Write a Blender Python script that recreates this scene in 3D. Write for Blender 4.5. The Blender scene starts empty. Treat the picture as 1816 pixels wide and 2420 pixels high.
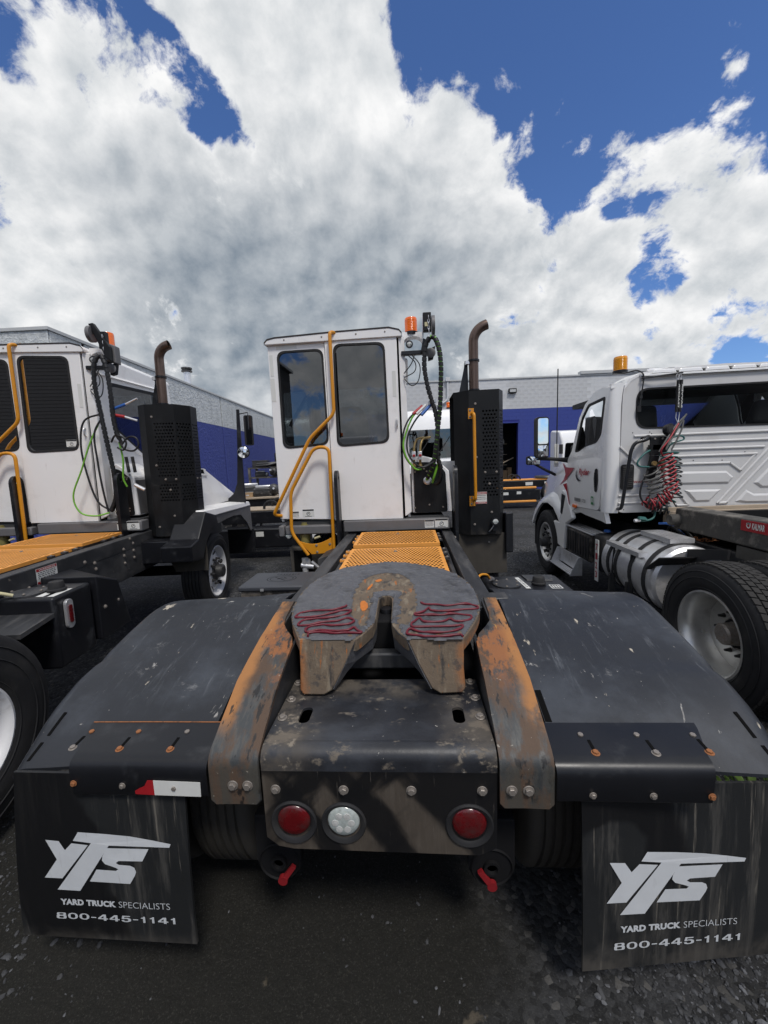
import bpy, bmesh, math, random
import numpy as np
from mathutils import Vector, Matrix, noise as mnoise
random.seed(7); np.random.seed(7)
PI = math.pi
SC = bpy.context.scene
COL = SC.collection

# ------------------------------------------------------------------ camera
cam_d = bpy.data.cameras.new('camera'); cam = bpy.data.objects.new('camera', cam_d); COL.objects.link(cam)
SC.camera = cam
cam_d.sensor_fit = 'VERTICAL'; cam_d.sensor_height = 24.0; cam_d.lens = 933.05 / 2420 * 24
cam_d.clip_start = 0.02; cam_d.clip_end = 2000
YAW, PITCH, ROLL = 0.0692, -0.1247, -0.0447
_f = Vector((-math.sin(YAW) * math.cos(PITCH), math.cos(YAW) * math.cos(PITCH), math.sin(PITCH)))
_r = Vector((math.cos(YAW), math.sin(YAW), 0)); _u = _r.cross(_f)
_c, _s = math.cos(ROLL), math.sin(ROLL)
_r2, _u2 = _c * _r + _s * _u, -_s * _r + _c * _u
cam.matrix_world = Matrix(((_r2.x, _u2.x, -_f.x, 0.1438), (_r2.y, _u2.y, -_f.y, -1.1868), (_r2.z, _u2.z, -_f.z, 1.918), (0, 0, 0, 1)))

# ------------------------------------------------------------------ light
SUN_EL, SUN_AZ = math.radians(58), math.radians(152)      # azimuth clockwise from +Y: sun high, behind the camera and a little to the right
sd = bpy.data.lights.new('sun', 'SUN'); sun = bpy.data.objects.new('sun', sd); COL.objects.link(sun)
sd.energy = 2.3; sd.angle = math.radians(12); sd.color = (1.0, 0.955, 0.89)
sdir = Vector((math.sin(SUN_AZ) * math.cos(SUN_EL), math.cos(SUN_AZ) * math.cos(SUN_EL), math.sin(SUN_EL)))
sun.rotation_euler = sdir.to_track_quat('Z', 'Y').to_euler()

SC.view_settings.view_transform = 'Standard'; SC.view_settings.look = 'None'
SC.view_settings.exposure = 0.0; SC.view_settings.gamma = 1.0
SC.view_settings.use_curve_mapping = False
try:
    SC.cycles.max_bounces = 8; SC.cycles.transparent_max_bounces = 12; SC.cycles.diffuse_bounces = 4
    SC.cycles.sample_clamp_indirect = 4.0
    SC.cycles.use_denoising = True
except Exception:
    pass


class NT:
    """tiny helper for wiring shader nodes"""
    def __init__(s, nt): s.nt = nt
    def n(s, t, **kw):
        nd = s.nt.nodes.new(t)
        for k, v in kw.items(): setattr(nd, k, v)
        return nd
    def put(s, sock, v):
        if isinstance(v, bpy.types.NodeSocket): s.nt.links.new(v, sock)
        elif v is not None: sock.default_value = v
    def math(s, op, a, b=None, c=None, clamp=False):
        nd = s.n('ShaderNodeMath', operation=op, use_clamp=clamp)
        for i, v in enumerate((a, b, c)):
            if v is not None: s.put(nd.inputs[i], v)
        return nd.outputs[0]
    def vmath(s, op, a, b=None):
        nd = s.n('ShaderNodeVectorMath', operation=op); s.put(nd.inputs[0], a)
        if b is not None: s.put(nd.inputs[1], b)
        return nd.outputs['Value'] if op in ('DOT_PRODUCT', 'LENGTH', 'DISTANCE') else nd.outputs['Vector']
    def ramp(s, v, a, b, c=0.0, d=1.0, smooth=True):
        nd = s.n('ShaderNodeMapRange', interpolation_type='SMOOTHSTEP' if smooth else 'LINEAR')
        for i, x in enumerate((v, a, b, c, d)): s.put(nd.inputs[i], x)
        return nd.outputs[0]
    def mix(s, f, a, b):
        nd = s.n('ShaderNodeMix', data_type='RGBA')
        s.put(nd.inputs[0], f); s.put(nd.inputs[6], a); s.put(nd.inputs[7], b)
        return nd.outputs[2]
    def noise(s, vec, scale, detail=6, rough=0.6, dist=0.0, dims='3D'):
        nd = s.n('ShaderNodeTexNoise', noise_dimensions=dims); s.put(nd.inputs['Vector'], vec)
        nd.inputs['Scale'].default_value = scale; nd.inputs['Detail'].default_value = detail
        nd.inputs['Roughness'].default_value = rough; nd.inputs['Distortion'].default_value = dist
        return nd.outputs[0]
    def scale(s, vec, sc, off=(0, 0, 0), rot=(0, 0, 0)):
        nd = s.n('ShaderNodeMapping'); s.put(nd.inputs[0], vec)
        nd.inputs['Scale'].default_value = sc; nd.inputs['Location'].default_value = off
        if any(rot):
            pre = s.n('ShaderNodeMapping'); s.put(pre.inputs[0], vec); pre.inputs['Rotation'].default_value = rot; s.nt.links.new(pre.outputs[0], nd.inputs[0])
        return nd.outputs[0]


def c4(c): return (c[0], c[1], c[2], 1.0)

# ------------------------------------------------------------------ sky
world = bpy.data.worlds.new('World'); SC.world = world; world.use_nodes = True
W = NT(world.node_tree); world.node_tree.nodes.clear()
out = W.n('ShaderNodeOutputWorld'); bg = W.n('ShaderNodeBackground')
world.node_tree.links.new(bg.outputs[0], out.inputs[0])
sky = W.n('ShaderNodeTexSky', sky_type='NISHITA'); sky.sun_disc = False
sky.sun_elevation = SUN_EL; sky.sun_rotation = SUN_AZ; sky.altitude = 200; sky.air_density = 1.0; sky.dust_density = 0.4; sky.ozone_density = 2.5
tc = W.n('ShaderNodeTexCoord'); D = W.vmath('NORMALIZE', tc.outputs['Generated'])
sep = W.n('ShaderNodeSeparateXYZ'); W.put(sep.inputs[0], D)
dz_ = W.math('ADD', W.math('MAXIMUM', sep.outputs[2], 0.0), 0.78)
P = W.n('ShaderNodeCombineXYZ')
W.put(P.inputs[0], W.math('DIVIDE', sep.outputs[0], dz_)); W.put(P.inputs[1], W.math('DIVIDE', sep.outputs[1], dz_))
P = P.outputs[0]
def blobs(lst):
    acc = 0.0
    for d, cr, w in lst:
        t = W.ramp(W.vmath('DOT_PRODUCT', D, d), 1 - (1 - cr) * 2.5, 1 - (1 - cr) * 0.05, 0.0, w)
        acc = t if acc == 0.0 else W.math('ADD', acc, t)
    return acc
neg = blobs([((.409, .694, .593), .9855, 1), ((.293, .736, .610), .9925, 1), ((.073, .727, .683), .9980, .8), ((.16, .70, .695), .9935, 1), ((.534, .689, .491), .9965, 1),
             ((.387, .761, .520), .9962, .8), ((.426, .774, .468), .9985, .7), ((.477, .816, .327), .9988, .42), ((.604, .782, .153), .9992, .9), ((.280, .822, .496), .9982, .6),
             ((-.461, .604, .650), .9955, 1.1), ((-.539, .596, .595), .9992, .6), ((-.373, .672, .640), .9990, .55), ((-.357, .701, .618), .9985, .62), ((-.317, .727, .609), .9990, .55), ((-.275, .757, .592), .9993, .5),
             ((.019, .782, .623), .9992, .7), ((-.086, .734, .673), .9994, .5), ((-.625, .644, .441), .9988, .55), ((.46, .82, .345), .9992, .4)])
pos = blobs([((-.152, .848, .507), .8998, .7), ((-.2, .95, .25), .92, .7), ((-.36, .84, .40), .975, .5), ((.35, .90, .24), .95, .6), ((-.55, .78, .30), .96, .6), ((.538, .755, .375), .9935, .8), ((-.249, .683, .687), .992, .8),
             ((.256, .778, .573), .9975, .9), ((.15, .76, .63), .9965, .8), ((-.47, .66, .585), .9970, .6), ((-.10, .74, .66), .994, .6), ((.3, .87, .38), .985, .5), ((-.07, .93, .36), .97, .9)])
bias = W.math('SUBTRACT', W.math('MULTIPLY', W.math('MINIMUM', pos, 1.4), .33), W.math('MULTIPLY', W.math('MINIMUM', neg, 1.0), .58))
warp = W.n('ShaderNodeTexNoise'); W.put(warp.inputs['Vector'], P); warp.inputs['Scale'].default_value = 3.2; warp.inputs['Detail'].default_value = 5
wv_ = W.n('ShaderNodeVectorMath', operation='SCALE'); W.put(wv_.inputs[0], W.vmath('SUBTRACT', warp.outputs['Color'], (.5, .5, .5))); wv_.inputs['Scale'].default_value = .16
Pw = W.vmath('ADD', P, wv_.outputs[0])
def puffs(vec, sc, det):
    nd = W.n('ShaderNodeTexVoronoi', feature='SMOOTH_F1', voronoi_dimensions='2D'); W.put(nd.inputs['Vector'], vec); nd.inputs['Scale'].default_value = sc; nd.inputs['Smoothness'].default_value = .35
    nd.inputs['Detail'].default_value = det; nd.inputs['Roughness'].default_value = .55; nd.inputs['Lacunarity'].default_value = 2.1
    return W.math('SUBTRACT', .62, nd.outputs['Distance'])
def dens(vec):
    a = W.math('MULTIPLY', W.math('SUBTRACT', W.noise(vec, 3.4, 3, .55, 0.0, '2D'), .5), 1.10)
    b = W.math('MULTIPLY', W.math('SUBTRACT', W.noise(vec, 7.5, 8, .62, 0.0, '2D'), .5), 1.35)
    c_ = W.math('MULTIPLY', W.math('SUBTRACT', W.noise(vec, 28.0, 8, .64, 0.0, '2D'), .5), .60)
    return W.math('ADD', W.math('ADD', W.math('ADD', W.math('ADD', a, b), c_), W.math('MULTIPLY', puffs(vec, 7.0, 1.0), .34)), .525)
d0 = dens(Pw)
D0 = W.math('ADD', W.math('ADD', d0, .07), bias)
alpha = W.ramp(D0, .39, .61)
thick = W.ramp(D0, .55, 1.05)
def relief(vec):
    t1 = W.math('ADD', W.math('MULTIPLY', W.noise(vec, 4.0, 3, .5, 0.0, '2D'), .38), W.math('MULTIPLY', W.noise(vec, 10.0, 8, .62, 0.0, '2D'), .50))
    return W.math('ADD', t1, W.math('ADD', W.math('MULTIPLY', puffs(vec, 10.0, 1.0), .26), W.math('MULTIPLY', W.noise(vec, 24.0, 7, .60, 0.0, '2D'), .20)))
wr_ = W.n('ShaderNodeVectorMath', operation='SCALE'); W.put(wr_.inputs[0], wv_.outputs[0]); wr_.inputs['Scale'].default_value = .35
Pr = W.vmath('ADD', P, wr_.outputs[0])
rl0 = relief(Pr)
lit = W.ramp(W.math('SUBTRACT', relief(W.vmath('ADD', Pr, (-.009, -.026, 0))), rl0), -.20, .17, smooth=False)   # lit where the cloud thins towards the sun
lit = W.math('ADD', lit, W.ramp(D0, .56, .44, 0.0, .35), clamp=True)
shade_zone = blobs([((-.20, .93, .30), .95, .52), ((-.10, .96, .22), .97, .30), ((-.42, .87, .25), .985, .30), ((-.254, .898, .359), .93, .12), ((-.36, .78, .50), .985, .24), ((.079, .917, .391), .975, .22),
                    ((-.479, .632, .609), .996, -.30), ((-.191, .721, .666), .978, -.40), ((.117, .793, .598), .985, -.25), ((-.345, .926, .151), .998, -.7),
                    ((-.62, .70, .30), .985, -.30)])
low = W.ramp(sep.outputs[2], .0, .30, .30, 0.0)
dark = W.math('MULTIPLY', W.math('ADD', W.math('ADD', W.math('MULTIPLY', thick, .16), shade_zone), low), W.ramp(D0, .50, .74), clamp=True)
c = W.mix(lit, c4((.60, .635, .665)), c4((.97, .97, .97)))
grey = W.mix(lit, c4((.20, .25, .31)), c4((.47, .51, .55)))
ccol = W.mix(W.math('MINIMUM', dark, .95), c, grey)
skyc = W.vmath('MULTIPLY', sky.outputs[0], (.072, .094, .132))
fin = W.mix(alpha, skyc, ccol)
W.put(bg.inputs[0], fin); bg.inputs[1].default_value = 1.0
try:
    world.cycles.sampling_method = 'MANUAL'; world.cycles.sample_map_resolution = 512
except Exception:
    pass

# ------------------------------------------------------------------ materials
def layered(name, base, rough=.5, metal=0.0, var=.25, vs=6.0, layers=(), bump=None, spec=.5, coat=0.0, rvar=.12, island=0.0):
    m = bpy.data.materials.new(name); m.use_nodes = True
    t = NT(m.node_tree); b = m.node_tree.nodes['Principled BSDF']
    co = t.n('ShaderNodeTexCoord').outputs['Object']
    v = t.noise(co, vs, 6, .62)
    col = t.mix(v, c4([x * (1 - var) for x in base]), c4([min(1, x * (1 + var)) for x in base]))
    if island:
        g = t.n('ShaderNodeNewGeometry').outputs['Random Per Island']
        col = t.mix(t.math('MULTIPLY', t.math('POWER', g, 5.0), island), col, c4([min(1, x * 3.4) for x in base]))
    r = t.math('ADD', t.math('MULTIPLY', t.math('SUBTRACT', v, .5), rvar * 2), rough)
    mt = metal
    for i, L in enumerate(layers):
        vec = t.scale(co, L.get('st', (1, 1, 1)), (3.1 * i + 1.7, 5.3 * i, 2.9 * i), L.get('rot', (0, 0, 0)))
        mk = t.ramp(t.noise(vec, L['s'], L.get('d', 8), L.get('ro', .65), L.get('w', 0.0)), L['lo'], L['hi'])
        for ax, a, bb in L.get('g', ()):
            s2 = t.n('ShaderNodeSeparateXYZ'); t.put(s2.inputs[0], co)
            src = s2.outputs[ax] if ax < 3 else t.math('ABSOLUTE', s2.outputs[0])
            # wobble the border so it never runs straight
            src = t.math('ADD', src, t.math('MULTIPLY', t.math('SUBTRACT', t.noise(co, 9.0, 5), .5), L.get('gw', .10)))
            mk = t.math('MULTIPLY', mk, t.ramp(src, a, bb))
        mk = t.math('MULTIPLY', mk, L.get('k', 1.0))
        col = t.mix(mk, col, c4(L['c']))
        r = t.math('ADD', t.math('MULTIPLY', r, t.math('SUBTRACT', 1.0, mk)), t.math('MULTIPLY', mk, L.get('r', .8)))
        if metal: mt = t.math('MULTIPLY', mt if not isinstance(mt, float) else mt, t.math('SUBTRACT', 1.0, mk))
    t.put(b.inputs['Base Color'], col); t.put(b.inputs['Roughness'], r); t.put(b.inputs['Metallic'], mt)
    b.inputs['Specular IOR Level'].default_value = spec
    if coat: b.inputs['Coat Weight'].default_value = coat; b.inputs['Coat Roughness'].default_value = .08
    if bump:
        bn = t.n('ShaderNodeBump'); bn.inputs['Strength'].default_value = bump[0]; bn.inputs['Distance'].default_value = bump[2] if len(bump) > 2 else .01
        t.put(bn.inputs['Height'], t.noise(t.scale(co, bump[3]) if len(bump) > 3 else co, bump[1], 8, .65)); t.put(b.inputs['Normal'], bn.outputs[0])
    return m

def glass(name, tint=(.32, .36, .36), ior=1.9, rough=0.0):
    m = bpy.data.materials.new(name); m.use_nodes = True; t = NT(m.node_tree); m.node_tree.nodes.clear()
    o = t.n('ShaderNodeOutputMaterial'); fr = t.n('ShaderNodeFresnel'); fr.inputs[0].default_value = ior
    tr = t.n('ShaderNodeBsdfTransparent'); tr.inputs[0].default_value = c4(tint)
    gl = t.n('ShaderNodeBsdfGlossy'); gl.inputs['Roughness'].default_value = rough; gl.inputs[0].default_value = (.95, .97, 1, 1)
    mx = t.n('ShaderNodeMixShader'); t.put(mx.inputs[0], fr.outputs[0]); t.put(mx.inputs[1], tr.outputs[0]); t.put(mx.inputs[2], gl.outputs[0])
    t.put(o.inputs[0], mx.outputs[0]); return m

DUST = (.22, .20, .17)
MT = dict(
    fender=layered('fender_plastic', (.019, .021, .026), .46, var=.35, vs=3.0, rvar=.1, spec=.4, bump=(.12, 60, .004), layers=(
        dict(c=(.060, .068, .082), s=2.0, lo=.44, hi=.70, r=.55, k=.7),
        dict(c=(.19, .205, .225), s=6.0, st=(4.5, .6, 1.0), lo=.56, hi=.76, r=.7, k=.50, ro=.7, g=((1, .16, .5),), gw=.5),
        dict(c=(.22, .235, .25), s=20.0, st=(2.6, .22, .5), lo=.62, hi=.74, r=.7, k=.50, ro=.62, g=((1, .2, .6),), gw=.6),
        dict(c=(.30, .30, .30), s=3.6, st=(1, 1, 1), lo=.60, hi=.74, r=.9, k=.65, ro=.78, w=.4),
        dict(c=(.40, .385, .36), s=5.6, st=(1.6, .8, 1), lo=.635, hi=.68, r=.9, k=.85, ro=.72, w=.6),
        dict(c=(.46, .41, .33), s=9.0, st=(1.6, .6, 1.0), lo=.68, hi=.71, r=.9, k=.9, ro=.55),
        dict(c=(.50, .48, .44), s=60.0, lo=.74, hi=.78, r=.9, k=.8, d=2))),
    black_steel=layered('black_painted_steel', (.009, .0095, .012), .36, var=.3, spec=.4, bump=(.1, 50, .003), layers=(
        dict(c=(.06, .062, .066), s=5.0, lo=.54, hi=.75, r=.6, k=.6),
        dict(c=(.25, .22, .18), s=24.0, lo=.70, hi=.76, r=.9, k=.5))),
    stack_black=layered('stack_black_paint', (.0065, .007, .008), .48, var=.25, spec=.3, bump=(.06, 60, .002), layers=(
        dict(c=(.028, .029, .031), s=3.0, st=(1, 1, .4), lo=.55, hi=.78, r=.6, k=.5),
        dict(c=(.19, .165, .14), s=3.2, lo=.40, hi=.60, r=.9, k=.8, g=((2, 1.16, .86),), gw=.25))),
    lid=layered('battery_lid_plastic', (.050, .053, .062), .5, var=.2, bump=(.1, 80, .002)),
    frame=layered('frame_black', (.026, .027, .030), .48, var=.35, bump=(.15, 40, .004), layers=(
        dict(c=(.085, .083, .082), s=4.0, st=(3, .5, 1), lo=.44, hi=.70, r=.7, k=.75),
        dict(c=(.20, .17, .14), s=16.0, lo=.62, hi=.72, r=.9, k=.5))),
    dark=layered('dark_underbody', (.008, .008, .009), .75, var=.4, spec=.2),
    plate_top=layered('deck_plate_worn_black', (.017, .018, .022), .38, var=.3, bump=(.2, 30, .004), layers=(
        dict(c=(.050, .055, .066), s=3.0, st=(1, 1.6, 1), lo=.42, hi=.70, r=.45, k=.75),
        dict(c=(.085, .072, .058), s=5.0, lo=.44, hi=.60, r=.9, k=.8, g=((3, .16, .36),), gw=.25),
        dict(c=(.15, .125, .098), s=7.0, st=(1, 1.3, 1), lo=.52, hi=.60, r=.95, k=.8, g=((3, .24, .36),), gw=.2),
        dict(c=(.17, .142, .110), s=10.0, st=(1, 2.0, 1), lo=.60, hi=.68, r=.95, k=.75, ro=.68),
        dict(c=(.11, .092, .072), s=6.0, lo=.40, hi=.6, r=.95, k=.75, g=((1, .24, .38),)),
        dict(c=(.26, .22, .17), s=24.0, lo=.56, hi=.66, r=.95, k=.75, g=((3, .20, .34),), gw=.2),
        dict(c=(.40, .38, .34), s=42.0, lo=.70, hi=.73, r=.9, k=.8, d=3))),
    plate_rear=layered('rear_plate_mud_film', (.066, .053, .041), .66, var=.35, vs=4, bump=(.15, 40, .003), layers=(
        dict(c=(.105, .088, .070), s=16.0, st=(3.5, 1, .4), lo=.45, hi=.7, r=.8, k=.6),
        dict(c=(.007, .007, .008), s=3.0, st=(2.6, 1, .55), rot=(0, .62, 0), lo=.47, hi=.60, r=.42, k=.96, ro=.45),
        dict(c=(.007, .007, .008), s=3.4, st=(2.6, 1, .6), rot=(0, -.75, 0), lo=.49, hi=.62, r=.42, k=.96, ro=.45),
        dict(c=(.007, .007, .008), s=2.2, lo=.25, hi=.5, r=.4, k=.97, g=((2, .868, .918),), gw=.09),
        dict(c=(.20, .175, .145), s=30.0, st=(4, 1, .2), lo=.62, hi=.74, r=.9, k=.45))),
    ramp=layered('ramp_rust', (.042, .046, .048), .55, var=.4, vs=7, bump=(.35, 26, .006), layers=(
        dict(c=(.082, .080, .074), s=13.0, st=(3.2, .6, 1), lo=.48, hi=.62, r=.5, k=.65),
        dict(c=(.095, .055, .032), s=6.0, st=(1.6, .5, 1), lo=.42, hi=.54, r=.8, k=.85),
        dict(c=(.29, .112, .040), s=4.6, st=(1.4, .7, 1), lo=.47, hi=.54, r=.9, k=.9, g=((1, .12, .40), (1, .84, .66)), gw=.3, ro=.75),
        dict(c=(.37, .165, .055), s=5.0, lo=.38, hi=.5, r=.9, k=.92, g=((3, .505, .552), (1, .03, .12)), gw=.075),
        dict(c=(.50, .26, .06), s=12.0, st=(2, .5, 1), lo=.60, hi=.66, r=.9, k=.8, g=((1, .25, .5),)),
        dict(c=(.012, .011, .011), s=15.0, st=(2.2, .45, 1), lo=.585, hi=.63, r=.45, k=.9),
        dict(c=(.06, .055, .045), s=8.0, st=(3, 1, .5), lo=.40, hi=.6, r=.8, k=.9, g=((2, .955, .925),), gw=.03),
        dict(c=(.34, .31, .26), s=45.0, lo=.70, hi=.74, r=.9, k=.7, d=3))),
    horn=layered('fifth_wheel_dirt', (.125, .092, .062), .72, var=.35, vs=9, bump=(.5, 30, .008), layers=(
        dict(c=(.24, .20, .145), s=11.0, st=(2.4, 1, .5), lo=.50, hi=.66, r=.9, k=.7),
        dict(c=(.032, .028, .025), s=9.0, st=(2.0, .8, .6), lo=.54, hi=.64, r=.5, k=.9),
        dict(c=(.32, .105, .02), s=14.0, st=(3.0, .6, .35), lo=.605, hi=.66, r=.8, k=.9),
        dict(c=(.30, .11, .03), s=5.0, lo=.40, hi=.52, r=.9, k=.75, g=((3, .29, .335), (2, 1.2, 1.15)), gw=.05),
        dict(c=(.04, .036, .034), s=20.0, lo=.56, hi=.64, r=.6, k=.7))),
    grease=layered('grey_grease', (.085, .086, .094), .42, var=.28, vs=14, bump=(.55, 46, .006), layers=(
        dict(c=(.034, .034, .036), s=7.0, lo=.50, hi=.68, r=.38, k=.8),
        dict(c=(.14, .142, .15), s=24.0, st=(1, 2, 1), lo=.52, hi=.66, r=.5, k=.6))),
    red_grease=layered('red_grease', (.130, .006, .016), .42, var=.35, vs=40, bump=(.3, 80, .003)),
    orange_mark=layered('orange_paint_mark', (.50, .15, .02), .6, var=.35, vs=40, bump=(.3, 60, .003)),
    white=layered('white_truck_paint', (.83, .82, .81), .38, var=.05, vs=2.0, coat=.15, layers=(
        dict(c=(.46, .43, .40), s=2.2, lo=.52, hi=.80, r=.6, k=.45),
        dict(c=(.30, .25, .21), s=10.0, st=(2, 2, .22), lo=.64, hi=.78, r=.7, k=.4),
        dict(c=(.36, .33, .31), s=30.0, lo=.70, hi=.76, r=.7, k=.35))),
    white_day=layered('white_cab_paint', (.86, .855, .845), .24, var=.04, vs=1.5, coat=.5, layers=(
        dict(c=(.55, .54, .53), s=2.5, lo=.55, hi=.8, r=.5, k=.4),
        dict(c=(.30, .27, .24), s=9.0, st=(2, 2, .3), lo=.66, hi=.8, r=.7, k=.3))),
    white_wall=layered('cab_back_wall', (.62, .615, .61), .45, var=.05, vs=2, layers=(
        dict(c=(.46, .43, .40), s=3.0, lo=.5, hi=.8, r=.6, k=.45),
        dict(c=(.28, .24, .2), s=12.0, st=(2, 2, .3), lo=.66, hi=.78, r=.7, k=.35))),
    grey_paint=layered('grey_skirt_plastic', (.135, .132, .135), .5, var=.15, layers=(
        dict(c=(.10, .09, .08), s=5.0, lo=.5, hi=.75, r=.7, k=.5),)),
    orange=layered('orange_deck_paint', (.76, .32, .06), .55, var=.14, vs=5, bump=(.15, 90, .002), layers=(
        dict(c=(.42, .16, .02), s=4.0, lo=.50, hi=.75, r=.7, k=.5),
        dict(c=(.12, .08, .05), s=16.0, lo=.64, hi=.74, r=.9, k=.55))),
    yellow=layered('yellow_handrail_paint', (.60, .245, .010), .38, var=.14, vs=6, layers=(
        dict(c=(.30, .13, .02), s=14.0, lo=.62, hi=.75, r=.8, k=.6),)),
    amber=layered('amber_lens', (.85, .15, .008), .22, var=.2, vs=30, coat=.4),
    amber2=layered('yellow_amber_lens', (.75, .29, .006), .22, var=.2, vs=30, coat=.4),
    red_lens=layered('red_lens', (.105, .003, .005), .20, var=.5, vs=40, coat=.4, layers=(dict(c=(.05, .02, .018), s=14, lo=.45, hi=.7, r=.7, k=.75),)),
    clear_lens=layered('clear_lens', (.42, .46, .44), .22, var=.5, vs=55, coat=.5, layers=(dict(c=(.12, .12, .11), s=16, lo=.5, hi=.7, r=.6, k=.6),)),
    rubber=layered('tyre_rubber', (.017, .017, .0185), .72, var=.3, vs=6, bump=(.12, 60, .003), spec=.35, layers=(
        dict(c=(.05, .047, .043), s=5.0, lo=.48, hi=.75, r=.9, k=.6),)),
    tread=layered('tread_rubber', (.034, .033, .032), .85, var=.3, vs=20, bump=(.3, 70, .004), spec=.25),
    rubber_dirty=layered('dirty_rubber', (.062, .056, .048), .85, var=.4, vs=6, bump=(.2, 60, .004), spec=.25),
    flap=layered('mud_flap_rubber', (.016, .017, .018), .55, var=.3, vs=3, bump=(.15, 30, .004), spec=.4, layers=(
        dict(c=(.085, .080, .072), s=7.0, st=(3.2, 1, .28), lo=.48, hi=.70, r=.85, k=.75, w=.3),
        dict(c=(.20, .18, .15), s=16.0, st=(3.6, 1, .14), lo=.60, hi=.70, r=.9, k=.6),
        dict(c=(.13, .12, .105), s=3.0, st=(1, 1, .5), lo=.55, hi=.75, r=.9, k=.5),
        dict(c=(.006, .006, .007), s=2.4, st=(1, 1, .8), lo=.54, hi=.58, r=.45, k=.9, ro=.35),
        dict(c=(.09, .08, .068), s=6.0, lo=.35, hi=.6, r=.9, k=.6, g=((2, .27, .19),)))),
    print_white=layered('reflective_white_print', (.62, .64, .66), .5, var=.08, vs=20, layers=(dict(c=(.30, .29, .27), s=18, st=(2, 1, .3), lo=.60, hi=.75, r=.8, k=.5),)),
    alu=layered('aluminium', (.70, .70, .71), .36, metal=.7, var=.2, vs=8, layers=(dict(c=(.16, .14, .12), s=7, lo=.52, hi=.75, r=.8, k=.55),)),
    alu_rim=layered('polished_rim', (.66, .65, .62), .32, metal=.7, var=.2, vs=8, layers=(dict(c=(.20, .175, .15), s=9, lo=.54, hi=.78, r=.8, k=.5),)),
    white_rim=layered('white_steel_rim', (.78, .78, .79), .4, var=.1, layers=(dict(c=(.25, .22, .2), s=8, lo=.55, hi=.8, r=.8, k=.5),)),
    bolt=layered('zinc_bolt', (.30, .275, .25), .48, metal=.6, var=.3, vs=60, layers=(dict(c=(.20, .15, .11), s=50, lo=.45, hi=.65, r=.9, k=.7),)),
    bolt_rust=layered('rusty_bolt', (.30, .115, .040), .8, var=.4, vs=70, layers=(dict(c=(.13, .06, .03), s=80, lo=.5, hi=.65, r=.9, k=.8),)),
    exhaust=layered('exhaust_steel_browned', (.15, .105, .085), .36, metal=.85, var=.3, vs=5, layers=(dict(c=(.06, .04, .034), s=6, st=(1, 1, .5), lo=.45, hi=.7, r=.6, k=.7),)),
    mirror=layered('mirror_glass', (.80, .83, .85), .02, metal=1.0, var=.02, rvar=0),
    seat=layered('seat_fabric', (.012, .012, .014), .9, var=.3),
    interior=layered('cab_interior', (.035, .036, .038), .8, var=.3),
    hose_black=layered('hose_black', (.011, .011, .012), .5, var=.3, vs=30, bump=(.2, 90, .003)),
    hose_green=layered('hose_green', (.16, .42, .035), .45, var=.2),
    hose_red=layered('hose_red', (.36, .035, .045), .45, var=.25, vs=20),
    hose_teal=layered('hose_teal', (.025, .115, .105), .45, var=.25, vs=20),
    hose_grey=layered('hose_grey', (.12, .118, .112), .5, var=.25, vs=20),
    blue=layered('blue_plastic', (.02, .10, .36), .4, var=.15),
    red_pin=layered('red_latch', (.22, .010, .014), .5, var=.3, vs=40),
    red=layered('red_paint', (.36, .012, .018), .45, var=.2),
    red_logo=layered('red_print', (.36, .015, .030), .4, var=.06),
    siding=layered('brown_siding', (.026, .021, .018), .7, var=.25, vs=3),
    black_print=layered('black_print', (.02, .02, .024), .5, var=.1),
    green_print=layered('green_print', (.03, .22, .06), .5, var=.1),
    brass=layered('brass_fitting', (.34, .24, .10), .4, metal=.7, var=.3, vs=30),
    olive=layered('olive_reservoir', (.19, .165, .055), .45, var=.25, vs=12),
    cream=layered('cream_sleeve', (.55, .50, .30), .6, var=.1),
    label=layered('paper_label', (.66, .66, .63), .55, var=.08, vs=20),
    timber=layered('weathered_timber', (.36, .29, .215), .8, var=.25, vs=6, bump=(.3, 30, .004, (1, 8, 8))),
    beam=layered('dirty_steel_beam', (.060, .056, .050), .8, var=.45, vs=6, bump=(.7, 16, .012), layers=(
        dict(c=(.17, .155, .135), s=6, lo=.48, hi=.62, r=.95, k=.9), dict(c=(.26, .14, .08), s=14, lo=.66, hi=.72, r=.9, k=.6))),
    cardboard=layered('cardboard', (.33, .22, .12), .85, var=.15),
    scrap=layered('greasy_cast_iron', (.035, .034, .034), .45, var=.6, vs=9, bump=(.5, 20, .01), layers=(dict(c=(.22, .21, .2), s=9, lo=.58, hi=.66, r=.4, k=.7),)),
    leaf=layered('weed_leaf', (.075, .13, .022), .6, var=.4, vs=30),
    conc_grey=layered('rough_grey_wall_paint', (.62, .64, .64), .9, var=.10, vs=5, bump=(1.0, 7, .09), layers=(
        dict(c=(.46, .48, .48), s=2.4, st=(1, 1, .5), lo=.46, hi=.66, r=.95, k=.7), dict(c=(.19, .19, .19), s=9, lo=.60, hi=.72, r=.95, k=.5))),
    conc_blue=layered('rough_blue_wall_paint', (.050, .070, .28), .9, var=.2, vs=5, bump=(1.0, 7, .09), layers=(
        dict(c=(.070, .090, .30), s=2.6, lo=.50, hi=.70, r=.95, k=.7),)),
    block_white=layered('painted_block_white', (.60, .605, .61), .85, var=.06, vs=1.2, bump=(.25, 30, .006), layers=(
        dict(c=(.43, .43, .43), s=.8, st=(1, 1, 2), lo=.48, hi=.7, r=.9, k=.6),)),
    block_blue=layered('painted_block_blue', (.034, .055, .26), .8, var=.08, vs=1.2, bump=(.25, 30, .006)),
    coping=layered('roof_coping', (.48, .485, .48), .6, var=.08),
    joint=layered('mortar_joint', (.36, .36, .365), .9, var=.1),
    joint_blue=layered('mortar_joint_blue', (.020, .027, .20), .9, var=.1),
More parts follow.
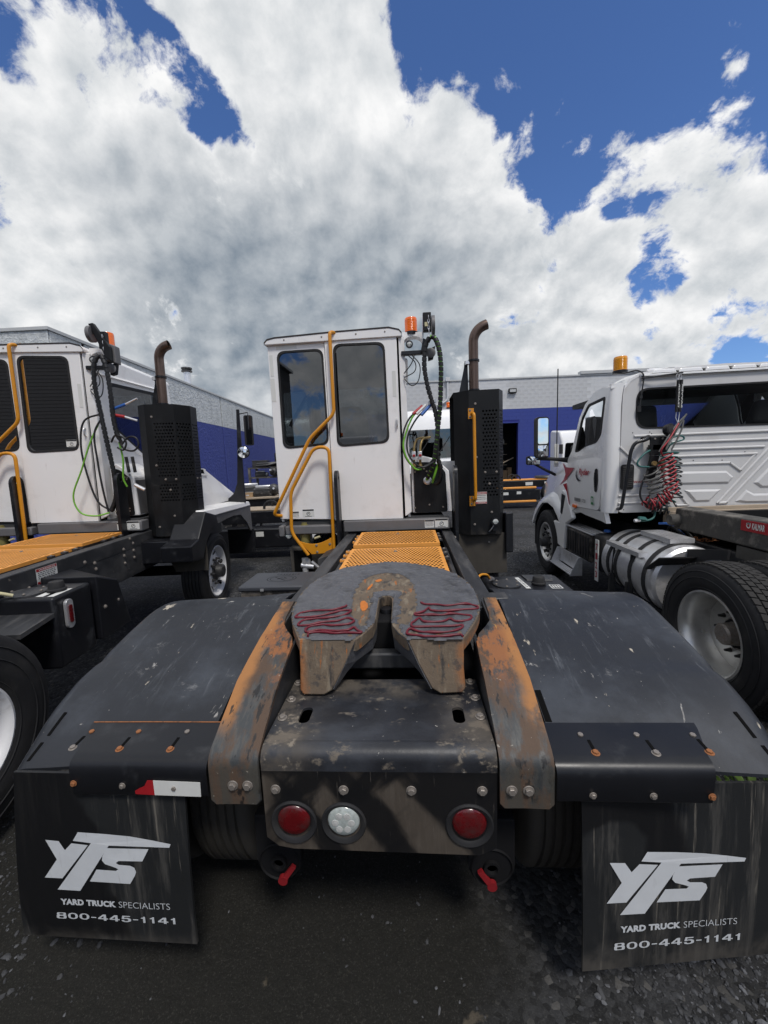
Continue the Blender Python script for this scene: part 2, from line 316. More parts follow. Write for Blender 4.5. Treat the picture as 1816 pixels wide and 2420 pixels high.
    gap=layered('dark_gap', (.004, .004, .004), .9, var=.2, spec=.1),
    glass=glass('window_glass', (.13, .145, .15), 2.0),
    glass_dark=glass('tinted_glass', (.26, .29, .30), 2.0),
    glass_clear=glass('clear_cab_glass', (.74, .79, .80), 1.5),
    lamp_glass=layered('lamp_glass', (.5, .5, .48), .3, var=.3, vs=60, coat=.5),
)

def ground_mat():
    m = bpy.data.materials.new('gravel_yard'); m.use_nodes = True
    t = NT(m.node_tree); b = m.node_tree.nodes['Principled BSDF']
    co = t.n('ShaderNodeTexCoord').outputs['Object']
    vo = t.n('ShaderNodeTexVoronoi'); t.put(vo.inputs['Vector'], co); vo.inputs['Scale'].default_value = 42
    big = t.noise(co, 1.1, 6, .6)
    cell = t.n('ShaderNodeSeparateXYZ'); t.put(cell.inputs[0], vo.outputs['Color'])
    stone = t.mix(cell.outputs[0], c4((.013, .0133, .0145)), c4((.056, .057, .060)))
    lightst = t.ramp(cell.outputs[1], .90, .95, 0, .7)
    stone = t.mix(lightst, stone, c4((.13, .125, .118)))
    dirt = t.mix(t.noise(co, 18, 8, .7), c4((.0055, .0055, .0047)), c4((.020, .019, .0155)))
    fine = t.ramp(t.noise(co, 150, 4, .7), .52, .70)
    dirt = t.mix(t.math('MULTIPLY', fine, .55), dirt, c4((.075, .072, .064)))
    stone = t.mix(t.math('MULTIPLY', fine, .45), stone, c4((.095, .094, .092)))
    sx = t.n('ShaderNodeSeparateXYZ'); t.put(sx.inputs[0], co)
    # compacted dirt behind the truck's left side
    dm = t.math('MULTIPLY', t.ramp(t.math('ADD', sx.outputs[0], t.math('MULTIPLY', big, 1.2)), 1.25, .75), t.ramp(sx.outputs[1], 1.6, .6))
    col = t.mix(t.math('MAXIMUM', t.ramp(big, .46, .60, 0, .55), dm), stone, dirt)
    tan_patch = t.math('MULTIPLY', t.ramp(t.noise(co, 5.0, 6, .6), .64, .69), t.ramp(sx.outputs[1], .3, .0))  # scattered tan patches, fading out towards the truck
    col = t.mix(t.math('MULTIPLY', tan_patch, .55), col, c4((.15, .125, .09)))
    t.put(b.inputs['Base Color'], col); b.inputs['Roughness'].default_value = .85; b.inputs['Specular IOR Level'].default_value = .35
    bn = t.n('ShaderNodeBump'); bn.inputs['Strength'].default_value = .7; bn.inputs['Distance'].default_value = .012
    h = t.math('ADD', t.math('MULTIPLY', t.math('MULTIPLY', vo.outputs['Distance'], -1.0), t.math('SUBTRACT', 1.0, dm)), t.math('MULTIPLY', t.noise(co, 30, 9, .75), 1.8))
    t.put(bn.inputs['Height'], h); t.put(b.inputs['Normal'], bn.outputs[0])
    return m
MT['ground'] = ground_mat()
MT['stone'] = layered('gravel_stone', (.040, .041, .044), .75, var=.35, vs=40, bump=(.4, 120, .003), island=.9)

# ------------------------------------------------------------------ geometry helpers
class MB:
    def __init__(s): s.v = []; s.f = []
    def add(s, vs, fs):
        o = len(s.v); s.v += [tuple(p) for p in vs]; s.f += [tuple(i + o for i in f) for f in fs]; return s
    def box(s, x0, x1, y0, y1, z0, z1):
        return s.add([(x0, y0, z0), (x1, y0, z0), (x1, y1, z0), (x0, y1, z0), (x0, y0, z1), (x1, y0, z1), (x1, y1, z1), (x0, y1, z1)],
                     [(3, 2, 1, 0), (4, 5, 6, 7), (0, 1, 5, 4), (1, 2, 6, 5), (2, 3, 7, 6), (3, 0, 4, 7)])
    def hexa(s, p):   # 8 free corners, bottom ring then top ring
        return s.add(p, [(3, 2, 1, 0), (4, 5, 6, 7), (0, 1, 5, 4), (1, 2, 6, 5), (2, 3, 7, 6), (3, 0, 4, 7)])
    def prism(s, pts, vec):
        n = len(pts); a = [Vector(p) for p in pts]; w = Vector(vec)
        return s.add(list(a) + [p + w for p in a], [tuple(range(n))[::-1], tuple(range(n, 2 * n))] + [(i, (i + 1) % n, n + (i + 1) % n, n + i) for i in range(n)])
    def flat(s, pts): return s.add(pts, [tuple(range(len(pts)))])
    def tube(s, path, r, n=8, cap=True):
        P = [Vector(p) for p in path]; m = len(P); o = len(s.v)
        rr = r if isinstance(r, (list, tuple)) else [r] * m
        T = [(P[min(i + 1, m - 1)] - P[max(i - 1, 0)]).normalized() for i in range(m)]
        a = Vector((0, 0, 1)) if abs(T[0].z) < .9 else Vector((1, 0, 0)); N = (a - T[0] * a.dot(T[0])).normalized()
        for i in range(m):
            N = (N - T[i] * N.dot(T[i])).normalized(); B = T[i].cross(N)
            for k in range(n):
                t = 2 * PI * k / n; s.v.append(tuple(P[i] + (N * math.cos(t) + B * math.sin(t)) * rr[i]))
        for i in range(m - 1):
            for k in range(n): s.f.append((o + i * n + k, o + i * n + (k + 1) % n, o + (i + 1) * n + (k + 1) % n, o + (i + 1) * n + k))
        if cap: s.f.append(tuple(o + k for k in range(n))[::-1]); s.f.append(tuple(o + (m - 1) * n + k for k in range(n)))
        return s
    def lathe(s, prof, c, axis='Z', n=24, close=False, cap=True):
        o = len(s.v); c = Vector(c)
        ax = Vector(axis) if not isinstance(axis, str) else {'X': Vector((1, 0, 0)), 'Y': Vector((0, 1, 0)), 'Z': Vector((0, 0, 1))}[axis]
        ax.normalize(); h = Vector((0, 0, 1)) if abs(ax.z) < .9 else Vector((1, 0, 0)); u = (h - ax * h.dot(ax)).normalized(); w = ax.cross(u)
        for r, t in prof:
            for k in range(n):
                a = 2 * PI * k / n; s.v.append(tuple(c + ax * t + (u * math.cos(a) + w * math.sin(a)) * r))
        m = len(prof)
        for i in range(m - 1 + (1 if close else 0)):
            j = (i + 1) % m
            for k in range(n): s.f.append((o + i * n + k, o + i * n + (k + 1) % n, o + j * n + (k + 1) % n, o + j * n + k))
        if not close and cap:
            if prof[0][0] > 1e-6: s.f.append(tuple(o + k for k in range(n))[::-1])
            if prof[-1][0] > 1e-6: s.f.append(tuple(o + (m - 1) * n + k for k in range(n)))
        return s
    def grid(s, fn, us, vs, th=None):
        """surface from fn(u, v) -> point; th = offset vector giving thickness"""
        nu, nv = len(us), len(vs); A = [[Vector(fn(u, v)) for v in vs] for u in us]
        pts = [A[i][j] for i in range(nu) for j in range(nv)]
        fs = [(i * nv + j, (i + 1) * nv + j, (i + 1) * nv + j + 1, i * nv + j + 1) for i in range(nu - 1) for j in range(nv - 1)]
        if th is None: return s.add(pts, fs)
        w = Vector(th); k = nu * nv
        bd = [(i, 0) for i in range(nu)] + [(nu - 1, j) for j in range(1, nv)] + [(i, nv - 1) for i in range(nu - 2, -1, -1)] + [(0, j) for j in range(nv - 2, 0, -1)]
        ring = [i * nv + j for i, j in bd]; L = len(ring)
        side = [(ring[q], ring[(q + 1) % L], ring[(q + 1) % L] + k, ring[q] + k) for q in range(L)]
        return s.add(pts + [p + w for p in pts], fs + [tuple(q + k for q in f)[::-1] for f in fs] + side)
    def holed(s, outer, holes, fn, th=None):
        """flat panel with holes: 2D loops mapped through fn(a, b); th = thickness vector"""
        bm = bmesh.new(); ed = []; loops = []
        for lp in [outer] + list(holes):
            vs = [bm.verts.new((p[0], p[1], 0)) for p in lp]; loops.append(vs)
            ed += [bm.edges.new((vs[i], vs[(i + 1) % len(vs)])) for i in range(len(vs))]
        bmesh.ops.triangle_fill(bm, use_beauty=True, use_dissolve=False, edges=ed)
        bm.verts.index_update(); pts = [Vector(fn(v.co.x, v.co.y)) for v in bm.verts]; fs = [tuple(v.index for v in f.verts) for f in bm.faces]
        n = len(pts)
        if th is not None:
            w = Vector(th); side = []
            for lp in loops:
                ids = [v.index for v in lp]
                side += [(ids[i], ids[(i + 1) % len(ids)], ids[(i + 1) % len(ids)] + n, ids[i] + n) for i in range(len(ids))]
            pts = pts + [p + w for p in pts]; fs = fs + [tuple(q + n for q in f)[::-1] for f in fs] + side
        bm.free(); return s.add(pts, fs)
    def perf(s, fn, x0, x1, y0, y1, nx, ny, rx, ry, th, stagger=True):
        """perforated sheet, every hole cut through; fn(a, b, depth)"""
        cw = (x1 - x0) / nx; ch = (y1 - y0) / ny
        A = [(math.cos(k * PI / 4), math.sin(k * PI / 4)) for k in range(8)]
        O = [(1, 0), (1, 1), (0, 1), (-1, 1), (-1, 0), (-1, -1), (0, -1), (1, -1)]
        for j in range(ny):
            yc = y0 + (j + .5) * ch; odd = stagger and j % 2
            for i in range(nx - (1 if odd else 0)):
                xc = x0 + (i + .5 + (.5 if odd else 0)) * cw
                p = [fn(xc + a * cw / 2, yc + b * ch / 2, 0) for a, b in O] + [fn(xc + a * rx, yc + b * ry, 0) for a, b in A] + [fn(xc + a * rx, yc + b * ry, th) for a, b in A]
                s.add(p, [(k, (k + 1) % 8, 8 + (k + 1) % 8, 8 + k) for k in range(8)] + [(8 + k, 8 + (k + 1) % 8, 16 + (k + 1) % 8, 16 + k) for k in range(8)])
            if odd:
                for xa in (x0, x1 - cw / 2): s.add([fn(xa, yc - ch / 2, 0), fn(xa + cw / 2, yc - ch / 2, 0), fn(xa + cw / 2, yc + ch / 2, 0), fn(xa, yc + ch / 2, 0)], [(0, 1, 2, 3)])
        return s
    def xf(s, M, start=0):
        for i in range(start, len(s.v)): s.v[i] = tuple(M @ Vector(s.v[i]))
        return s
    def mesh(s, name, mat, smooth=32, recalc=True):
        me = bpy.data.meshes.new(name); me.from_pydata(s.v, [], s.f)
        if recalc:
            bm = bmesh.new(); bm.from_mesh(me); bmesh.ops.recalc_face_normals(bm, faces=bm.faces); bm.to_mesh(me); bm.free()
        me.materials.append(MT[mat] if isinstance(mat, str) else mat)
        if smooth:
            me.shade_smooth(); me.set_sharp_from_angle(angle=math.radians(smooth))
        return me
    def obj(s, name, mat, parent=None, smooth=32, bevel=0.0, seg=2, **props):
        return link(name, s.mesh(name, mat, smooth), parent, bevel, seg, **props)

def link(name, me, parent=None, bevel=0.0, seg=2, loc=None, mw=None, **props):
    o = bpy.data.objects.new(name, me); COL.objects.link(o)
    if parent is not None: o.parent = parent
    if mw is not None: o.matrix_local = mw
    elif loc is not None: o.location = loc
    if bevel:
        md = o.modifiers.new('edge', 'BEVEL'); md.width = bevel; md.segments = seg; md.limit_method = 'ANGLE'; md.angle_limit = math.radians(35); md.harden_normals = False
    for k, v in props.items(): o[k] = v
    return o

def thing(name, label, cat, loc=(0, 0, 0), rot=(0, 0, 0), group=None):
    o = bpy.data.objects.new(name, None); COL.objects.link(o); o.location = loc; o.rotation_euler = rot
    o['label'] = label; o['category'] = cat
    if group: o['group'] = group
    o.empty_display_size = .2
    return o

def rrect(x0, x1, y0, y1, r, n=5):
    o = []
    for cx, cy, a0 in ((x1 - r, y1 - r, 0), (x0 + r, y1 - r, 90), (x0 + r, y0 + r, 180), (x1 - r, y0 + r, 270)):
        for k in range(n + 1): a = math.radians(a0 + 90 * k / n); o.append((cx + r * math.cos(a), cy + r * math.sin(a)))
    return o
def rpoly(pts, r, n=4):
    o = []; m = len(pts)
    for i in range(m):
        p, a, b = Vector(pts[i]), Vector(pts[i - 1]), Vector(pts[(i + 1) % m])
        d1, d2 = (a - p), (b - p); q = min(r, d1.length * .45, d2.length * .45); s0 = p + d1.normalized() * q; s1 = p + d2.normalized() * q
        for k in range(n + 1):
            t = k / n; o.append(tuple((s0 * (1 - t) + p * t) * (1 - t) + (p * (1 - t) + s1 * t) * t))
    return o
def fillet(path, r, n=5):
    P = [Vector(p) for p in path]; o = [P[0]]
    for i in range(1, len(P) - 1):
        p = P[i]; d1 = P[i - 1] - p; d2 = P[i + 1] - p; q = min(r, d1.length * .48, d2.length * .48); s0 = p + d1.normalized() * q; s1 = p + d2.normalized() * q
        for k in range(n + 1):
            t = k / n; o.append((s0 * (1 - t) + p * t) * (1 - t) + (p * (1 - t) + s1 * t) * t)
    return o + [P[-1]]
def spline(pts, per=6):
    P = [Vector(p) for p in pts]; P = [P[0] * 2 - P[1]] + P + [P[-1] * 2 - P[-2]]; o = []
    for i in range(1, len(P) - 2):
        a, b, c_, d = P[i - 1:i + 3]
        for k in range(per):
            t = k / per; o.append(.5 * ((2 * b) + (c_ - a) * t + (2 * a - 5 * b + 4 * c_ - d) * t * t + (3 * b - a - 3 * c_ + d) * t ** 3))
    return o + [P[-2]]
def circ(cx, cy, r, n=20, r2=None): return [(cx + r * math.cos(2 * PI * k / n), cy + (r2 or r) * math.sin(2 * PI * k / n)) for k in range(n)]
def interp(x, xs, ys): return float(np.interp(x, xs, ys))
def inpoly(x, y, P):
    c_ = False; j = len(P) - 1
    for i in range(len(P)):
        if (P[i][1] > y) != (P[j][1] > y) and x < (P[j][0] - P[i][0]) * (y - P[i][1]) / (P[j][1] - P[i][1]) + P[i][0]: c_ = not c_
        j = i
    return c_

def glyph(ch):
    """wide bold numerals as outlines with holes in a unit box"""
    def ring(x0, x1, y0, y1, t, ty): 
        o = rrect(x0, x1, y0, y1, min(x1 - x0, y1 - y0) * .46, 6); i = rrect(x0 + t, x1 - t, y0 + ty, y1 - ty, min(x1 - x0 - 2 * t, y1 - y0 - 2 * ty) * .46, 6); return [(o, [i])]
    if ch == '0': return ring(.0, 1, 0, 1, .26, .15)
    if ch == '8':
        o = rpoly([(.0, .0), (1, .0), (1, .5), (.9, .54), (.96, .6), (.96, 1), (.04, 1), (.04, .6), (.1, .54), (.0, .5)], .22, 5)
        return [(o, [rrect(.27, .73, .12, .43, .13, 5), rrect(.29, .71, .62, .87, .11, 5)])]
    if ch == '4': return [([(.56, 0), (.82, 0), (.82, .22), (1, .22), (1, .38), (.82, .38), (.82, 1), (.52, 1), (0, .40), (0, .22), (.56, .22)], [[(.24, .38), (.56, .38), (.56, .74)]])]
    if ch == '5': return [([(.02, .27), (.10, .06), (.34, -.02), (.70, .0), (.95, .14), (1, .36), (.93, .56), (.72, .67), (.45, .66), (.31, .60), (.35, .84), (.92, .84), (.92, 1), (.16, 1), (.06, .46), (.28, .44), (.40, .51), (.60, .50), (.71, .40), (.71, .25), (.60, .14), (.40, .13), (.30, .20), (.28, .29)], [])]
    if ch == '1': return [([(.42, 0), (.72, 0), (.72, 1), (.50, 1), (.40, .86), (.14, .80), (.14, .66), (.42, .68)], [])]
    return [([(.05, .36), (.95, .36), (.95, .52), (.05, .52)], [])]
def numerals(mb, s, fn, x0, x1, y0, y1):
    W_ = [(.72 if c_ == '1' else .56 if c_ == '-' else 1.0) for c_ in s]; gap = .16; k = (x1 - x0) / (sum(W_) + gap * (len(s) - 1)); x = x0
    for c_, w in zip(s, W_):
        for o, hs in glyph(c_): mb.holed(o, hs, lambda a, b: fn(x + a * w * k, y0 + (y1 - y0) * b))
        x += (w + gap) * k
    return mb

_bolt = {}
def bolt_mesh(kind):
    if kind not in _bolt:
        b = MB(); b.lathe([(0, 0), (1.45, 0), (1.45, .16), (1.36, .24), (0, .24)], (0, 0, 0), 'Z', 16)
        b.lathe([(1.0, .24), (1.0, .78), (.86, .92), (0, .92)], (0, 0, 0), 'Z', 6)
        _bolt[kind] = b.mesh('bolt', kind, 28)
    return _bolt[kind]
def bolt(parent, p, n, r=.012, kind='bolt', name='bolt'):
    M = Vector(n).to_track_quat('Z', 'Y').to_matrix().to_4x4() @ Matrix.Rotation(random.random() * 3, 4, 'Z')
    return link(name, bolt_mesh(kind), parent, mw=Matrix.Translation(p) @ M @ Matrix.Scale(r, 4))

def text_polys(s, bold=0.0, space=1.0):
    cu = bpy.data.curves.new('lettering', 'FONT'); cu.body = s; cu.size = 1.0; cu.offset = bold; cu.space_character = space; cu.resolution_u = 3; cu.fill_mode = 'FRONT'
    o = bpy.data.objects.new('lettering', cu); COL.objects.link(o); dg = bpy.context.evaluated_depsgraph_get(); me = o.evaluated_get(dg).to_mesh()
    vs = [tuple(v.co) for v in me.vertices]; fs = [tuple(p.vertices) for p in me.polygons]
    o.evaluated_get(dg).to_mesh_clear(); bpy.data.objects.remove(o); bpy.data.curves.remove(cu); return vs, fs
def text(mb, s, fn, x0, x1, y0, y1, bold=0.0, space=1.0, shear=0.0):
    """flat lettering fitted into the rectangle and mapped through fn(a, b)"""
    vs, fs = text_polys(s, bold, space)
    ax = min(v[0] for v in vs); bx = max(v[0] for v in vs); ay = min(v[1] for v in vs); by = max(v[1] for v in vs)
    if s.upper() == s: pass
    def T(v):
        u = (v[0] - ax) / (bx - ax); w = (v[1] - ay) / (by - ay); return fn(x0 + (x1 - x0) * u + shear * w, y0 + (y1 - y0) * w)
    return mb.add([T(v) for v in vs], fs)

# ------------------------------------------------------------------ wheels
def tyre_profile(w, R, r, grooves=0):
    h = w / 2; p = [(r, -h * .78), (r + .02, -h * .92), (r + (R - r) * .35, -h), (r + (R - r) * .62, -h * .985), (R - .035, -h * .90), (R - .010, -h * .82), (R, -h * .70)]
    if grooves:
        for k in range(grooves):
            x = -h * .52 + k * h * 1.04 / (grooves - 1); p += [(R, x - .008), (R - .013, x - .005), (R - .013, x + .005), (R, x + .008)]
    q = [(R, h * .70), (R - .010, h * .82), (R - .035, h * .90), (r + (R - r) * .62, h * .985), (r + (R - r) * .35, h), (r + .02, h * .92), (r, h * .78)]
    return p + q
_lug = {}
def wheel(parent, c, R, w, out, rim='white_rim', dish=.10, front=True, mat='rubber', grooves=4, hand=5, name='wheel', blocks=False, lugs=True, ratio=.60):
    """wheel about the X axis; out = +1 / -1 is the side that shows; front wheels bulge outwards, rear ones are dished"""
    r = R * ratio
    t = MB().lathe(tyre_profile(w, R, r, grooves), c, 'X', 56, close=True)
    tyre = t.obj(name, mat, parent, smooth=40)
    ridge = MB()
    for rr, tt in ((r + .03, .93), (r + (R - r) * .5, 1.0), (r + (R - r) * .74, .965)):
        ridge.lathe([(rr - .004, w / 2 * tt * out), (rr, (w / 2 * tt + .004) * out), (rr + .004, w / 2 * tt * out)], c, 'X', 56, cap=False)
    ridge.obj('sidewall_ring', mat, tyre, smooth=60)
    o = out; h = w / 2
    k = MB()
    if front:
        prof = [(r, -h * .7 * o), (r, h * .74 * o), (r + .014, h * .84 * o), (r - .004, h * .88 * o), (r - .03, h * .76 * o), (r - .05, h * .30 * o), (r * .80, h * .42 * o), (r * .60, h * .62 * o), (r * .40, h * .64 * o), (r * .40, h * .60 * o), (0, h * .60 * o)]
        hubx = h * .62
    else:
        prof = [(r, -h * .7 * o), (r, h * .74 * o), (r + .014, h * .84 * o), (r - .004, h * .88 * o), (r - .026, h * .74 * o), (r - .045, h * .1 * o), (r - .050, -h * .55 * o), (r * .86, -h * .72 * o), (r * .40, -h * .80 * o), (0, -h * .80 * o)]
        hubx = -h * .78
    k.lathe(prof, c, 'X', 48); rimo = k.obj('rim', rim, tyre, smooth=40)
    hb = MB(); L = .11 if front else .115
    hb.lathe([(r * .40, hubx * o), (r * .38, (hubx + .02) * o), (r * .27, (hubx + .03) * o), (r * .25, (hubx + L) * o), (r * .20, (hubx + L + .012) * o), (0, (hubx + L + .012) * o)], c, 'X', 20)
    hb.obj('hub', 'scrap' if front else 'bolt', tyre, smooth=35)
    hh = MB()
    for q in range(hand):
        a = 2 * PI * q / hand + .3; rc = r * .74
        cc = Vector(c) + Vector(((hubx - (.05 if front else .008) + (.052 if front else .012)) * o, rc * math.cos(a), rc * math.sin(a)))
        hh.lathe([(0, 0), (.030, 0), (.030, .002), (0, .002)], cc, (o, -.5 * math.cos(a) if front else 0, -.5 * math.sin(a) if front else 0), 12)
    hh.obj('hand_hole', 'gap', tyre, smooth=0)
    if lugs:
        if 'lug' not in _lug:
            _lug['lug'] = MB().lathe([(.019, 0), (.019, .014), (.014, .03), (.010, .055), (0, .055)], (0, 0, 0), 'X', 6).mesh('lug_nut', 'scrap', 20)
        for q in range(10):
            a = 2 * PI * q / 10; cc = Vector(c) + Vector((hubx * o, r * .50 * math.cos(a), r * .50 * math.sin(a)))
            link('lug_nut', _lug['lug'], tyre, mw=Matrix.Translation(cc) @ Matrix.Rotation(0 if o > 0 else PI, 4, 'Z'))
    if blocks:
        tb = MB(); n = 62; rows = 5
        for q in range(n):
            for j in range(rows):
                x0 = -h * .80 + j * h * 1.60 / rows; x1 = x0 + h * 1.60 / rows - .007; a = 2 * PI * (q + .5 * (j % 2)) / n; da = 2 * PI / n * .41
                P = []
                for rr in (R - .006, R + (.013 if abs(j - 2) < 2 else .008)):
                    for x, s_ in ((x0, -1), (x1, -1), (x1, 1), (x0, 1)):
                        sk = .22 * da * (1 if x == x1 else -1); aa = a + s_ * da + sk; P.append(Vector(c) + Vector((x, rr * math.cos(aa), rr * math.sin(aa))))
                tb.hexa(P)
        tb.obj('tread', 'tread', tyre, smooth=0)
    return tyre

# ------------------------------------------------------------------ yard trucks
def fz(x, y):
    """fifth wheel top plane"""
    return 1.22 + .09 * (y - .63)
INY, INZ = [.06, .133, .257, .48, .69, .86, 1.0, 1.15, 1.30, 1.42], [.905, .946, .989, 1.052, 1.107, 1.150, 1.160, 1.140, 1.08, .98]
OUY, OUZ = [.05, .15, .227, .363, .516, .661, .843, .936, 1.02, 1.15, 1.30, 1.42], [.845, .918, .975, 1.028, 1.062, 1.100, 1.140, 1.148, 1.140, 1.10, 1.03, .93]

def fender_pt(sx, t, y):
    x = .60 + (1.37 - .60) * t
    z = interp(y, INY, INZ) * (1 - t) + interp(y, OUY, OUZ) * t
    edge = max(0, t - .93) / .07
    z -= .03 * edge ** 2
    z += .006 * mnoise.noise(Vector((x * 4 * sx, y * 4, 3)))
    if sx < 0: z -= .010 * math.exp(-((y - .50 - .25 * (1 - t)) / .030) ** 2) * max(0, t - .45) / .55      # a dent across the outer half
    else: z -= .012 * math.exp(-((y - .42 - .12 * (1 - t)) / .035) ** 2) * max(0, t - .55) / .45
    return (sx * x, y, z)

def logo(mb, fn):
    """three slanted letters with a long swoosh; fn takes unit-square coordinates"""
    def q(pts): mb.flat([fn((x - 262) / 718, (1832 - y) / 310) for x, y in pts])
    q([(278, 1568), (355, 1572), (388, 1618), (428, 1580), (522, 1586), (362, 1768), (262, 1767), (338, 1668)])
    q([(468, 1522), (620, 1526), (760, 1535), (880, 1553), (980, 1570), (972, 1588), (640, 1584), (458, 1832), (330, 1830), (540, 1575), (437, 1567)])
    q([(628, 1597), (858, 1597), (820, 1660), (690, 1661), (673, 1672), (690, 1681), (752, 1684), (774, 1694), (782, 1715), (774, 1735), (744, 1780), (518, 1777), (562, 1711), (672, 1713), (684, 1704), (670, 1697), (612, 1680), (596, 1662), (600, 1640)])

def mud_flap(root, sx):
    if sx < 0:
        P = lambda a, b, off=0: (-.666 - .020 * b - .625 * a - .060 * a * b, -.006 - .012 * math.sin(b * 2.6) - off + .012 * a * b + .005 * math.sin(a * 8 + b * 3) * b * (1 - b), .885 - .668 * b + .006 * a - .012 * a * b)
    else:
        P = lambda a, b, off=0: (.655 + .70 * a + .014 * b, -.006 + .075 * a - .012 * math.sin(b * 2.6) - off + .005 * math.sin(a * 8 + b * 4) * b * (1 - b), .868 - .052 * a * (1 - b) * (1 if a > .55 else a / .55) - .698 * b)
    us = [i / 14 for i in range(15)]
    f = MB().grid(lambda a, b: P(a, b), us, us, (0, .010, 0)).obj('mud_flap', 'flap', root, smooth=40)
    # print: u runs left to right as read from behind
    if sx < 0:
        R = lambda u, v: P((.742 + .489 * (1 - u) - .678) / .66 - .002, (.885 - (.425 + .240 * v)) / .674, .003)
        T1 = (.062, .125, .44, .9); base = lambda u, z: P((.742 + .489 * (1 - u) - .680) / .665, (.885 - z) / .674, .003)
        zA, zB, zC, zD = .362, .388, .300, .327
    else:
        R = lambda u, v: P((.078 + .463 * 1.02 * u) / .70, (.868 - (.392 + .232 * v)) / .698, .003)
        base = lambda u, z: P((.078 + .463 * 1.02 * u) / .70, (.868 - z) / .698, .003)
        zA, zB, zC, zD = .322, .348, .252, .281
    lg = MB(); logo(lg, R); lg.obj('logo', 'print_white', f, smooth=0)
    tx = MB()
    text(tx, 'YARD', base, .100, .285, zA, zB, .055, 1.06); text(tx, 'TRUCK', base, .305, .540, zA, zB, .055, 1.06)
    text(tx, 'SPECIALISTS', base, .562, .955, zA, zB, -.012)
    numerals(tx, '800-445-1141', base, .058, 1.0, zC, zD)
    tx.obj('lettering', 'print_white', f, smooth=0)
    return f

def fender(root, sx):
    ys = [.055, .08, .11, .15, .2, .26, .30, .34, .37, .40, .43, .46, .49, .52, .55, .58, .61, .64, .68, .72, .8, .86, .92, .98, 1.04, 1.1, 1.18, 1.26, 1.34, 1.42]
    ts = [0, .02, .1, .2, .3, .4, .5, .6, .7, .8, .88, .93, .95, .97, .985, 1.0]
    fe = MB().grid(lambda a, y: fender_pt(sx, a, y if a > .15 else max(y, .055)), ts, ys, (0, 0, -.012)).obj('fender', 'fender', root, smooth=50)
    for y0, y1, x0, x1 in ((.145, .215, 1.30, 1.285), (.075, .125, 1.322, 1.308)):
        P = []
        for (x, y) in ((x0 - .006, y0), (x0 + .006, y0), (x1 + .006, y1), (x1 - .006, y1)):
            p = fender_pt(sx, (x - .6) / .77, y); P.append((p[0], p[1], p[2] + .0025))
        MB().prism(P, (0, 0, -.004)).obj('slot', 'gap', fe, smooth=0)
    # square notch at the inner edge
    P = [fender_pt(sx, (x - .6) / .77, y) for x, y in ((.602, .17), (.625, .17), (.625, .30), (.602, .30))]
    MB().prism([(p[0], p[1], p[2] + .0025) for p in P], (0, 0, -.005)).obj('notch', 'gap', fe, smooth=0)
    # bolted steel bracket carrying the flap
    b = MB(); o = 0 if sx < 0 else .012
    prof = [(.155, .968), (.13, .964), (.02, .954), (-.005, .948), (-.020, .938), (-.028, .922), (-.030, .905), (-.030, .832)]
    def bx(i):   # outer end slants outwards towards the fender
        return [1.115, 1.11, 1.065, 1.062, 1.060, 1.058, 1.056, 1.052][i] - o
    b.grid(lambda i, j: (sx * (.572 + (bx(int(i)) - .572) * j), prof[int(i)][0], prof[int(i)][1]), range(8), [0, .25, .5, .75, 1], (0, .004, -.006))
    br = b.obj('flap_bracket', 'black_steel', root, smooth=50)
    if sx < 0:
        top = [(-1.085, .11, .957), (-.900, .11, .957), (-.712, .11, .957)]; low = [(-1.095, .035, .952), (-.915, .03, .952), (-.728, .03, .952)]
        lip = [(-1.045, .873), (-.87, .866), (-.687, .861)]; kt = ['bolt_rust', 'bolt_rust', 'bolt']; kl = ['bolt', 'bolt_rust', 'bolt_rust']; kp = ['bolt_rust', 'bolt', 'bolt']
    else:
        top = [(.695, .10, .957), (.88, .10, .957), (1.062, .10, .957)]; low = [(.712, .025, .952), (.90, .025, .952), (1.066, .03, .952)]
        lip = [(.681, .852), (.863, .853), (1.036, .853)]; kt = ['bolt', 'bolt', 'bolt']; kl = ['bolt_rust', 'bolt', 'bolt_rust']; kp = ['bolt', 'bolt', 'bolt_rust']
    for p, k in zip(top, kt): bolt(br, (p[0], p[1], p[2] + .001), (0, -.05, 1), .0095, k)
    for p, k in zip(low, kl):
        bolt(br, (p[0], p[1], p[2] + .001), (0, -.05, 1), .0095, k)
        zz = lambda y: interp(y, [.02, .13, .155], [.954, .964, .968]) + .0015
        MB().prism([(p[0] - .005, p[1] + .008, zz(p[1] + .008)), (p[0] + .005, p[1] + .008, zz(p[1] + .008)), (p[0] + .005, p[1] + .052, zz(p[1] + .052)), (p[0] - .005, p[1] + .052, zz(p[1] + .052))], (0, 0, -.003)).obj('slot', 'gap', br, smooth=0)
    for p, k in zip(lip, kp): bolt(br, (p[0], -.031, p[1]), (0, -1, 0), .0080, k)
    if sx < 0: MB().tube([(-1.113, .156, .9685), (-.9, .157, .969), (-.572, .156, .9685)], .0022, 6).obj('rusty_edge', 'bolt_rust', br)
    if sx < 0:
        MB().prism([(-.825, -.0325, .838), (-.757, -.0325, .835), (-.757, -.0325, .889), (-.778, -.0325, .889), (-.79, -.0325, .868), (-.808, -.0325, .860), (-.825, -.0325, .850)][::-1], (0, -.0012, 0)).obj('red_reflector', 'red', br, smooth=0)
        tp = MB().prism([(-.757, -.0325, .835), (-.595, -.0325, .831), (-.593, -.0325, .884), (-.757, -.0325, .889)][::-1], (0, -.0012, 0)).obj('white_reflector', 'label', br, smooth=0)

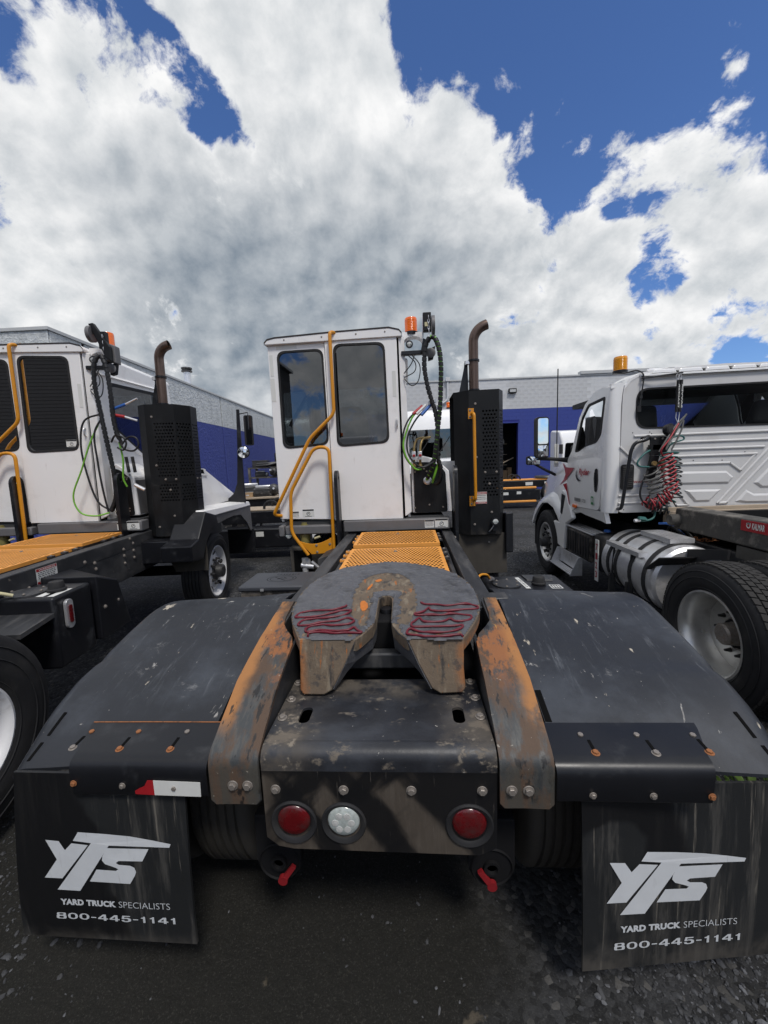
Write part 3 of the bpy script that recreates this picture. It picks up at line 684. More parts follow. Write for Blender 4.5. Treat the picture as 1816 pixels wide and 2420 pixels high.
def lamp(root, x, z, kind, name, r=.056):
    k = MB().lathe([(r * 1.42, 0), (r * 1.42, -.008), (r * 1.34, -.013), (r * 1.18, -.010), (r * 1.05, -.005), (r * 1.0, 0)], (x, -.001, z), 'Y', 32).obj(name, 'rubber', root, smooth=40)
    MB().lathe([(0, -.014), (r * .5, -.0135), (r * .85, -.0115), (r * .97, -.007), (r * 1.02, 0)], (x, -.004, z + r * .16), 'Y', 28).obj('lens', kind, k, smooth=60)
    if name == 'reverse_light':
        d = MB()
        for q in range(6):
            a = q * PI / 3; d.lathe([(0, -.0165), (.012, -.0155), (.014, -.010)], (x + .027 * math.cos(a), -.003, z + r * .16 + .027 * math.sin(a)), 'Y', 8)
        d.obj('led', 'lamp_glass', k, smooth=60)

def fifth_wheel(root):
    edge_r = [(-.01, 1.299), (.12, 1.268), (.25, 1.200), (.36, 1.105), (.435, .955), (.460, .79), (.452, .64), (.424, .535), (.378, .43), (.340, .36)]
    edge_l = [(-.345, .36), (-.385, .44), (-.432, .55), (-.460, .68), (-.464, .80), (-.452, .92), (-.405, 1.07), (-.31, 1.19), (-.16, 1.262)]
    thr = [(-.102, .36), (-.072, .41), (-.044, .468), (-.035, .54), (-.034, .70), (-.030, .745), (-.019, .772), (0, .782), (.019, .772), (.030, .745), (.034, .70), (.035, .54), (.045, .468), (.074, .41), (.108, .36)]
    outer = [tuple(p)[:2] for p in spline([(x, y, 0) for x, y in edge_l + edge_r], 4)]
    body = outer + thr[::-1]
    m = MB(); m.holed(body, [], lambda x, y: (x, y, fz(x, y)), (0, .004, -.055))
    base = m.obj('fifth_wheel', 'horn', root, smooth=30, bevel=.004)
    # horns drop steeply from the break line
    def H(x, d): return (x, .36 - d * .30, fz(0, .36) - d * .954)
    for pts in ([(.108, 0), (.340, 0), (.333, .12), (.336, .195), (.322, .212), (.235, .215), (.200, .195), (.150, .10)],
                [(-.102, 0), (-.345, 0), (-.338, .12), (-.338, .200), (-.322, .217), (-.236, .218), (-.200, .198), (-.148, .10)]):
        MB().prism([H(x, d) for x, d in pts], (0, .052, .010)).obj('horn', 'horn', base, smooth=30, bevel=.007, seg=2)
    # inner walls of the throat and of the horns
    for sx in (-1, 1):
        iw = MB(); L = [(.035, .70, 0), (.036, .54, 0), (.045, .468, 0), (.073, .41, 0), (.107, .36, 0)]
        T = [Vector((sx * x, y, fz(x, y) - .004)) for x, y, _ in L] + [Vector((sx * .150, H(0, .10)[1], H(0, .10)[2])), Vector((sx * .198, H(0, .195)[1], H(0, .195)[2]))]
        Bt = [p + Vector((sx * .004, .045 if i > 4 else .02 + .02 * (i > 2), -.11 if i < 5 else -.06 + .03 * (i == 6))) for i, p in enumerate(T)]
        for i in range(len(T) - 1): iw.hexa([Bt[i], Bt[i + 1], Bt[i + 1] + Vector((sx * .012, .012, 0)), Bt[i] + Vector((sx * .012, .012, 0)), T[i], T[i + 1], T[i + 1] + Vector((sx * .012, .012, 0)), T[i] + Vector((sx * .012, .012, 0))])
        iw.obj('throat_wall', 'grease', base, smooth=0)
    # body under the plate, pivots, lock jaw
    MB().box(-.33, .33, .62, 1.0, 1.02, 1.165).obj('pivot_saddle', 'dark', base, bevel=.01)
    for sx in (-1, 1): MB().lathe([(.05, -.05), (.05, .05)], (sx * .38, .82, 1.10), 'X', 16).obj('pivot_pin', 'scrap', base)
    j = MB(); j.lathe([(.0, .03), (.030, .03), (.036, .0), (.036, -.05)], (0, .735, 1.155), 'Z', 16); j.box(-.038, .038, .70, .80, 1.08, 1.145)
    j.obj('lock_jaw', 'black_steel', base)
    MB().box(-.20, .20, .50, .56, .985, 1.06).obj('lock_housing', 'frame', base, bevel=.01)
    # grease film: a thin uneven layer with a ragged border
    pe = [(-.335, .368), (-.285, .352), (-.214, .356), (-.156, .345), (-.091, .352), (-.065, .412), (-.037, .491), (.058, .476), (.088, .386), (.111, .345), (.18, .348), (.232, .336), (.339, .346)]
    patch = spline([(x, y, 0) for x, y in [(-.082, .469), (-.122, .531), (-.150, .611), (-.160, .727), (-.158, .90), (-.118, 1.035), (-.04, 1.09), (.036, 1.085), (.102, 1.01), (.138, .886), (.150, .713), (.135, .56), (.105, .475)]], 4)
    patch = [(p.x, p.y) for p in patch]
    O = [(p[0] * .992, .83 + (p[1] - .83) * .992) for p in outer] + [(.339, .335), (-.335, .335)]
    st = .0085; xs = np.arange(-.48, .481, st); ys = np.arange(.33, 1.31, st); idx = {}; g = MB(); inside = {}
    for i, x in enumerate(xs):
        for j_, y in enumerate(ys):
            nz = mnoise.noise(Vector((x * 26, y * 26, 0))) * .010 + mnoise.noise(Vector((x * 70, y * 70, 4))) * .005
            xa, ya = x + nz, y + nz * .8
            ok = inpoly(xa * .99, ya, O) and (ya > interp(xa, [p[0] for p in pe], [p[1] for p in pe]) or ya > .5)
            rim = abs(xa) < .041 + .036 + .018 * mnoise.noise(Vector((x * 30, y * 30, 9))) and ya < .80 + .04 and ya > .44
            if inpoly(xa, ya, patch) and not rim: ok = False
            if abs(x) < .034 and y < .745: ok = False
            if abs(x) < .034 and y >= .745 and math.hypot(x, y - .742) < .036: ok = False
            if y < .47 and abs(x) < interp(y, [.36, .41, .47], [.106, .074, .048]): ok = False
            inside[i, j_] = ok
    def nb(i, j_): return sum(inside.get((i + a, j_ + b), False) for a in (-1, 0, 1) for b in (-1, 0, 1))
    cells = [(i, j_) for i in range(len(xs) - 1) for j_ in range(len(ys) - 1) if inside[i, j_] and inside[i + 1, j_] and inside[i, j_ + 1] and inside[i + 1, j_ + 1]]
    for (i, j_) in cells:
        q = []
        for a, b in ((0, 0), (1, 0), (1, 1), (0, 1)):
            k = (i + a, j_ + b)
            if k not in idx:
                x, y = xs[k[0]], ys[k[1]]
                arc = math.hypot(x, (y - .74) * .92)
                h = .005 + .0035 * mnoise.noise(Vector((x * 9, y * 9, 7))) + .0030 * mnoise.noise(Vector((x * 34, y * 34, 2))) + .0022 * math.sin(arc * 105 + 2 * mnoise.noise(Vector((x * 5, y * 5, 1)))) * (.35 + .65 * (mnoise.noise(Vector((x * 6, y * 6, 11))) > 0))
                h = max(h, .0012) if nb(*k) == 9 else .0008
                if abs(x) < .09 and y < .85 and nb(*k) == 9: h += .004 + .004 * mnoise.noise(Vector((x * 40, y * 40, 5)))
                idx[k] = len(g.v); g.v.append((float(x), float(y), fz(x, y) + .0008 + h))
            q.append(idx[k])
        g.f.append(tuple(q))
    g.obj('grease_film', 'grease', base, smooth=60)
    # crumbs of grease at the horn break
    for sgn, sq in ((-1, [(-.187, .657), (-.199, .641), (-.252, .612), (-.341, .608), (-.394, .587), (-.412, .554), (-.401, .541), (-.333, .545), (-.28, .563), (-.205, .602), (-.167, .605), (-.159, .591), (-.186, .559), (-.25, .536), (-.31, .528), (-.362, .515), (-.38, .479), (-.367, .464), (-.321, .471), (-.272, .493), (-.207, .503), (-.168, .527), (-.136, .513), (-.13, .495), (-.154, .471), (-.223, .462), (-.272, .469), (-.322, .453), (-.333, .425), (-.32, .408), (-.274, .424), (-.203, .414), (-.146, .42), (-.123, .442), (-.106, .419), (-.085, .395), (-.154, .398), (-.199, .394), (-.253, .406), (-.309, .399), (-.309, .372)]),
                    (1, [(.175, .675), (.193, .655), (.256, .647), (.299, .634), (.383, .651), (.423, .631), (.440, .616), (.430, .597), (.375, .592), (.282, .58), (.221, .589), (.211, .617), (.184, .578), (.144, .56), (.153, .544), (.219, .546), (.266, .54), (.309, .553), (.367, .538), (.395, .525), (.384, .495), (.348, .481), (.314, .485), (.299, .506), (.261, .481), (.186, .481), (.164, .515), (.14, .485), (.128, .468), (.133, .439), (.184, .438), (.241, .438), (.297, .44), (.343, .444), (.334, .417), (.276, .391), (.21, .391), (.161, .397), (.122, .423), (.108, .396), (.112, .378), (.16, .365), (.186, .358), (.261, .358), (.322, .369), (.335, .355)])):
        pts = spline([(x, y, fz(x, y) + .0105) for x, y in sq], 5)
        rr = [.0052 + .0030 * mnoise.noise(Vector((i * .22, sgn * 5, 0))) + .0012 * mnoise.noise(Vector((i * .9, sgn * 7, 0))) for i in range(len(pts))]
        MB().tube(pts, rr, 7).obj('red_grease_bead', 'red_grease', base, smooth=60)
    for cx, cy, a, b, rot in ((-.105, .67, .018, .055, .15), (-.095, .90, .008, .045, -.25), (-.055, .985, .016, .022, -.6)):
        P = []
        for k in range(18):
            t = 2 * PI * k / 18; w = 1 + .3 * mnoise.noise(Vector((math.cos(t) * 2, math.sin(t) * 2, cx * 90))); u, v = a * w * math.cos(t), b * w * math.sin(t)
            x, y = cx + u * math.cos(rot) - v * math.sin(rot), cy + u * math.sin(rot) + v * math.cos(rot); P.append((x, y, fz(x, y) + .0008))
        MB().prism(P, (0, 0, .0012)).obj('orange_paint_smear', 'orange_mark', base, smooth=0)
    return base

def rear_end(root):
    hl = rrect(-.305, -.262, .135, .228, .020, 5); hr = rrect(.270, .313, .135, .228, .020, 5)
    top = MB().holed([(-.392, .045), (.392, .045), (.392, .42), (.30, .425), (-.30, .425), (-.392, .42)], [hl, hr], lambda x, y: (x, y, .98), (0, 0, -.010)).obj('deck_end_plate', 'plate_top', root, smooth=30)
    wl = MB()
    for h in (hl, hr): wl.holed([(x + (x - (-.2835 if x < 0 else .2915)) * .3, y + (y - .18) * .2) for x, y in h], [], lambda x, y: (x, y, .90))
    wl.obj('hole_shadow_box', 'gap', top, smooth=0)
    prof = [(.045, .98), (.025, .977), (.008, .968), (-.003, .953), (-.006, .935), (-.006, .905)]
    MB().grid(lambda i, x: (x, prof[int(i)][0], prof[int(i)][1]), range(6), [-.392, -.2, 0, .2, .392], (0, .008, -.004)).obj('bent_edge', 'plate_top', top, smooth=60)
    rp = MB().prism([(-.392, -.006, .905), (-.392, -.006, .655), (-.352, -.006, .622), (-.30, -.006, .612), (.33, -.006, .602), (.388, -.006, .630), (.392, -.006, .905)], (0, .010, 0)).obj('rear_plate', 'plate_rear', root, smooth=30)
    for p in [(-.367, .277), (-.367, .162), (.369, .283), (.368, .168), (.367, .397), (-.373, .396)]: bolt(top, (p[0], p[1], .981), (0, 0, 1), .0125)
    for x, z in [(-.347, .839), (-.115, .839), (.111, .840), (.342, .842)]: bolt(rp, (x, -.007, z), (0, -1, 0), .0118)
    lamp(root, -.292, .716, 'red_lens', 'tail_light'); lamp(root, .299, .714, 'red_lens', 'tail_light'); lamp(root, -.121, .716, 'clear_lens', 'reverse_light', .054)
    for sx in (-1, 1):
        rows = [(-.020, .792, .412, .552), (-.020, .808, .397, .568), (-.020, .92, .397, .568), (-.018, .942, .397, .568), (-.008, .960, .397, .568), (.010, .975, .397, .568), (.06, 1.003, .398, .568), (.15, 1.045, .398, .568), (.24, 1.086, .399, .568), (.36, 1.118, .400, .568), (.45, 1.136, .404, .568), (.51, 1.147, .425, .568), (.56, 1.155, .462, .568), (.61, 1.162, .492, .568), (.68, 1.172, .503, .568), (.83, 1.195, .505, .567), (.855, 1.188, .507, .565)]
        rp_ = MB().grid(lambda i, t: (sx * (rows[int(i)][2] + (rows[int(i)][3] - rows[int(i)][2]) * t), rows[int(i)][0], rows[int(i)][1] + .0015 * math.sin(i * 2.1 + t * 4)), range(len(rows)), [0, .12, .5, .88, 1], (0, .012, -.012)).obj('guide_ramp', 'ramp', root, smooth=45)
        for xi in (.400, .556):
            pf = [(y, z) for y, z, a, b in rows[6:12]]
            MB().prism([(sx * xi, y, z - .013) for y, z in pf] + [(sx * xi, .52, .90), (sx * xi, .06, .90)], (sx * .011, 0, 0)).obj('ramp_side', 'frame', rp_, smooth=0)
        MB().prism([(sx * .494, .58, 1.15), (sx * .494, .84, 1.18), (sx * .494, .84, .92), (sx * .494, .58, .92)], (sx * .011, 0, 0)).obj('ramp_side', 'frame', rp_, smooth=0)
        for x in ((.487, .436) if sx < 0 else (.433, .486)): bolt(rp_, (sx * x, -.021, .864 if sx < 0 else .857), (0, -1, 0), .0125)
        # tow lobe with its red latch
        lob = [(-.085, .62), (-.085, .43)] + [(.085 * math.cos(a), .43 + .085 * math.sin(a)) for a in [PI + PI * k / 12 for k in range(13)]] + [(.085, .62)]
        cx = .405 if sx < 0 else .392
        tw = MB().prism([(sx * cx + x, .11, z) for x, z in lob], (0, .05, 0)).obj('tow_lug', 'dark', root, smooth=30, bevel=.006)
        MB().lathe([(.030, 0), (.030, -.012), (.020, -.012), (.018, 0)], (sx * cx, .108, .428), 'Y', 18).obj('bushing', 'dark', tw)
        MB().lathe([(.070, 0), (.074, -.006), (.078, 0)], (sx * cx, .1085, .428), 'Y', 24, cap=False).obj('ring', 'dark', tw, smooth=60)
        a = Vector((sx * .352, .09, .416)); b_ = Vector((sx * .385, .085, .374)); dv = (b_ - a).normalized(); nn = Vector((dv.z, 0, -dv.x))
        pin = MB().prism([a - nn * .009 - dv * .01, a + nn * .009 - dv * .01, b_ + nn * .010, b_ - nn * .010], (0, .012, 0)); pin.lathe([(0, 0), (.018, 0), (.018, .016), (0, .016)], b_ + dv * .006, 'Y', 16)
        pin.obj('latch', 'red_pin', tw, smooth=30)
        fender(root, sx); mud_flap(root, sx)
        wheel(root, (sx * .685, .72, .52), .52, .29, sx, front=False, grooves=5, mat='rubber_dirty', lugs=False, hand=0)
        wheel(root, (sx * 1.01, .72, .52), .52, .27, sx, front=False, grooves=5, mat='rubber_dirty')
    MB().tube([(-.9, .72, .52), (.9, .72, .52)], .10, 14).obj('rear_axle', 'dark', root)
    MB().lathe([(.10, -.2), (.22, -.1), (.24, 0), (.22, .1), (.10, .2)], (0, .72, .52), 'X', 18).obj('differential', 'dark', root)
    fifth_wheel(root)

def sticker(parent, fn, x0, x1, z0, z1, head='black_print', headtext=None, lines=4, foot=None, pict=False):
    """a printed warning label; fn(a, b, off) maps into the surface, off lifts towards the viewer"""
    q = lambda a, b, o: fn(x0 + (x1 - x0) * a, z0 + (z1 - z0) * b, o)
    s = MB().flat([q(0, 0, .0012), q(1, 0, .0012), q(1, 1, .0012), q(0, 1, .0012)]).obj('warning_label', 'label', parent, smooth=0)
    MB().flat([q(.02, .80, .0022), q(.98, .80, .0022), q(.98, .98, .0022), q(.02, .98, .0022)]).obj('label_header', head, s, smooth=0)
    t = MB()
    if headtext: text(t, headtext, lambda a, b: q(a, b, .0032), .12, .9, .83, .95, .02)
    if t.v: t.obj('label_title', 'label' , s, smooth=0)
    l = MB(); rnd = random.Random(int(abs(x0 * 1000)))
    for k in range(lines):
        b = .68 - k * (.62 if not foot else .46) / max(1, lines); x = .08
        while x < .9:
            w = rnd.uniform(.05, .14); l.flat([q(x, b, .0022), q(min(x + w, .93), b, .0022), q(min(x + w, .93), b + .05, .0022), q(x, b + .05, .0022)]); x += w + .035
    if pict: l = MB(); l.holed(circ(.5, .42, .16, 20, .24), [circ(.5, .42, .12, 20, .19)], lambda a, b: q(a, b, .0022)); l.flat([q(.42, .36, .0024), q(.58, .50, .0024), q(.57, .56, .0024), q(.41, .42, .0024)]); l.flat([q(.2, .06, .0022), q(.8, .06, .0022), q(.8, .11, .0022), q(.2, .11, .0022)])
    l.obj('label_text', 'black_print', s, smooth=0)
    if foot:
        MB().flat([q(.02, .02, .0022), q(.98, .02, .0022), q(.98, .17, .0022), q(.02, .17, .0022)]).obj('label_footer', foot, s, smooth=0)
        if headtext: f = MB(); text(f, headtext, lambda a, b: q(a, b, .0032), .12, .9, .045, .15, .02); f.obj('label_title', 'label', s, smooth=0)
    return s

def wrapped_hose(root, pts, r=.025, per=7, green=True, step=.048):
    P = spline(pts, per)
    h = MB().tube(P, r * .72, 8).obj('air_hose', 'hose_green' if green else 'hose_black', root, smooth=60)
    # black spiral guard as separate turns
    L = [0]
    for a, b in zip(P, P[1:]): L.append(L[-1] + (b - a).length)
    w = MB(); s = .01
    def at(d):
        return Vector([interp(d, L, [p[i] for p in P]) for i in range(3)])
    while s < L[-1] - step:
        a, b = at(s), at(s + step * .78); dv = (b - a).normalized(); tilt = Vector((.35 * dv.z, .2, -.35 * dv.x)); n = (dv + tilt * .45).normalized(); o = len(w.v)
        up = Vector((0, 1, 0)); u = (up - n * up.dot(n)).normalized(); v = n.cross(u); rr = r * random.uniform(.94, 1.06)
        for c_, q in ((a, .92), (a, 1.0), (b, 1.0), (b, .92)):
            for k in range(10): t = 2 * PI * k / 10; w.v.append(tuple(c_ + (u * math.cos(t) + v * math.sin(t)) * rr * q))
        for i in range(3):
            for k in range(10): w.f.append((o + i * 10 + k, o + i * 10 + (k + 1) % 10, o + (i + 1) * 10 + (k + 1) % 10, o + (i + 1) * 10 + k))
        s += step
    w.obj('spiral_guard', 'hose_black', h, smooth=45)
    return h

def worklight(root, p, n, r=.045, name='work_light'):
    k = MB().lathe([(0, .05), (r * .7, .045), (r, .015), (r * 1.06, 0), (r * 1.06, -.012), (r * .92, -.012)], p, [-c_ for c_ in n], 20).obj(name, 'black_steel', root, smooth=40)
    MB().lathe([(0, -.016), (r * .6, -.013), (r * .92, -.008)], p, [-c_ for c_ in n], 20).obj('lens', 'lamp_glass', k, smooth=60)
    v = Vector(n).cross(Vector((0, 0, 1))).normalized() if abs(n[2]) < .9 else Vector((1, 0, 0))
    d = MB()
    for s in (-1, 1): d.lathe([(0, -.019), (r * .30, -.016), (r * .34, -.010)], Vector(p) + v * s * r * .42, [-c_ for c_ in n], 10)
    d.obj('led', 'clear_lens', k, smooth=50); return k

def beacon(root, p, r=.066, h=.145, mat='amber'):
    b = MB().lathe([(r * 1.08, -.03), (r * 1.08, 0), (r, .002)], p, 'Z', 24).obj('beacon', 'black_steel', root, smooth=40)
    d = MB(); prof = [(r, .002)]
    for k in range(8): prof += [(r * 1.0, .006 + k * h * .88 / 8), (r * .975, .010 + k * h * .88 / 8)]
    prof += [(r * .97, h * .92), (r * .90, h * .985), (r * .75, h), (0, h)]
    d.lathe(prof, p, 'Z', 28).obj('beacon_lens', mat, b, smooth=30); return b

def box_emblem(parent, cx, cy, z, rx, ry):
    e = MB()
    ring = lambda a, b: e.holed(circ(cx, cy, rx * a, 40, ry * a), [circ(cx, cy, rx * b, 40, ry * b)], lambda x, y: (x, y, z))
    ring(1.0, .965); ring(.80, .765)
    for p, q in (((-.55, .45), (.35, -.55)), ((.0, .45), (-.28, -.10)), ((.05, .45), (.36, .02)), ((-.30, -.08), (.30, -.08))):
        a = Vector((cx + p[0] * rx, cy + p[1] * ry, z)); b = Vector((cx + q[0] * rx, cy + q[1] * ry, z)); n = Vector((-(b - a).y, (b - a).x, 0)).normalized() * .003; e.flat([a - n, b - n, b + n, a + n])
    # a row of small moulded letters, too worn to read, facing the far side
    rnd = random.Random(5); x = cx - rx * .62
    while x < cx + rx * .9:
        w = rnd.uniform(.012, .020); y = cy + ry * 1.22
        e.flat([(x, y, z), (x + .005, y, z), (x + .005, y + .028, z), (x, y + .028, z)])
        e.flat([(x + .005, y + .022, z), (x + w, y + .022, z), (x + w, y + .028, z), (x + .005, y + .028, z)])
        if rnd.random() < .6: e.flat([(x + .005, y + .010, z), (x + w, y + .010, z), (x + w, y + .016, z), (x + .005, y + .016, z)])
        if rnd.random() < .5: e.flat([(x + w - .004, y, z), (x + w, y, z), (x + w, y + .022, z), (x + w - .004, y + .022, z)])
        x += w + .012
    e.obj('emblem', 'gap', parent, smooth=0)

def hood_and_fender(root, main=True):
    """engine hood beside the cab, right front fender with its mirror post, splash guard"""
    # rear end of the hood: white shell round a black bulkhead
    sec = [(.16, 1.34), (.16, 1.96), (.30, 1.97), (.44, 1.93), (.575, 1.80), (.60, 1.34)]
    k_ = 0.0 if main else .15
    sec = [(x - k_ * (x > .2) * (1 if x > .35 else .5), z) for x, z in sec]
    h = MB().prism([(x, 3.22, z) for x, z in sec], (0, .5, 0))
    side = [(3.55, 1.34), (3.55, 1.90), (4.20, 1.90), (4.40, 1.855), (5.45, 1.48), (5.52, 1.40), (5.50, 1.34)]
    hood = h.obj('hood', 'white', root, smooth=30, bevel=.012)
    def hs(y, k):
        zt = interp(y, [3.55, 4.2, 4.4, 5.45, 5.52], [1.90, 1.90, 1.862, 1.49, 1.40]); zc = min(zt - .02, interp(y, [3.55, 5.3, 5.5], [1.545, 1.46, 1.36]))
        return [(.165, y, 1.335), (.165, y, zt), (.76, y, zt), (.83, y, zt - .02), (.888, y, zc + .02), (.905, y, zc - .015), (.908, y, 1.335)][k]
    ysh = [3.55, 3.9, 4.2, 4.4, 4.75, 5.1, 5.35, 5.46, 5.52]
    m = MB().grid(lambda y, k: hs(y, int(k)), ysh, range(7)); m.add([hs(5.52, k) for k in range(7)], [tuple(range(7))]); m.add([hs(3.55, k) for k in range(7)], [tuple(range(7))[::-1]])
    m.obj('hood_front', 'white', hood, smooth=25)
    P_ = lambda y, t: tuple(a_ * (1 - t) + b_ * t + q_ for a_, b_, q_ in zip(hs(y, 3), hs(y, 4), (.004, 0, .004)))
    cw = MB().grid(lambda y, t: tuple(v + q for v, q in zip(P_(y, t), (.010, 0, .012))), [3.6, 4.27, 4.34], [.01, .30], (-.01, 0, -.015)).obj('cowl_strip', 'white', hood, smooth=0)
    for k in range(4):
        y = 3.62 + k * .165; MB().prism([tuple(v + q for v, q in zip(P_(yy, t), (.011, 0, .013))) for yy, t in ((y, .07), (y + .13, .07), (y + .13, .24), (y, .24))], (-.002, 0, -.002)).obj('louver', 'gap', cw, smooth=0)
    MB().prism([(.602 - k_, 3.235, 1.36), (.602 - k_, 3.715, 1.36), (.582 - k_, 3.715, 1.765), (.582 - k_, 3.235, 1.765)], (.004, 0, 0)).obj('side_panel', 'grey_paint', hood, smooth=0)
    bk = MB().holed(rpoly([(.185, 1.345), (.185, 1.91), (.42 - k_, 1.895), (.535 - k_, 1.79), (.55 - k_, 1.345)], .03), [], lambda a, b: (a, 3.205, b), (0, .015, 0)).obj('bulkhead', 'stack_black', root, smooth=0)
    for x, z in ((.19, 1.40), (.50 - k_, 1.40), (.20, 1.80), (.50 - k_, 1.78), (.33, 1.80), (.36, 1.80), (.30, 1.83), (.39, 1.83), (.35, 1.43)): bolt(bk, (x, 3.204, z), (0, -1, 0), .007)
    # right front fender
    f = MB().hexa([(.86, 3.25, 1.30), (1.19, 3.30, 1.27), (1.19, 5.33, 1.215), (.86, 5.36, 1.24), (.86, 3.25, 1.385), (1.17, 3.30, 1.365), (1.17, 5.32, 1.285), (.86, 5.36, 1.31)]).obj('front_fender', 'white', root, smooth=30, bevel=.012)
    arch = [(5.36, 1.214), (5.40, .76), (5.29, .78), (5.10, .95), (4.78, 1.12), (4.45, 1.15), (4.1, 1.15), (3.72, 1.13), (3.62, 1.265)]
    MB().prism([(1.175, y, z) for y, z in arch], (-.03, 0, 0)).obj('fender_skirt', 'grey_paint', f, smooth=0, bevel=.006)
    MB().prism([(1.20, y, z) for y, z in [(5.36, .80), (5.42, .78), (5.44, .38), (5.36, .36)]], (-.45, 0, 0)).obj('splash_flap', 'black_steel', f, smooth=0, bevel=.008)
    if main: MB().prism([(1.262, y, z) for y, z in [(3.20, 1.312), (3.62, 1.270), (3.68, 1.14), (3.42, 1.10), (3.30, .86), (3.18, .865)]], (-.085, 0, 0)).obj('splash_guard', 'black_steel', f, smooth=0, bevel=.012)
    else:
        g = [(3.27, 1.355), (3.62, 1.270), (3.68, 1.14), (3.42, 1.10), (3.24, .985), (3.10, .80), (2.80, .84), (2.78, 1.02), (3.0, 1.06)]
        MB().prism([(1.205, y, z) for y, z in g], (-.34, 0, 0)).obj('splash_guard', 'black_steel', f, smooth=0, bevel=.012)
        gb_ = MB().box(.545, .98, 2.96, 3.5, .80, 1.055).obj('guard_bracket', 'black_steel', f, bevel=.01)
        for z in (.86, .93, 1.0): bolt(gb_, (.94, 2.958, z), (0, -1, 0), .011)
    # mirror on its tapered post
    my, mx = 5.05, 1.036
    post = MB().prism([(mx - .03, my, 1.29), (mx + .150, my, 1.29), (mx + .144, my, 1.75), (mx + .146, my, 2.25), (mx + .146, my, 2.82), (mx + .102, my, 2.82), (mx + .078, my, 2.2), (mx + .045, my, 1.75), (mx + .03, my, 1.58)], (0, .04, 0)).obj('mirror_post', 'black_steel', root, smooth=0, bevel=.004)
    MB().prism([(mx - .215, my + .001, 1.29), (mx + .01, my + .001, 1.29), (mx + .035, my + .001, 1.62), (mx - .03, my + .001, 1.45)], (0, .03, 0)).obj('gusset', 'black_steel', post, smooth=0)
    MB().tube([(mx + .11, my, 2.74), (mx + .29, my - .02, 2.765), (mx + .29, my - .02, 2.72)], .008, 6).obj('mirror_arm', 'black_steel', post)
    mir = MB().holed(rrect(mx + .220, mx + .355, 2.235, 2.72, .03), [], lambda a, b: (a, my - .04, b), (0, .05, 0)).obj('flat_mirror', 'rubber', post, smooth=30, bevel=.008)
    MB().holed(rrect(mx + .234, mx + .341, 2.25, 2.705, .024), [], lambda a, b: (a, my - .0425 - .06 * (a - mx - .29), b)).obj('mirror_glass', 'mirror', mir, smooth=0)
    cv = MB().lathe([(.098, .03), (.102, 0), (.096, -.012)], (mx + .18, my - .03, 2.125), 'Y', 24).obj('convex_mirror', 'rubber', post)
    MB().lathe([(.094, -.008), (.075, -.021), (.04, -.031), (0, -.035)], (mx + .18, my - .03, 2.125), 'Y', 24).obj('mirror_glass', 'mirror', cv, smooth=80)

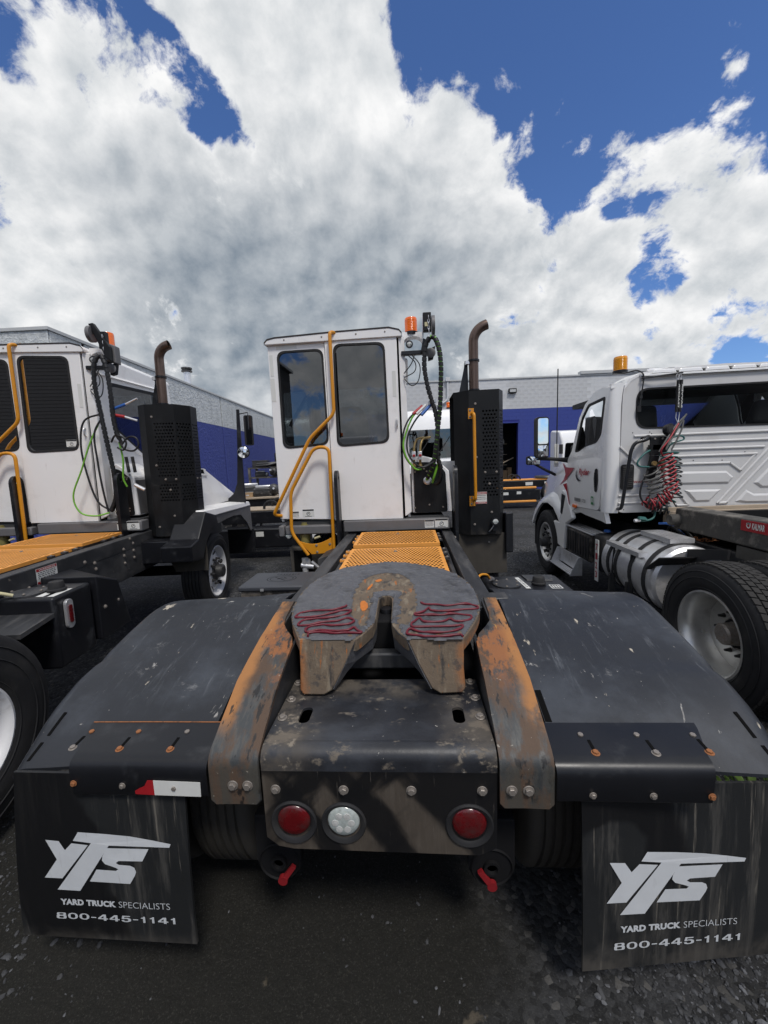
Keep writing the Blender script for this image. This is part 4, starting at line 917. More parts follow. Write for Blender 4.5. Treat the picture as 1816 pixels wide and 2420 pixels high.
def exhaust_stack(root, main=True):
    y0 = 3.15; zt, zb = 2.63, 1.085
    pts = [(.642, 3.25), (.792, y0), (1.108, y0), (1.180, 3.30), (1.180, 3.66), (.642, 3.66)]
    sh = 0.0 if main else -.13
    if not main: pts = [(.535, 3.25), (.655, y0), (.985, y0), (1.105, 3.32), (1.105, 3.50), (.535, 3.50)]
    b = MB()
    def face(i, a0, a1, z0, z1):
        p, q = Vector((*pts[i], 0)), Vector((*pts[i + 1], 0)); A = p.lerp(q, a0); B = p.lerp(q, a1); n = Vector((-(q - p).y, (q - p).x, 0)).normalized() * .004
        b.prism([A + Vector((0, 0, z0)), B + Vector((0, 0, z0)), B + Vector((0, 0, z1)), A + Vector((0, 0, z1))], n)
    face(0, 0, 1, zb, zt); face(4, 0, 1, zb, zt)
    def perforated(i, a0, a1, z0, z1, nx, nz, r):
        p, q = Vector((*pts[i], 0)), Vector((*pts[i + 1], 0)); L = (q - p).length; d = (q - p) / L; n = Vector((-d.y, d.x, 0))
        b.perf(lambda a, z, dep: p + d * a + n * dep + Vector((0, 0, z)), a0 * L, a1 * L, z0, z1, nx, nz, r, r, .004)
    zz = [(zb, 1.50), (1.50, 1.715), (1.715, 1.79), (1.79, 2.43), (2.43, zt)]
    for i, fr, nx in (((1, .42, 5), (2, .06, 4), (3, .06, 9)) if main else ((1, .26, 7), (2, .05, 5), (3, .06, 4))):
        for k, (z0, z1) in enumerate(zz):
            if k in (1, 3):
                face(i, 0, fr, z0, z1); face(i, .96, 1, z0, z1)
                perforated(i, fr, .96, z0, z1, nx, 6 if k == 1 else 17, .0115)
            else: face(i, 0, 1, z0, z1)
    s = b.obj('exhaust_guard', 'stack_black', root, smooth=25)
    top = MB(); ctr = (.90 + sh, 3.40)
    top.holed(pts, [circ(*ctr, .085, 24)], lambda a, c_: (a, c_, zt + .001), (0, 0, -.004)); top.obj('guard_top', 'stack_black', s, smooth=0)
    sm = MB().box(pts[1][0] + .17, pts[2][0] - .002, y0 - .0035, y0 - .0005, 1.733, 1.737); sm.obj('panel_seam', 'gap', s, smooth=0)
    for x, z in ((.86, 2.49), (.865, 1.93), (.955, 1.765), (1.075, 1.765), (1.0, 1.64), (.835, 1.20), (1.02, 1.33)): bolt(s, (x + sh, y0 - .001, z), (0, -1, 0), .009)
    for y in ((3.36, 3.58) if main else (3.36, 3.46)): bolt(s, (pts[3][0] + .001, y, 1.765), (1, 0, 0), .009)
    MB().tube([(.93 + sh, 3.42, 1.15), (.93 + sh, 3.42, 2.5)], .06, 20).obj('muffler', 'dark', root)
    c = [(.89 + sh, 3.40, 2.55), (.89 + sh, 3.40, 2.8), (.89 + sh, 3.40, 3.0)] + [(1.055 + sh - .165 * math.cos(q), 3.40 - .02 * q, 3.185 + .165 * math.sin(q)) for q in [math.radians(9 * k) for k in range(9)]]
    c = c + [(c[-1][0] + .03, c[-1][1], c[-1][2] + .010)]
    p = MB().tube(c, .053, 20, cap=False)
    p.tube([Vector(q) for q in c[-4:]], .049, 20, cap=False); pipe = p.obj('exhaust_pipe', 'exhaust', root, smooth=60)
    e = Vector(c[-1]); d = (Vector(c[-1]) - Vector(c[-2])).normalized()
    MB().lathe([(.049, -.03), (0, -.03)], e, tuple(d), 20).obj('pipe_bore', 'gap', pipe, smooth=0)
    MB().lathe([(.056, -.012), (.064, -.010), (.064, .010), (.056, .012)], (.89 + sh, 3.40, 2.985), 'Z', 20, cap=False).obj('clamp', 'black_steel', pipe)
    MB().lathe([(.056, -.02), (.061, -.018), (.061, .018), (.056, .02)], (.89 + sh, 3.40, 2.66), 'Z', 20, cap=False).obj('clamp', 'black_steel', pipe)
    MB().box(.80 + sh, .84 + sh, 3.37, 3.43, 2.95, 2.985).obj('clamp_bolt', 'alu', pipe)
    MB().prism([(x + sh, 3.45, z) for x, z in ((.725, 2.63), (.835, 2.63), (.832, 3.0), (.80, 3.0), (.79, 2.92))], (0, .01, 0)).obj('pipe_bracket', 'black_steel', s, smooth=0)
    # dirty rubber skirt below
    MB().grid(lambda a, c_: (.655 + (1.195 - .655) * a + .012 * c_ * (a - .5), 3.225 + .012 * math.sin(a * 7 + c_ * 2), 1.085 - (.46 - .16 * (1 - a) * (a < .3)) * c_), [k / 10 for k in range(11)], [k / 6 for k in range(7)], (0, .012, 0)).obj('skirt_flap', 'rubber_dirty', s, smooth=50)
    bolt(s, (1.0, 3.218, .985), (0, -1, 0), .011)
    return s

def cab(root, rear_handle=True):
    Y = 3.10; zb, zt = 1.305, 3.215
    body = MB()
    wl = rpoly([(-1.212, 3.128), (-.728, 3.128), (-.722, 2.142), (-1.218, 2.118)], .085, 6)
    wr = rpoly([(-.603, 3.160), (-.076, 3.150), (-.066, 2.132), (-.618, 2.112)], .085, 6)
    body.holed([(-1.315, zb + .035), (-.706, zb + .012), (-.706, zt), (-1.315, zt)], [wl], lambda a, b: (a, Y, b), (0, .035, 0))
    # left wall, right wall with windows, front wall, floor
    lw = rpoly([(3.45, 3.05), (4.9, 3.05), (4.9, 2.2), (3.45, 2.2)], .08)
    body.holed([(Y + .036, zb), (5.2, zb), (5.2, 2.1), (4.95, zt), (Y + .036, zt)], [lw], lambda a, b: (-1.315, a, b), (.03, 0, 0))
    rw = rpoly([(3.42, 2.93), (4.62, 3.0), (4.86, 1.92), (4.45, 1.90), (3.42, 2.42)], .06)
    body.holed([(3.16, zb), (5.2, zb), (5.2, 2.1), (4.95, zt), (3.16, zt)], [rw], lambda a, b: (.135, a, b), (-.03, 0, 0))
    cabo = body.obj('cab', 'white', root, smooth=30, bevel=.006)
    fw = rpoly([(-1.2, 3.05), (.02, 3.05), (.04, 2.15), (-1.22, 2.15)], .08)
    MB().holed([(-1.284, zb), (.104, zb), (.104, zt), (-1.284, zt)], [fw], lambda a, b: (a, 5.2 - (b - 2.1) * .22 * (b > 2.1), b), (0, -.03, 0)).obj('front_wall', 'white', cabo, smooth=0)
    MB().box(-1.28, .10, Y + .04, 5.15, zb + .05, zb + .09).obj('floor', 'interior', cabo)
    # sliding door, a little proud of the wall
    door = MB().holed([(-.698, zb), (.056, zb - .004), (.056, zt - .004), (-.698, zt - .008)], [wr], lambda a, b: (a, Y - .018, b), (0, .034, 0)).obj('door', 'white', cabo, smooth=30, bevel=.005)
    # corner post behind a dark gap
    MB().box(.058, .082, Y + .02, Y + .04, zb, zt).obj('door_gap', 'gap', cabo, smooth=0)
    MB().hexa([(.080, Y - .012, zb + .02), (.150, Y + .03, zb + .06), (.150, Y + .09, zb + .06), (.080, Y + .06, zb + .02), (.076, Y - .012, zt - .02), (.136, Y + .03, zt - .02), (.136, Y + .09, zt - .02), (.076, Y + .06, zt - .02)]).obj('corner_post', 'white', cabo, smooth=0, bevel=.006)
    # patches of old tape beside the doors
    tp = MB()
    for x0, x1, z0, z1 in ((-1.308, -1.262, 2.62, 2.86), (-1.30, -1.265, 2.88, 3.1), (-.004, .034, 2.60, 2.86), (-1.22, -1.0, 3.15, 3.185)): tp.box(x0, x1, Y - (.0205 if x0 > -.5 else .0025), Y - .0005 + (-.018 if x0 > -.5 else 0), z0, z1)
    tp.obj('tape_patch', 'label', cabo, smooth=0)
    roof = [(-1.335, 3.205), (-1.335, 3.225), (-1.30, 3.258), (-1.22, 3.272), (-.6, 3.292), (-.02, 3.300), (.085, 3.272), (.112, 3.24), (.112, 3.205)]
    MB().prism([(x, Y - .035, z - .01) for x, z in roof], (0, 2.0, 0)).obj('roof', 'white', cabo, smooth=40, bevel=.008)
    MB().grid(lambda i, k: ([p[0] for p in roof][int(i)], Y - .037 - .006 * k, [p[1] for p in roof][int(i)] - .008 + .004 * k), range(len(roof)), [0, 1], (0, .004, -.012)).obj('roof_trim', 'grey_paint', cabo, smooth=40)
    for x in (-1.12, -.72, -.36, -.06): bolt(cabo, (x, Y - .0355, 3.232 + .02 * (x + 1.3) / 1.3), (0, -1, 0), .006)
    # windows: black rubber surround, glass, wiper-side details
    for nm, w, yy, o in (('left', wl, Y, 0), ('right', wr, Y - .018, 0)):
        cx = sum(p[0] for p in w) / len(w); cz = sum(p[1] for p in w) / len(w)
        inner = [(cx + (x - cx) * .945, cz + (z - cz) * .968) for x, z in w]; outerw = [(cx + (x - cx) * 1.03, cz + (z - cz) * 1.016) for x, z in w]
        fr = MB().holed(outerw, [inner], lambda a, b: (a, yy - .006, b), (0, .022, 0)).obj('window_frame', 'rubber', cabo, smooth=30, bevel=.003)
        MB().holed(inner, [], lambda a, b: (a, yy + .006, b)).obj('window', 'glass', cabo, smooth=0)
    if True:
        MB().box(-.595, -.578, Y - .012, Y - .004, 2.2, 3.08).obj('window_rail', 'rubber', cabo)
    for w, fn in ((rw, lambda a, b: (.128, a, b)), (lw, lambda a, b: (-1.305, a, b))):
        cx = sum(p[0] for p in w) / len(w); cz = sum(p[1] for p in w) / len(w)
        MB().holed([(cx + (x - cx) * 1.02, cz + (z - cz) * 1.02) for x, z in w], [[(cx + (x - cx) * .95, cz + (z - cz) * .95) for x, z in w]], lambda a, b: (fn(a, b)[0] + (.010 if fn(a, b)[0] > 0 else -.012), a, b), (-.012 if fn(0, 0)[0] > 0 else .012, 0, 0)).obj('window_frame', 'rubber', cabo, smooth=0)
        MB().holed(w, [], fn).obj('window', 'glass' if w is rw else 'glass_dark', cabo, smooth=0)
    MB().holed(fw, [], lambda a, b: (a, 5.185 - (b - 2.1) * .22 * (b > 2.1), b)).obj('windshield', 'glass_dark', cabo, smooth=0)
    hd = MB(); hd.tube(fillet([(.028, Y - .018, 2.37), (.028, Y - .05, 2.365), (.028, Y - .05, 2.29), (.028, Y - .02, 2.28)], .02), .008, 8); hd.obj('door_handle', 'alu', cabo)
    # side rain strip and crease on the right wall
    MB().hexa([(.135, 3.2, 2.985), (.165, 3.2, 2.99), (.165, 4.7, 3.06), (.135, 4.7, 3.055), (.135, 3.2, 3.01), (.15, 3.2, 3.01), (.15, 4.7, 3.08), (.135, 4.7, 3.08)]).obj('rain_gutter', 'white', cabo, smooth=0)
    MB().prism([(.136, 3.3, 2.28), (.136, 3.3, 2.30), (.136, 4.6, 1.92), (.136, 4.6, 1.90)], (.012, 0, 0)).obj('crease', 'white', cabo, smooth=0)
    # seat, dash, steering wheel seen through the glass
    st = MB(); st.holed(rpoly([(-.88, 1.75), (-.36, 1.75), (-.38, 2.45), (-.46, 2.66), (-.78, 2.66), (-.86, 2.45)], .08), [], lambda a, b: (a, 3.95 + .12 * (b - 1.75), b), (0, .12, 0)); st.box(-.88, -.36, 4.0, 4.5, 1.68, 1.80)
    st.box(-.75, -.5, 4.1, 4.4, 1.38, 1.70); st.obj('seat', 'seat', cabo, smooth=40, bevel=.03, seg=3)
    MB().box(-1.25, .06, 4.75, 5.1, 1.5, 2.16).obj('dashboard', 'interior', cabo, bevel=.03)
    wv = MB(); wv.tube([(-.62 + .22 * math.cos(a), 4.62 - .10 * math.sin(a), 2.16 + .20 * math.sin(a)) for a in [2 * PI * k / 24 for k in range(25)]], .013, 8, cap=False); wv.tube([(-.62, 4.62, 2.16), (-.62, 4.8, 2.0)], .03, 8); wv.obj('steering_wheel', 'seat', cabo)
    # brace seen in the left window
    MB().tube([(-1.22, 5.0, 3.0), (-.9, 5.05, 2.55)], .03, 6).obj('brace', 'interior', cabo)
    F = lambda a, b, o: (a, Y - o, b)
    if rear_handle: sticker(cabo, F, -1.06, -.93, 1.355, 1.44, pict=True); sticker(cabo, F, -1.19, -1.10, 1.35, 1.42, lines=3)
    sticker(cabo, lambda a, b, o: (a, Y - .014 - o, b), -.20, -.085, 2.165, 2.245, pict=True) if not rear_handle else None
    return cabo

def yard_truck(root, main):
    yr = .05 if main else -1.9
    for sx in (-1, 1):
        r = MB(); r.box(*sorted((sx * .468, sx * .572)), .80 if main else yr, 5.6, 1.02, 1.157); r.box(*sorted((sx * .555, sx * .570)), .42 if main else yr, 5.6, .72, 1.03)
        ro = r.obj('frame_rail', 'frame', root, bevel=.012, seg=3)
        if sx > 0:
            for y, z in ((2.62, 1.05), (2.62, .98), (2.62, .90), (2.80, 1.08), (2.80, 1.0), (2.80, .92), (2.15, 1.02), (2.16, .96), (2.02, 1.06), (1.98, .93), (2.75, 1.14)): bolt(ro, (.571, y, z), (1, 0, 0), .013)
        MB().tube([(sx * .432, 1.35 if main else -.6, 1.10), (sx * .432, 2.28, 1.13)], .020, 10).obj('lift_pipe', 'frame', root)
        arm = [(2.93, 1.06), (2.93, 1.78)] + [(3.01 + .08 * math.cos(a), 1.775 + .08 * math.sin(a)) for a in [PI - PI * k / 10 for k in range(11)]] + [(3.13, 1.06)]
        MB().holed(arm, [circ(3.01, 1.775, .022, 14)], lambda a, b: ((.60 if main else .36) if sx > 0 else (-.655 if main else -.755), a, b), (.036, 0, 0)).obj('lift_arm', 'black_steel', root, smooth=25, bevel=.003)
    MB().box(-.46, .46, .46 if main else -1.8, 5.4, .70, .86).obj('underbody', 'dark', root)
    MB().box(-.46, .46, 2.3, 5.4, .86, 1.10).obj('gearbox', 'dark', root)
    # orange deck plates with punched slots
    ya = 1.05 if main else -.9
    for y0, y1, hw, nx, ny, rx, ry, dzz in ((ya, 2.215, .388, 26, int(round((2.215 - ya) / .042)), .0100,   .0155, 0), (2.285, 2.93, .388, 22, 14, .0125, .0200, .018)):
        d = MB(); zd = 1.172 + dzz; fn = lambda a, b, t: (a, b, zd - t)
        d.perf(fn, -hw + .02, hw - .02, y0 + .03, y1 - .03, nx, ny, rx, ry, .0012, stagger=True)
        for x0, x1, a, b in ((-hw, -hw + .02, y0, y1), (hw - .02, hw, y0, y1), (-hw + .02, hw - .02, y0, y0 + .03), (-hw + .02, hw - .02, y1 - .03, y1)): d.add([fn(x0, a, 0), fn(x1, a, 0), fn(x1, b, 0), fn(x0, b, 0)], [(0, 1, 2, 3)])
        for x0 in (-hw, hw): d.add([(x0, y0, zd), (x0, y1, zd), (x0, y1, zd - .03), (x0, y0, zd - .03)], [(0, 1, 2, 3)])
        d.add([(-hw, y0, zd), (hw, y0, zd), (hw, y0, zd - .03), (-hw, y0, zd - .03)], [(0, 1, 2, 3)])
        dp = d.obj('deck_plate', 'orange', root, smooth=0)
        for sx in (-1, 1):
            for y in (y1 - .06, y1 - .2, y1 - .36): MB().box(*sorted((sx * (hw + .002), sx * (hw + .045))), y - .02, y + .02, 1.150, 1.166).obj('hinge_tab', 'orange' if sx < 0 else 'frame', dp); bolt(dp, (sx * (hw + .024), y, 1.166), (0, 0, 1), .008)
        bolt(dp, (0, y1 - .15, zd), (0, 0, 1), .010)
    MB().box(-.40, .40, 2.222, 2.280, 1.10, 1.150).obj('deck_crossbar', 'frame', root)
    MB().box(-.45, .45, ya, 2.95, 1.06, 1.10).obj('deck_pan', 'dark', root)
    cab(root, main)
    # grey skirt under the cab
    sk = MB().box(-.60, .56, 3.035, 3.20, 1.178, 1.30).obj('cab_skirt', 'grey_paint', root, bevel=.012)
    MB().box(-1.25, -.665, 3.035, 3.20, 1.170, 1.265).obj('cab_skirt', 'grey_paint', sk, bevel=.012); MB().box(-1.325, -1.262, 3.035, 3.2, 1.15, 1.27).obj('cab_skirt', 'grey_paint', sk, bevel=.012)
    MB().box(-1.26, .5, 3.12, 3.9, 1.22, 1.31).obj('cab_base', 'interior', sk)
    F = lambda a, b, o: (a, 3.035 - o, b)
    sticker(sk, F, .285, .385, 1.20, 1.285, lines=4); sticker(sk, F, .395, .535, 1.20, 1.295, pict=True)
    if main:
        ct = MB().tube([(-.30 + .10 * math.cos(a), 3.02, 1.115 + .065 * math.sin(a)) for a in [PI * k / 12 for k in range(13)]], .012, 8).obj('cable_loop', 'hose_black', root)
    hood_and_fender(root, main); exhaust_stack(root, main)
    # yellow grab rail on the guard
    h = MB().tube(fillet([(.82, 3.148, 2.39), (.835, 3.08, 2.385), (.838, 3.08, 1.475), (.82, 3.148, 1.47)], .05), .0165, 12)
    for z in (2.39, 1.46): h.box(.782, .842, 3.138, 3.147, z - .055, z + .055)
    if main:
        gr = h.obj('guard_grab_rail', 'yellow', root, smooth=40)
        for z in (2.425, 2.355, 1.495, 1.43): bolt(gr, (.803, 3.137, z), (0, -1, 0), .008)
        sticker(root, lambda a, b, o: (a, 3.146 - o, b), .850, .968, 1.425, 1.555, 'red', 'WARNING', 3, 'red')
        worklight(root, (1.045, 3.09, 1.235), (0, -1, 0), .042)
        MB().tube(fillet([(1.03, 3.10, 1.19), (1.0, 3.11, 1.14), (.985, 3.13, 1.12)], .02), .006, 6).obj('work_light_stem', 'alu', root)
        MB().box(1.02, 1.07, 3.10, 3.148, 1.13, 1.19).obj('work_light_bracket', 'black_steel', root)
    # cab grab rails: long one over the roof, loop above the step
    a = MB().tube(fillet([(-.565, 3.10, 3.272), (-.625, 3.02, 3.277), (-.628, 3.02, 2.45), (-.905, 3.02, 2.205), (-1.362, 3.02, 1.40), (-1.295, 3.09, 1.378)], .06), .0185, 12)
    a.lathe([(0, 0), (.03, 0), (.03, .012), (0, .012)], (-.56, 3.09, 3.272), 'Y', 12); a.obj('cab_grab_rail', 'yellow', root, smooth=50)
    b = MB().tube(fillet([(-.712, 3.0, .985), (-.700, 3.0, 2.105), (-.862, 3.0, 2.11), (-1.148, 3.0, 1.64), (-1.17, 3.0, 1.20), (-1.0, 3.0, .945)], .075), .0185, 12)
    lp = b.obj('step_grab_loop', 'yellow', root, smooth=50)
    arc = [(-1.10 + .38 * t, 1.105 - .055 * math.sin(PI * t) * 1 + .035 * t) for t in [k / 10 for k in range(11)]]
    MB().prism([(x, 3.005, z) for x, z in arc] + [(-.715, 3.005, .965), (-.965, 3.005, .950)], (0, .012, 0)).obj('step_plate', 'yellow', lp, smooth=0, bevel=.003)
    for x, z in ((-.905, 1.05), (-.755, 1.06), (-.90, .975), (-.745, .985)): bolt(lp, (x, 3.004, z), (0, -1, 0), .010)
    # things tucked under the cab on the left
    rv = MB().lathe([(0, -.13), (.055, -.125), (.06, -.02), (.058, 0), (.062, .015), (.062, .05), (.045, .075), (.03, .08), (.03, .10), (0, .10)], (-1.055, 3.12, 1.19), 'Z', 20).obj('fluid_reservoir', 'olive', root, smooth=40)
    MB().lathe([(.0625, -.002), (.0625, .018)], (-1.055, 3.12, 1.19), 'Z', 20, cap=False).obj('reservoir_band', 'dark', rv)
    worklight(root, (-1.22, 3.06, 1.158), (0, -1, 0), .046)
    sb = MB(); sb.box(-1.24, -.80, 3.10, 3.22, .30, 1.02); sb.obj('step_box', 'rubber_dirty', root, bevel=.02)
    MB().box(-1.19, -.99, 3.085, 3.10, .74, .98).obj('step_recess', 'gap', root)
    vb = MB(); vb.tube([(-1.06, 3.06, .90), (-1.06, 3.06, .66)], .035, 10); vb.tube([(-1.10, 3.05, .82), (-.96, 3.05, .80)], .030, 10); vb.tube([(-.98, 3.04, .86), (-.86, 3.06, .74)], .018, 8); vb.lathe([(0, 0), (.045, 0), (.045, .03), (0, .03)], (-1.04, 3.03, .86), 'Y', 12); vb.obj('air_valve', 'alu', root, smooth=40)
    MB().tube([(-.93, 3.05, 1.12), (-.87, 3.04, 1.14)], .012, 8).obj('grease_gun_tip', 'cream', root)
    # beacon bracket, lamp, hose holder
    br = MB().prism([(.118, 3.16, 3.262)] + [(.326, 3.16, 3.252), (.326, 3.16, 3.17)] + [(.226 + .098 * math.cos(t), 3.16, 3.155 + .062 * math.sin(t)) for t in [PI * k / 10 for k in range(1, 10)]] + [(.118, 3.16, 3.165)], (0, .12, 0)).obj('beacon_bracket', 'white', root, smooth=30)
    beacon(root, (.212 if main else .30, 3.215, 3.27), .066, .145 if main else .17)
    worklight(root, (.187, 3.10, 3.118), (0, -1, 0), .036)
    ar = MB(); ar.box(.10, .36, 3.09, 3.15, 3.015, 3.055); ar.hexa([(.30, 3.05, 3.03), (.36, 3.05, 3.0), (.36, 3.12, 3.0), (.30, 3.12, 3.03), (.33, 3.05, 3.16), (.38, 3.05, 3.13), (.38, 3.12, 3.13), (.33, 3.12, 3.16)])
    aro = ar.obj('lamp_arm', 'black_steel', root, bevel=.004)
    MB().prism([(.372, 3.06, 3.045), (.452, 3.06, 3.08), (.428, 3.06, 2.955), (.375, 3.06, 2.94)], (0, .06, 0)).obj('horn_box', 'stack_black', aro, smooth=0, bevel=.006)
    MB().lathe([(0, 0), (.045, 0), (.05, -.006), (.036, -.012), (0, -.012)], (.402, 3.055, 3.01), 'Y', 18).obj('horn_cone', 'grey_paint', aro)
    hb = MB(); hb.box(.330, .412, 2.985, 3.045, 3.205, 3.385); hbo = hb.obj('hose_holder', 'stack_black', root, bevel=.006)
    if main: MB().lathe([(0, 0), (.095, 0), (.095, .03), (0, .03)], (.42, 3.07, 3.28), 'X', 20).obj('hose_reel', 'grey_paint', hbo)
    MB().box(.346, .378, 2.9825, 2.985, 3.25, 3.29).obj('yellow_label', 'cream', hbo, smooth=0)
    MB().tube([(.337, 3.05, 3.4), (.318, 3.10, 3.0)], .008, 6).obj('holder_stay', 'alu', hbo)
    if not main:
        MB().prism([(.25, 2.97, 3.46), (.30, 2.97, 3.47), (.45, 2.97, 3.22), (.45, 2.97, 3.07), (.40, 2.97, 3.10)], (0, .05, 0)).obj('slanted_arm', 'stack_black', hbo, smooth=0, bevel=.006); MB().prism([(.34, 3.03, 3.30), (.47, 3.03, 3.25), (.47, 3.03, 3.06), (.36, 3.03, 3.09)], (0, .10, 0)).obj('holder_box', 'grey_paint', hbo, smooth=0, bevel=.01); MB().lathe([(0, 0), (.085, 0), (.085, .04), (0, .04)], (.24, 3.0, 3.36), 'X', 22).obj('hose_reel', 'grey_paint', hbo)
    ch = MB()
    for k in range(6): z = 3.33 - k * .032; ch.tube([(.385 + .009 * math.cos(t) * (k % 2), 2.975 + .009 * math.cos(t) * ((k + 1) % 2), z + .02 * math.sin(t)) for t in [2 * PI * q / 10 for q in range(11)]], .003, 5)
    ch.obj('hook_chain', 'alu', hbo)
    cb = MB()
    for pts in ([(.16, 3.1, 3.02), (.24, 3.08, 2.93), (.23, 3.08, 2.84), (.12, 3.1, 2.79)], [(.20, 3.1, 3.02), (.285, 3.06, 2.90), (.27, 3.06, 2.75), (.20, 3.08, 2.70), (.12, 3.1, 2.78)], [(.24, 3.1, 3.02), (.20, 3.08, 2.92), (.12, 3.1, 2.83)]): cb.tube(spline(pts, 6), .0055, 6)
    cb.obj('lamp_cable', 'hose_black', root, smooth=60)
    if main:
        wrapped_hose(root, [(.398, 2.975, 3.145), (.440, 2.965, 3.13), (.478, 2.95, 3.02), (.494, 2.95, 2.86), (.488, 2.96, 2.67), (.478, 2.97, 2.48), (.458, 2.98, 2.31), (.430, 2.99, 2.10), (.395, 3.02, 1.88), (.352, 3.06, 1.78), (.325, 3.10, 1.715)])
        wrapped_hose(root, [(.392, 2.985, 3.145), (.350, 3.0, 3.06), (.330, 3.0, 2.88), (.350, 3.0, 2.71), (.385, 3.0, 2.56), (.430, 3.0, 2.40), (.446, 3.0, 2.23), (.436, 3.02, 1.98), (.474, 3.04, 1.82), (.455, 3.08, 1.69), (.40, 3.12, 1.665)], green=False)
        for k, (pts, mt) in enumerate((([(.30, 3.06, 2.47), (.16, 3.02, 2.36), (.085, 3.0, 2.18), (.10, 3.0, 1.98), (.20, 3.0, 1.85), (.33, 3.02, 1.87), (.42, 3.02, 1.96)], 'hose_black'),
                                       ([(.31, 3.05, 2.46), (.20, 3.0, 2.38), (.115, 2.99, 2.2), (.088, 2.98, 2.08), (.115, 2.98, 1.96), (.20, 2.98, 1.84), (.27, 3.0, 1.83)], 'hose_green'),
                                       ([(.36, 3.05, 2.47), (.24, 3.0, 2.36), (.145, 2.98, 2.2), (.125, 2.98, 2.05), (.17, 2.97, 1.93), (.28, 2.98, 1.85), (.40, 3.0, 1.90)], 'hose_black'))):
            MB().tube(spline(pts, 7), .0095, 8).obj('air_hose', mt, root, smooth=60)
        gh = MB().tube([(.30, 3.04, 2.48), (.20, 3.0, 2.40)], .017, 10).obj('red_grip', 'red', root, smooth=40); MB().tube([(.385, 3.04, 2.49), (.285, 2.99, 2.385)], .017, 10).obj('blue_grip', 'blue', root, smooth=40)
        MB().tube([(.335, 3.04, 2.49), (.235, 3.0, 2.40)], .015, 10).obj('white_grip', 'label', root, smooth=40)
        gl = MB()
        for x in (.37, .40, .43): gl.box(x - .012, x + .012, 3.02, 3.05, 2.485 + (x - .37) * .3, 2.53 + (x - .37) * .3)
        gl.obj('gladhand', 'alu', root, bevel=.004)
        MB().tube(spline([(.385, 3.10, 1.68), (.40, 3.06, 1.74), (.44, 3.04, 1.86), (.47, 3.03, 1.91)], 6), .013, 8).obj('green_cable', 'hose_green', root, smooth=60)
        MB().lathe([(0, 0), (.042, .0), (.046, -.02), (.03, -.03), (0, -.03)], (.335, 3.195, 1.70), 'Y', 18).obj('electrical_socket', 'alu', root)
        for x in (.195, .262):
            v = MB(); v.tube(fillet([(x, 3.17, 1.85), (x, 3.14, 1.92), (x, 3.15, 2.0), (x + .01, 3.16, 2.10), (x + .04, 3.2, 2.16), (x + .12, 3.24, 2.17)], .05), .013, 8); v.obj('valve_hose', 'brass', root, smooth=50)
            k = MB(); k.box(x - .02, x + .02, 3.12, 3.16, 1.93, 2.02); k.lathe([(0, 0), (.018, 0), (.018, .03), (0, .03)], (x, 3.11, 1.975), 'Y', 10); k.obj('shut_off_valve', 'alu', root, bevel=.004)
            MB().box(x - .014, x + .014, 3.095, 3.11, 1.965, 1.99).obj('valve_knob', 'red', root, bevel=.003)
            MB().lathe([(0, -.03), (.018, -.03), (.022, 0), (.016, .03), (0, .03)], (x, 3.16, 1.86), 'Z', 10).obj('gladhand_seat', 'brass', root)
    else:
        wrapped_hose(root, [(.345, 2.95, 3.13), (.30, 2.93, 3.05), (.275, 2.93, 2.85), (.29, 2.95, 2.55), (.32, 2.96, 2.2), (.345, 2.98, 1.85), (.33, 3.0, 1.6), (.26, 3.0, 1.42)], green=False)
        wrapped_hose(root, [(.365, 2.95, 3.13), (.41, 2.94, 3.0), (.425, 2.94, 2.75), (.42, 2.95, 2.5), (.435, 2.96, 2.3), (.47, 2.98, 2.18)], green=False)
        for pts, mt, rr in (([(.29, 3.0, 2.52), (.10, 2.97, 2.44), (.04, 2.96, 2.2), (.06, 2.96, 1.9), (.14, 2.97, 1.55), (.28, 3.0, 1.42)], 'hose_black', .0105), ([(.29, 3.0, 2.5), (.19, 2.97, 2.3), (.19, 2.97, 2.0), (.21, 2.97, 1.7), (.24, 2.98, 1.42)], 'hose_black', .0105),
                            ([(.28, 3.0, 2.5), (.14, 2.96, 2.2), (.02, 2.95, 1.9), (-.10, 2.95, 1.62), (-.05, 2.95, 1.43), (.10, 2.96, 1.38), (.25, 2.98, 1.41)], 'hose_green', .009), ([(.44, 2.98, 2.2), (.46, 2.98, 2.0), (.43, 3.0, 1.8), (.45, 3.02, 1.7)], 'hose_green', .010),
                            ([(.44, 2.98, 2.2), (.50, 2.96, 2.12), (.60, 2.95, 2.10), (.66, 2.95, 2.16), (.64, 2.95, 2.24), (.56, 2.95, 2.25), (.48, 2.95, 2.17)], 'hose_black', .010), ([(.36, 2.97, 2.2), (.42, 2.95, 2.27), (.50, 2.95, 2.25), (.53, 2.95, 2.18), (.49, 2.95, 2.11), (.43, 2.95, 2.14)], 'hose_black', .010)):
            MB().tube(spline(pts, 7), rr, 8).obj('air_hose', mt, root, smooth=60)
        MB().tube([(.40, 2.97, 2.50), (.53, 2.98, 2.475)], .017, 10).obj('red_grip', 'red', root, smooth=40); MB().tube([(.42, 2.97, 2.56), (.55, 2.98, 2.61)], .017, 10).obj('blue_grip', 'blue', root, smooth=40)
        gl = MB(); gl.tube([(.53, 2.98, 2.475), (.66, 2.98, 2.43)], .012, 8); gl.tube([(.55, 2.98, 2.61), (.68, 2.98, 2.67)], .012, 8); gl.tube([(.56, 2.98, 1.72), (.66, 2.99, 1.66)], .02, 8); gl.obj('gladhand', 'alu', root)
        for x in (.40, .47): MB().tube([(x, 3.18, 1.86), (x, 3.15, 2.04)], .018, 8).obj('shut_off_valve', 'scrap', root)
    # wheels in front
    MB().tube([(-1, 3.80, .50), (1, 3.80, .50)], .07, 10).obj('front_axle', 'dark', root)
